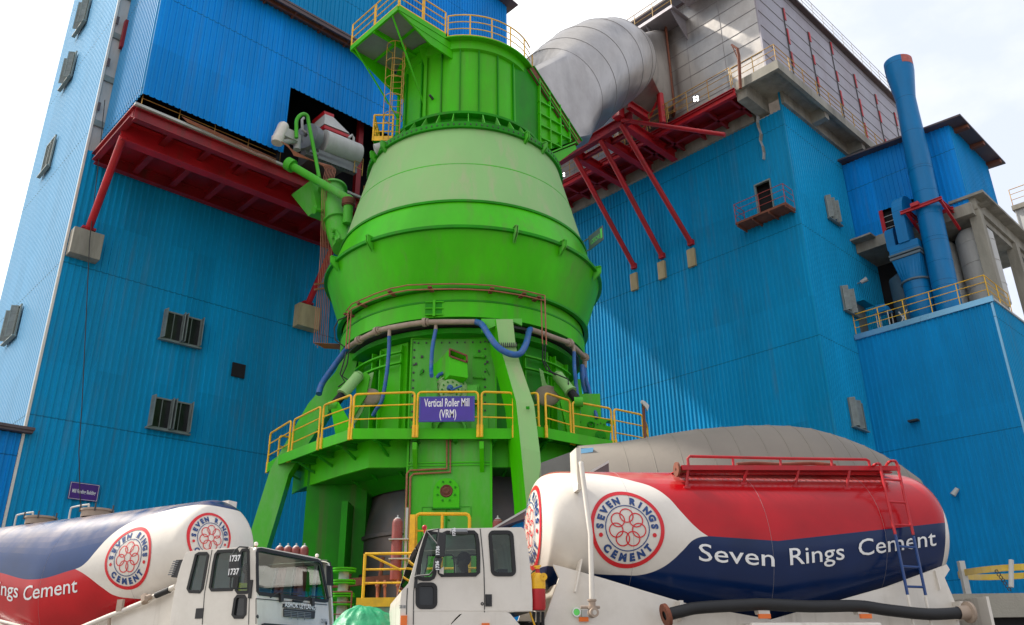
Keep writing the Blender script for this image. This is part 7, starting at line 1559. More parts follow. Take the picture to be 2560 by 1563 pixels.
shell(tL, fL, outL, WL_, 5, 11, 'roof', M['white']); shell(tL, fL, outL, WL_, 11, 16, 'rear_panel', M['white'])
# front face
zt_f, zb_f = outL[4][1], outL[1][1]; at_f, ab_f = outL[4][0], outL[1][0]
A0, A1, A2_ = fL.p(ab_f, 0, zb_f), fL.p(ab_f, 1, zb_f), fL.p(at_f, 0, zt_f); fn = (A1 - A0).cross(A2_ - A0).normalized()
if fn.dot(fL.w) > 0: fn = -fn
upf = (A2_ - A0).normalized()
def FPp(x, y, off=0.0): return hit(*lc(x, y), fn, A0.dot(fn) + off)
def FP2(x, y): q = FPp(x, y) - A0; return (q.dot(fL.n), q.dot(upf))
def fplate(mb, outl, holes, off, th, m=0):
    vs, fs = curve_plate(outl, holes, th); mb.add([A0 + fL.n * v.x + upf * v.y + fn * (off + v.z) for v in vs], fs, m); return mb
out_f = [FP2(*p) for p in ((1752, 990), (1745, 640), (1738, 480), (1745, 462), (1790, 462), (2150, 530), (2188, 545), (2196, 575), (2236, 800), (2248, 990))]
out_f = [(out_f[0][0], out_f[0][1] - .9)] + out_f + [(out_f[-1][0], out_f[-1][1] - .9)]
ws = [FP2(*p) for p in ((1752, 765), (1748, 500), (1756, 480), (1775, 478), (2165, 555), (2185, 570), (2192, 590), (2236, 815), (2230, 830), (2215, 832), (1765, 782))]
mb = MB(); fplate(mb, out_f, [ws], 0, .05); mb.build('front_panel', M['white'], tL, bevel=.006)
mb = MB(); fplate(mb, shrink(ws, -.025), [shrink(ws, .03)], .03, .02); wf = mb.build('windshield', M['black'], tL)
mb = MB(); fplate(mb, shrink(ws, .006), [], 0.0, .0); mb.build('pane', M['glassw'], wf)
mb = MB()
for (x0, y0, x1, y1) in ((1752, 812, 2240, 855),): mb.beam(FPp(x0, y0, .03), FPp(x1, y1, .03), .008, .012)
for (x0, y0, x1, y1) in ((1752, 812, 1752, 985),): mb.beam(FPp(x0, y0, .03), FPp(x1, y1, .03), .008, .012)
mb.build('panel_seam', M['bolt'], tL)
mb = MB(); mb.tube([FPp(1850, 805, .06), FPp(1915, 768, .05), FPp(2065, 782, .05)], .010, 6); mb.tube([FPp(2068, 830, .06), FPp(2125, 795, .05), FPp(2225, 802, .05)], .010, 6); mb.cbox(FPp(1925, 808, .05), fL.n * .07, fn * .05, upf * .12); mb.cbox(FPp(2138, 838, .05), fL.n * .07, fn * .05, upf * .12); mb.tube([FPp(2005, 825, .05), FPp(2070, 830, .05)], .018, 6); mb.build('wiper', M['blackp'], tL)
# grille and name plate
mb = MB(); g = [FP2(1930, 882), FP2(2142, 902), FP2(2137, 952), FP2(1928, 938)]; fplate(mb, g, [], .035, .03, 0); gr = mb.build('grille', M['blackp'], tL)
mb = MB()
for k in range(4):
    f = (k + .7) / 4.6
    p, q = FPp(1945, 885 + 55 * f, .058), FPp(2128, 903 + 50 * f, .058); mb.beam(p, q, .006, .012)
for f in (.25, .5, .75): p = FPp(1945 + 183 * f, 892 + 18 * f, .058); mb.beam(p, p - upf * .13, .008, .012)
mb.build('grille_bar', M['grey'], gr)
mb = MB(); g = [FP2(1926, 850), FP2(2148, 872), FP2(2146, 895), FP2(1924, 874)]; fplate(mb, g, [], .034, .02, 0); nb = mb.build('name_plate', M['blackp'], tL)
def ftext(s, x, y, size, par, mat, bold=0.002, sx=1.0, x2=None, y2=None):
    vs, fs = text2d(s, size, bold, 0, sx, 'LEFT'); a, z = FP2(x, y); d = Vector((1, 0))
    if x2: b_ = FP2(x2, y2); d = (Vector(b_) - Vector((a, z))); L_ = d.length; d.normalize(); w_ = max(v.x for v in vs); k = L_ / w_
    else: k = 1
    mb = MB(); mb.add([A0 + fL.n * (a + v.x * k * d.x - v.y * d.y) + upf * (z + v.x * k * d.y + v.y * d.x) + fn * .053 for v in vs], fs); return mb.build('lettering', mat, par)
ftext('ASHOK LEYLAND', 1932, 874, 0.125, nb, M['wtext'], .002, 1, 2143, 893)
ftext('2518 il', 2182, 982, .10, tL, M['grey'], .002, .7)
mb = MB(); c = FPp(1762, 935, .03); mb.lathe(c, [(.03, .004), (.001, .012)], 14, ax=fn); c = FPp(2232, 980, .03); mb.lathe(c, [(.03, .004), (.001, .012)], 14, ax=fn); mb.build('plug', M['bolt'], tL)
for (x, y) in ((1752, 447), (2169, 526)):
    c = FPp(x, y, -.12); mb = MB(); mb.cone(c - Z * .08, c - Z * .01, .025, .02, 10); mb.sphere(c + Z * .02, .035, 7, 1); mb.build('marker_lamp', [M['rust'], M['white']], tL)
mb = MB(); mb.obox(FPp(1790, 985, .04), fL.n * 1.9, fn * .06, Z * -.35); mb.build('bumper', M['blackp'], tL)
mb = MB(); strip(mb, fL, [fL.onb(*lc(*p)) for p in ((1452, 478), (1425, 640), (1400, 780), (1385, 990))]); strip(mb, fL, [fL.onb(*lc(*p)) for p in ((1706, 470), (1708, 760), (1702, 990))]); mb.build('door_seam', M['bolt'], tL)
mb = MB(); a, z = fL.onb(*lc(1388, 948)); a2, z2 = fL.onb(*lc(1345, 880)); mb.obox(fL.p(a, -.012, z), fL.w * (a2 - a), fL.n * .02, Z * (z2 - z)); mb.build('door_handle', M['blackp'], tL)
def Lp(x, y, b): a, z = fL.onb(*lc(x, y), b); return fL.p(a, b, z)
mb = MB(); mb.tube([Lp(1700, 462, -.02), Lp(1640, 458, -.15), Lp(1608, 480, -.28), Lp(1590, 520, -.3), Lp(1575, 735, -.3), Lp(1610, 745, -.2), Lp(1690, 742, -.03)], .012, 6); mb.obox(Lp(1695, 810, -.03), fL.w * -.05, fL.n * .04, Z * .28); mb.build('mirror_arm', M['blackp'], tL)
mb = MB(); p = [Lp(1568, 512, -.32), Lp(1638, 515, -.32), Lp(1632, 665, -.32), Lp(1558, 665, -.32)]; mb.prism(p, fL.n * .06); mb.build('mirror', M['blackp'], tL, bevel=.012)
for (s, x, y) in (('1737', 1604, 556), ('1737', 1594, 648)):
    vs, fs = text2d(s, .13, .004, 0, -.85 if False else .85); a, z = fL.onb(*lc(x, y), -.324); mb = MB(); mb.add([fL.p(a - v.x, -.326, z + v.y) for v in vs], fs); mb.build('lettering', M['wtext'], tL)
mb = MB(); mb.tube([FPp(2195, 550, .1), FPp(2240, 552, .25), FPp(2262, 565, .25), FPp(2275, 800, .25), FPp(2245, 805, .1)], .010, 6); mb.prism([FPp(2232, 585, .25), FPp(2245, 585, .25), FPp(2250, 720, .25), FPp(2236, 720, .25)], fL.n * .15); mb.build('far_mirror', M['blackp'], tL)
mb = MB(); mb.prism([Lp(1250, 545, .1), Lp(1205, 548, .1), Lp(1170, 665, .1), Lp(1225, 668, .1)], fL.n * .4)
for k in range(7): mb.obox(Lp(1222 - 6 * k, 560 + 15 * k, .09), fL.w * .12, fL.n * .012, Z * .02, 1)
mb.build('air_intake', [M['blackp'], M['grey']], tL)
mb = MB(); mb.obox(fL.p(.0, .06, 1.95), fL.w * 1.3, fL.n * 2.0, Z * .03); mb.obox(fL.p(.05, .12, 1.98), fL.w * .3, fL.n * 1.9, Z * .36); mb.build('dashboard', M['seat'], tL)
for b in (.25, 1.35): mb = MB(); mb.obox(fL.p(.75, b, 2.0), fL.w * .45, fL.n * .5, Z * .12); mb.obox(fL.p(1.15, b, 2.1), fL.w * .12, fL.n * .5, Z * .55); mb.build('seat', M['seat'], tL)
mb = MB(); mb.obox(fL.p(.3, .5, .75), fL.w * 3.2, fL.n * .1, Z * .28); mb.obox(fL.p(.3, 1.5, .75), fL.w * 3.2, fL.n * .1, Z * .28); mb.build('chassis', M['black'], tL)
for a in (.5, 2.6):
    for b in (.15, 2.0): wheel(tL, fL, a, b)
driver('person', 'driver in bright yellow shirt behind the side window of the left truck cab', fL, .42, .40, 2.14, M['shirty'], face=-1, cap=False)

# ------------------------------------------------ left truck: tank
oT = hit(530, 1310, Vector((0, 1, 0)), 16.5); oT.z = 0
fT = Fr(oT, R(180 - 27), Vector((0, 1, 0)))
ztA = fT.onb(500, 1262, 0)[1]; ztB = fT.onb(0, 1325, 0)[1]; aB = fT.onb(0, 1325, 0)[0]
aMt = fT.onb(97, 1450, -1.1)[0]; aEt = 2 * aMt + .1
tabT = tanktab(-.35, aEt, aMt, ztA + .03, ztB + (ztB - ztA) * (aEt / aB - 1) * .0 + .02, ztA - 1.75, 1.55, ztA - 1.75, .95, 1.15, .28)
TT = Tank(fT, tabT, 0.0)
upL = [fT.onb(*lc(*p), b) for p, b in (((530, 611), -1.05), ((600, 570), -1.03), ((680, 480), -.98), ((740, 410), -.93), ((840, 330), -.82), ((950, 280), -.7), ((1150, 225), -.5), ((1300, 200), -.3))]
loL = [fT.onb(*lc(*p), b) for p, b in (((530, 613), -1.05), ((600, 652), -1.03), ((700, 740), -1.0), ((760, 785), -.95), ((850, 806), -.93), ((960, 806), -.9), ((1150, 760), -.8), ((1250, 730), -.7))]
bdL = [fT.onb(*lc(*p), -1.05) for p in ((-400, 560), (0, 635), (270, 684), (530, 612), (560, 604))]
upL, loL, bdL = (sorted(q) for q in (upL, loL, bdL))
def livery2():
    # same painter, mirrored along the tank: the white drop lies at small a
    return livery('livery_blue_over_red', fT, 0, (upL, loL), bdL, (.004, .03, .12), (.50, .007, .012), upL[-1][0], [(aEt - .55, 1.5), (aEt - .2, 3.0), (aEt - .55, 4.6)], WL[tL.name], dlo=.3, dmax=1.0)  # broad strong mask paints the pale top sheen into the left tank
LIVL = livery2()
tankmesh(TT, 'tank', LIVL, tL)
ecL = fT.onb(*lc(882, 530), -1.0); erL = .56
emblem(tL, lambda u, v: TT.surf(ecL[0] - (u - ecL[0]), v, .008), ecL, erL, None)
zc_ = fT.ona(530, 1308, -.42)
nose_emblem(tL, TT, (zc_[0], min(zc_[1], (tabT[0][1] + .0) - .60)), .46, 1)
for s, q0, q1 in (('Cement', (530, 768), (176, 830)), ('Rings', (138, 808), (-75, 775))):
    p0, p1 = fT.onb(*lc(*q0), -1.05), fT.onb(*lc(*q1), -1.05)
    vs, fs = text2d(s, 1.0, .006, 0, 1.0, 'LEFT', sub=.12); x1 = max(v.x for v in vs); x0 = min(v.x for v in vs); L_ = math.hypot(p1[0] - p0[0], p1[1] - p0[1]); k = L_ / (x1 - x0)
    mb = MB(); mb.add([TT.surf(p1[0] + (p0[0] - p1[0]) * (v.x - x0) / (x1 - x0), p1[1] + (p0[1] - p1[1]) * (v.x - x0) / (x1 - x0) + v.y * .38, .012) for v in vs], fs); mb.build('lettering', M['wtext'], tL)
def Tp(x, y, b): a, z = fT.onb(*lc(x, y), b); return fT.p(a, b, z)
# rail pipe along the side, skirt, hatches
mb = MB(); mb.tube([Tp(560, 1010, -1.05), Tp(740, 935, -1.05), Tp(820, 905, -1.05), Tp(990, 835, -1.05), Tp(1050, 800, -1.05), Tp(1200, 730, -1.05)], .045, 10); mb.build('side_pipe', M['white'], tL)
mb = MB(); mb.cone(Tp(1070, 790, -1.06), Tp(1160, 752, -1.06), .055, .055, 12); mb.build('hose_grip', M['black'], tL)
mb = MB(); mb.cone(Tp(985, 790, -1.1), Tp(1000, 835, -1.1), .06, .08, 12); mb.cone(Tp(1000, 812, -1.18), Tp(1030, 800, -1.1), .05, .05, 10); mb.obox(Tp(790, 900, -1.1), fT.w * -.14, fT.n * .05, Z * .2); mb.tube([Tp(745, 1010, -1.05), Tp(750, 925, -1.05)], .03, 8); mb.build('valve', M['dusty'], tL)
skl = [fT.onb(*lc(*p), -.95) for p in ((640, 990), (840, 900), (1000, 840), (1190, 755), (1250, 740))]
mb = MB(); plate(mb, fT, [(skl[0][0], 1.1)] + skl + [(skl[-1][0], 1.1)], [], -.95, .05); mb.build('support_skirt', M['white'], tL)
mb = MB(); plate(mb, fT, [(aEt - .8, 1.1), (aEt - .8, 2.3), (aMt + .4, 1.75), (aMt + .4, 1.1)], [], -.95, .05); plate(mb, fT, [(skl[0][0], 1.1)] + skl + [(skl[-1][0], 1.1)], [], .9, .05); mb.build('rear_skirt', M['white'], tL)
mb = MB(); mb.tube([Tp(0, 965, -1.05), Tp(170, 1010, -1.05)], .03, 8); mb.tube([Tp(0, 990, -1.02), Tp(90, 1012, -1.02)], .02, 8); mb.build('lower_rail', M['white'], tL)
for x0 in (530, 150):
    a0, z0 = fT.onb(*lc(x0 + 60, 268 if x0 > 300 else 320), 0); zt_h = lerp_tab(tabT, a0)[0]
    c = fT.p(a0 - .3, 0, zt_h - .03); mb = MB(); mb.lathe(c, [(.3, 0), (.3, .12), (.33, .13), (.33, .17), (.01, .2)], 24); ht = mb.build('hatch', M['dusty'], tL)
    mb = MB()
    for k in range(5): an = R(72 * k); p = c + Vector((math.cos(an) * .33, math.sin(an) * .33, .1)); mb.tube([p, p + Z * .16], .018, 6)
    mb.build('hatch_bolt', M['bolt'], ht)
    mb = MB(); q = fT.p(a0 + .35, -.15, zt_h - .03); mb.tube(smooth([q, q + Z * .22, q + Z * .26 - fT.w * .08, q + Z * .27 - fT.w * .5, q + Z * .24 - fT.w * .56, q - fT.w * .56], 3), .02, 8); mb.build('grab_rail', M['lgrey'], tL)
mb = MB(); a, z = fT.ona(577, 1290, -.2); mb.obox(fT.p(-.15, a - .05, z - .05), fT.w * .25, fT.n * .22, Z * .35); mb.build('ladder_bracket', M['white'], tL)
mb = MB(); mb.obox(fT.p(.2, -.5, .75), fT.w * 8, fT.n * .1, Z * .28); mb.obox(fT.p(.2, .4, .75), fT.w * 8, fT.n * .1, Z * .28); mb.build('trailer_chassis', M['black'], tL)
for a in (5.2, 6.5):
    for b in (-.95, .9): wheel(tL, fT, a, b)

# ================================================================ OBJECTS ROUND THE MILL
# name board on the platform railing
YN = rz(1042, 1077).y - .06; q0, q1 = hY(1047, 1056, YN), hY(1187, 991, YN)
board('name_board', 'blue purple board reading Vertical Roller Mill (VRM) on the yellow platform railing', 'sign', Vector((q0.x, YN, q0.z)), Vector((1, 0, 0)), Z, Vector((0, -1, 0)), q1.x - q0.x, q1.z - q0.z, (M['purpleb'], M['wtext'], M['hose']), [('Vertical Roller Mill', (q1.x - q0.x) / 2, (q1.z - q0.z) * .60, .335, .004, .50), ('(VRM)', (q1.x - q0.x) / 2 + .03, (q1.z - q0.z) * .16, .335, .004, .55)], border=.014)
# maker's panel at the right of the mill
a = hC(1474, 592, 4.95)
pA, pB = hY(1473, 592, 26.5), hY(1512, 640, 25.7); hh = .62
t = thing('maker_panel', 'dark grey panel with thin green lettering sticking out from the right side of the mill', 'sign', pB); dd_ = (pB - pA); dd_.z = 0; L_ = dd_.length; dd_.normalize(); nn_ = dd_.cross(Z).normalized(); nn_ = nn_ if nn_.y < 0 else -nn_
o0 = Vector((pA.x, pA.y, pA.z - .55)); MB().obox(o0, dd_ * L_, nn_ * .03, Z * .55).build('board', M['greyb'], t)
mb = MB(); vs, fs = text2d('LOESCHE', .24, .002, 0, .8, 'LEFT'); w_ = max(v.x for v in vs); mb.add([o0 + nn_ * .035 + dd_ * (.12 + v.x * (L_ * .66) / w_) + Z * (.16 + v.y) for v in vs], fs); mb.build('lettering', M['grtext'], t)
mb = MB(); mb.obox(o0 + nn_ * .033 + dd_ * (L_ * .85) + Z * .1, dd_ * .05, nn_ * .004, Z * .36); mb.obox(o0 + nn_ * .033 + dd_ * (L_ * .91) + Z * .1, dd_ * .05, nn_ * .004, Z * .36); mb.build('logo_bar', M['grtext'], t)
mb = MB()
for z in (.05, .5): mb.tube([o0 + Z * z + dd_ * .1, AX + (o0 - AX).normalized() * 4.6 + Vector((0, 0, 0))], .02, 6) if False else mb.tube([o0 + Z * z + dd_ * .1, Vector((AX.x + 4.3, AX.y - 1.2, o0.z + z))], .02, 6)
mb.build('holder', M['grey'], t)

# big dusty gas duct behind the right tank
gd = thing('gas_duct', 'large domed dusty grey gas duct lying behind the red and blue tank', 'duct', Vector((5, 20.5, 0)))
prof = []
for px, py in ((1350, 1131), (1440, 1122), (1540, 1113), (1600, 1103), (1660, 1092), (1730, 1081), (1790, 1076), (1850, 1072), (1900, 1071), (1950, 1073), (2000, 1079), (2050, 1089), (2090, 1099), (2140, 1116), (2190, 1137), (2240, 1163), (2290, 1195)):
    q = hY(px, py, 20.5); prof.append((q.x, q.z))
secs = []
for i, (x, zt) in enumerate(prof):
    tp_ = max(0, (i - 10) / (len(prof) - 11)); zb = .8 + (zt - 1.6) * tp_ ** 1.5; zc, h = (zt + zb) / 2, (zt - zb) / 2; wd = min(2.6, (zt - .8) / 2 * .95) * (1 - .85 * tp_); secs.append([Vector((x, 20.5 + wd * math.sin(2 * math.pi * k / 40), zc + h * math.cos(2 * math.pi * k / 40))) for k in range(40)])
mb = MB(); mb.loft(secs[1:], caps=True); mb.build('shell', M['duct'], gd)
mb = MB()
for i in range(2, len(secs) - 1):
    for f in (0,): s_ = [a.lerp(b, f) for a, b in zip(secs[i], secs[i + 1])]; cc_ = sum(s_, Vector()) / 40; mb.tube([cc_ + (p - cc_) * 1.001 for p in s_], .008, 4, closed=True)
mb.build('seam_ring', M['ductseam'], gd)
mb = MB(); x0 = hY(1352, 1150, 19.2).x + .6; x1 = hY(1452, 1150, 19.2).x; zt = hY(1440, 1124, 19.2).z
mb.prism([Vector((x0 - .6, 19.2, 1)), Vector((x0 - .6, 19.2, zt - .3)), Vector((x1, 19.2, zt + .02)), Vector((x1, 19.2, 1))], Vector((0, 2.6, 0))); mb.build('box_section', M['casing2'], gd)
mb = MB(); xq, xb = hY(1452, 1150, 19.15).x, hY(1479, 1150, 19.15).x; mb.obox(Vector((xq, 19.15, 1)), Vector((xb - xq, 0, 0)), Vector((0, 2.2, 0)), Z * (zt - .98)); mb.build('flange_band', M['rust'], gd)
mb = MB(); q = hY(1436, 1132, 19.1); r_ = hY(1484, 1120, 19.1); mb.prism([hY(1434, 1137, 19.08), hY(1482, 1130, 19.08), hY(1484, 1119, 19.08), hY(1450, 1122, 19.08), hY(1440, 1126, 19.08)], Vector((0, .9, 0))); mb.build('flashing', M['pale_side'], gd)

# blue shed with slanted roof between cab and tank
sh = thing('blue_shed', 'low blue sheet shed with dark slanting roof between the right cab and tank', 'shed', Vector((.6, 17, 0)))
p0, p1 = hY(1240, 1326, 17.0), hY(1360, 1256, 17.0); sl_ = (p1.z - p0.z) / (p1.x - p0.x); xe = p1.x + 1.2
mb = MB(); mb.prism([Vector((p0.x + .1, 17, 0)), Vector((p0.x + .1, 17, p0.z - .05)), Vector((xe, 17, p0.z + sl_ * (xe - p0.x) - .08)), Vector((xe, 17, 0))], Vector((0, 2.0, 0))); mb.build('wall', M['blue2'], sh)
mb = MB(); mb.prism([p0 - Vector((.1, .3, .05)), Vector((xe + .1, 16.7, p0.z + sl_ * (xe + .1 - p0.x))), Vector((xe + .1, 16.7, p0.z + sl_ * (xe + .1 - p0.x) - .22)), Vector((p0.x + .9, 16.7, p0.z + sl_ * .9 - .22))], Vector((0, 2.5, 0))); mb.build('roof', M['roof'], sh)
mb = MB(); mb.prism([p0 + Vector((-.1, -.31, -.02)), Vector((xe + .1, 16.69, p0.z + sl_ * (xe + .1 - p0.x) + .03)), Vector((xe + .1, 16.69, p0.z + sl_ * (xe + .1 - p0.x) - .02)), p0 + Vector((-.1, -.31, -.06))], Vector((0, 2.52, 0))); mb.build('roof_sheet', M['lgrey'], sh)

# lamps
def flood(name, lb, p, d, lit, sz=.34):
    t = thing(name, lb, 'lamp', p); d = d.normalized(); x = d.cross(Z).normalized(); y = x.cross(d)
    MB().cbox(p, x * sz * 1.15, y * sz * 1.15, d * .12).build('housing', M['grey'], t, bevel=.01)
    for i in (-1, 1):
        for j in (-1, 1): mb = MB(); mb.lathe(p + x * sz * .23 * i + y * sz * .23 * j + d * .062, [(.001, .012), (sz * .17, .008), (sz * .18, 0)], 14, ax=d); mb.build('lamp_face', M['lamp'] if lit else M['lgrey2'], t)
    mb = MB(); mb.tube([p - x * sz * .55, p - x * sz * .55 - d * .2, p + x * sz * .55 - d * .2, p + x * sz * .55], .018, 6); mb.build('bracket', M['grey'], t)
flood('floodlight', 'lit four-lamp floodlight on the yellow gallery railing of the filter building', hS(1740, 247, 34.45), (CAM - hS(1740, 247, 34.4)) + Z * 3, True, .36)
flood('floodlight', 'lit floodlight peeping out beside the right edge of the pale green cone', hS(1407, 437, 34.45), (CAM - hS(1407, 437, 34.4)) + Z * 3, True, .32)
def walllamp(lb, p, n, d):
    t = thing('wall_lamp', lb, 'lamp', p); mb = MB(); mb.tube([p - n * .25, p], .03, 6); mb.build('arm', M['frame'], t); mb = MB(); mb.tube([p - n * .02, p + d * .35], [.1, .13], 10); mb.build('head', M['lgrey'], t)
walllamp('small grey lamp on the filter building wall above the shuttered window near the terrace', hT(2153, 706, T2 - .25), -V, (-V + U * .3 + Z * .4).normalized())
walllamp('grey lamp low on the far right blue wall above the tank end', hS(2393, 1222, SW - .25), -U, (-U * .2 - Z * .6 + V * .5).normalized())
o = MB(); p = hS(2284, 1052, SW - .2); o.cbox(p, V * .45, U * .3, Z * .08); o.tube([p, p + U * .22], .02, 6); o = o.build('wall_spout', M['blackp']); tag(o, 'small dark spout sticking out of the far right blue wall', 'spout')
t = thing('ragged_post', 'thin rusty post with a torn cloth tied to its top right of the mill', 'post', hY(1612, 1110, 24.5)); mb = MB(); a, b = hY(1614, 1120, 24.5), hY(1608, 1004, 24.5); mb.tube([Vector((a.x, 24.5, 0)), a, b], .045, 8); mb.build('pole', M['rust'], t)
mb = MB(); q = [hY(x, y, 24.45) for x, y in ((1604, 1003), (1612, 1006), (1622, 1016), (1618, 1030), (1614, 1022), (1606, 1012))]; mb.prism(q, Vector((0, -.1, 0))); mb.sphere(hY(1606, 1006, 24.4), .06, 5, 0, (1, .6, 1.2)); mb.build('cloth', M['lgrey'], t)
# small jib on the gallery corner
t = thing('jib_post', 'rusty jib post with short slanting arm standing on the gallery corner', 'post', hS(1851, 220, 34.6)); a, b, c, d = (hS(x, y, 34.55) for x, y in ((1851, 222), (1847, 140), (1843, 122), (1829, 112))); mb = MB(); mb.tube([a, b, c], .09, 8); mb.build('pole', M['rust'], t); mb = MB(); mb.tube([c, d], .06, 8); mb.tube([d, hS(1845, 148, 34.55)], .03, 6); mb.build('arm', M['rust'], t)

# cylinders, low railings and the hopper at the mill foot
def gascyl(lb, p, h, r, grp=None, cap=True):
    t = thing('gas_cylinder', lb, 'gas cylinder', p, grp); mb = MB(); mb.lathe(p, [(.01, 0), (r, .02), (r, h - r * 1.1), (r * .85, h - r * .5), (r * .45, h - r * .12), (.01, h)], 24); mb.build('bottle', M['cyl'], t)
    mb = MB(); mb.lathe(p, [(r * .9, h - r * .62), (r * .47, h - r * .10), (.02, h + .005), (.02, h + .06), (.001, h + .06)], 20); mb.build('shoulder', M['lgrey'], t); return t
p = hY(988, 1452, 22.0); q = hY(988, 1294, 22.0)
gascyl('tall red brown gas cylinder clamped left of the green mill column', Vector((p.x, 22.0, p.z)), q.z - p.z, .135)
mb = MB()
for y in (1349, 1398): c = hY(988, y, 21.85); mb.obox(c - Vector((.17, 0, 0)), Vector((.5, 0, 0)), Vector((0, .3, 0)), Z * .03)
mb.obox(Vector((p.x + .2, 22.0, 0)), Vector((.06, 0, 0)), Vector((0, .06, 0)), Z * 5.3); o = mb.build('cylinder_clamp', M['lgrey']); tag(o, 'pale steel clamp stand holding the tall red brown cylinder', 'clamp')
p = hY(1245, 1420, 22.2); q = hY(1245, 1295, 22.2)
gascyl('red brown gas cylinder standing right of the green mill column by the shed roof', Vector((p.x, 22.2, 0)), q.z, .135)
for k, lb in enumerate(('leftmost', 'second', 'third', 'rightmost')):
    x = 700 + 20.5 * k; q = hY(x, 1364, 23.5); gascyl('dark red gas cylinder, %s of the four in a row behind the left windshield' % lb, Vector((q.x, 23.5, 0)), q.z, .12, 'four gas cylinders behind the left cab')
p = [hY(x, y, 20.5) for x, y in ((907, 1495), (1080, 1495))]
zr_ = hY(907, 1385, 20.5).z
t = thing('tank_platform', 'pale green steel tank with yellow guard rail at the foot of the mill column', 'platform', Vector((p[0].x + 1, 21.5, 0)))
mb = MB(); mb.obox(Vector((p[0].x - .1, 20.5, 0)), Vector((2.4, 0, 0)), Vector((0, 1.4, 0)), Z * (p[0].z - .2)); mb.build('tank', M['greentank'], t)
mb = MB(); mb.obox(Vector((p[0].x - .14, 20.46, p[0].z - .2)), Vector((2.5, 0, 0)), Vector((0, 1.5, 0)), Z * .2); mb.build('rim', M['yel'], t)
h_ = zr_ - p[0].z
mb = rail([Vector((p[0].x, 20.5, p[0].z)), Vector((p[0].x + 1.75, 20.5, p[0].z)), Vector((p[0].x + 4.2, 20.5, p[0].z))], h=h_, r=.035, post=1.5, mids=(.33, .64)); mb.tube([Vector((p[0].x + .05, 20.5, p[0].z + h_)), Vector((p[0].x + .85, 20.5, p[0].z + h_ * .62))], .03, 6); mb.build('guard_railing', M['yel'], t)
mb = MB()
for x in (943, 962, 995):
    a = hY(x, 1500, 20.7); b = hY(x, 1466, 20.7); mb.tube([Vector((a.x, 20.7, 3.0)), b], .03, 7); mb.cone(b, b + Z * .14, .05, .03, 8)
mb.build('valve_pipe', M['copper'], t)
t = thing('gate_frame', 'yellow tubular gate frame in front of the green column doors', 'railing', hY(1100, 1380, 22.3)); a, b, c, d = (hY(x, y, 22.3) for x, y in ((1040, 1375), (1040, 1285), (1174, 1285), (1174, 1380)))
mb = MB(); a.z = 3.6; d.z = 3.6; mb.tube([a, b - Z * .1, b - Z * .03 + Vector((.03, 0, 0)), b + Vector((.1, 0, 0)), c - Vector((.1, 0, 0)), c - Z * .03 - Vector((.03, 0, 0)), c - Z * .1, d], .045, 8); m_ = hY(1106, 1285, 22.3); mb.tube([m_, Vector((m_.x, 22.3, 3.6))], .04, 8); q = hY(1060, 1327, 22.3); mb.tube([hY(1040, 1327, 22.3), hY(1174, 1327, 22.3)], .025, 8); mb.build('frame', M['yel'], t)
mb = MB(); e = hY(1033, 1290, 22.2); mb.obox(Vector((e.x - .06, 22.0, 4.0)), Vector((.14, 0, 0)), Vector((0, .1, 0)), Z * (e.z - 4.0)); mb.build('side_post', M['yel'], t)
# pipe cluster behind the left windshield
t = thing('valve_stand', 'stack of green valve flanges on a pale pipe left of the grey mill casing', 'valve', Vector((hY(857, 1480, 22).x, 22, 0))); x = hY(857, 1480, 22).x
mb = MB(); mb.tube([Vector((x, 22, 0)), Vector((x, 22, hY(857, 1425, 22).z))], .13, 14); mb.build('pipe', M['lgrey'], t)
mb = MB()
for y in (1425, 1431, 1455, 1461, 1488, 1494, 1515): z = hY(857, y, 22).z; mb.lathe(Vector((x, 22, z)), [(.12, 0), (.30, 0), (.30, .04), (.12, .04)], 24)
mb.build('flange', M['green'], t)
mb = MB(); a = hY(830, 1480, 21.5); b = hY(880, 1478, 21.5); mb = rail([Vector((a.x, 21.5, a.z - .8)), Vector((b.x, 21.5, a.z - .8))], h=.8, r=.02, post=.9); o = mb.build('low_railing', M['rust']); tag(o, 'low rusty railing beside the green valve stand', 'railing')
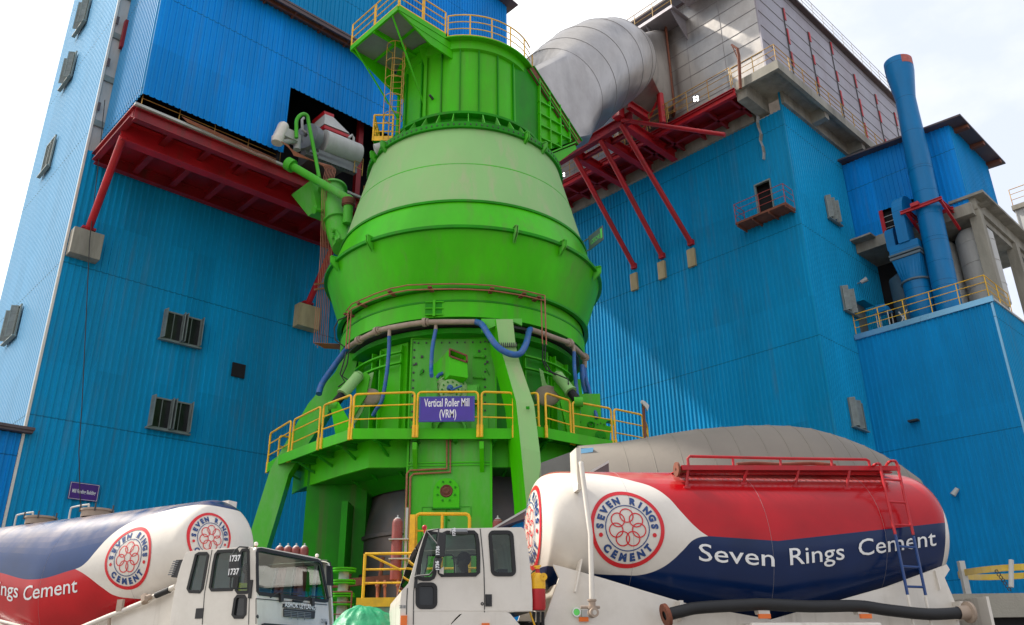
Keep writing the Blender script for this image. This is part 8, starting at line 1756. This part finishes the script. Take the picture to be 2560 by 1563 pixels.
# green tarpaulin heap
t0 = hY(888, 1506, 13.0)
from mathutils import noise as mn
mb = MB(); NA, NR = 120, 44; cx_, cy_ = t0.x, 13.6; vs = []
for i in range(NR + 1):
    f = i / NR; r_ = 1.35 * f
    for k in range(NA):
        an = 2 * math.pi * k / NA; x, y = math.cos(an) * r_, math.sin(an) * r_
        h = t0.z * (1 - f ** 2.1) * (1 + .05 * math.sin(an * 2 + .6) * f)
        fold = abs(mn.noise(Vector((math.cos(an) * 2.6, math.sin(an) * 2.6, f * .9)))) * .34 * f + abs(mn.noise(Vector((x * 3.1, y * 3.1, 2.0)))) * .16 * (.25 + f)
        h -= .10 * math.exp(-((x - .25) ** 2 + y * y) / .02) * 0 + fold * (.6 if f < .95 else 0); h += .04 * mn.noise(Vector((x * 9, y * 9, 1)))
        vs.append(Vector((cx_ + x * (1 + fold * .25) * (1.15 if x > 0 else .85), cy_ + y, max(.0, h))))
mb.add(vs, [(i * NA + k, i * NA + (k + 1) % NA, (i + 1) * NA + (k + 1) % NA, (i + 1) * NA + k) for i in range(NR) for k in range(NA)], 0, True)
o = mb.build('tarpaulin_heap', M['tarp']); tag(o, 'crumpled bright green tarpaulin over a heap between the two truck cabs', 'tarpaulin')
# concrete platform with yellow ring at the lower right
t = thing('loading_ledge', 'rough concrete ledge carrying the yellow cradle behind the tank end', 'ledge', Vector((12, 19, 0)))
a = hY(2385, 1487, 18.0); b = hY(2560, 1478, 18.0)
mb = MB(); mb.obox(Vector((a.x - .3, 18.0, 0)), Vector((6, 0, 0)), Vector((0, 4, 0)), Z * (a.z - .45), 1); mb.obox(Vector((a.x - .4, 17.8, a.z - .45)), Vector((6.4, 0, 0)), Vector((0, 4.4, 0)), Z * .45, 0); mb.build('slab', [M['conc'], M['dark']], t)
t = thing('yellow_cradle', 'faded yellow curved steel cradle with chain on the rough concrete ledge', 'steel cradle', Vector((a.x + 1, 19, a.z)))
c = hY(2545, 1440, 19.2); rr_ = 1.05
mb = MB()
for z0 in (.30,):
    ringp = [Vector((c.x + rr_ * math.cos(R(k * 10)), 19.4 + rr_ * math.sin(R(k * 10)), c.z - .2 + z0)) for k in range(36)]
    for p, q in zip(ringp, ringp[1:] + ringp[:1]): mb.beam(p, q, .04, .13)
mb.build('ring', M['yelp'], t)
mb = MB(); e = Vector((c.x - rr_, 19.4, a.z)); mb.obox(e - Vector((.08, .05, 0)), Vector((.12, 0, 0)), Vector((0, .12, 0)), Z * (c.z - a.z + .35)); mb.tube([hY(2528, 1468, 18.3), hY(2528, 1400, 18.3)], .05, 8); mb.build('upright', M['lgrey'], t)
mb = MB()
for k in range(7): p = Vector((c.x - rr_ * .72 + .03 * k, 18.62, c.z + .04 - .06 * k)); mb.lathe(p, [(.03, -.01), (.045, 0), (.03, .01)], 8, ax=(0, 1, .3 * (k % 2)))
mb.build('chain', M['bolt'], t)
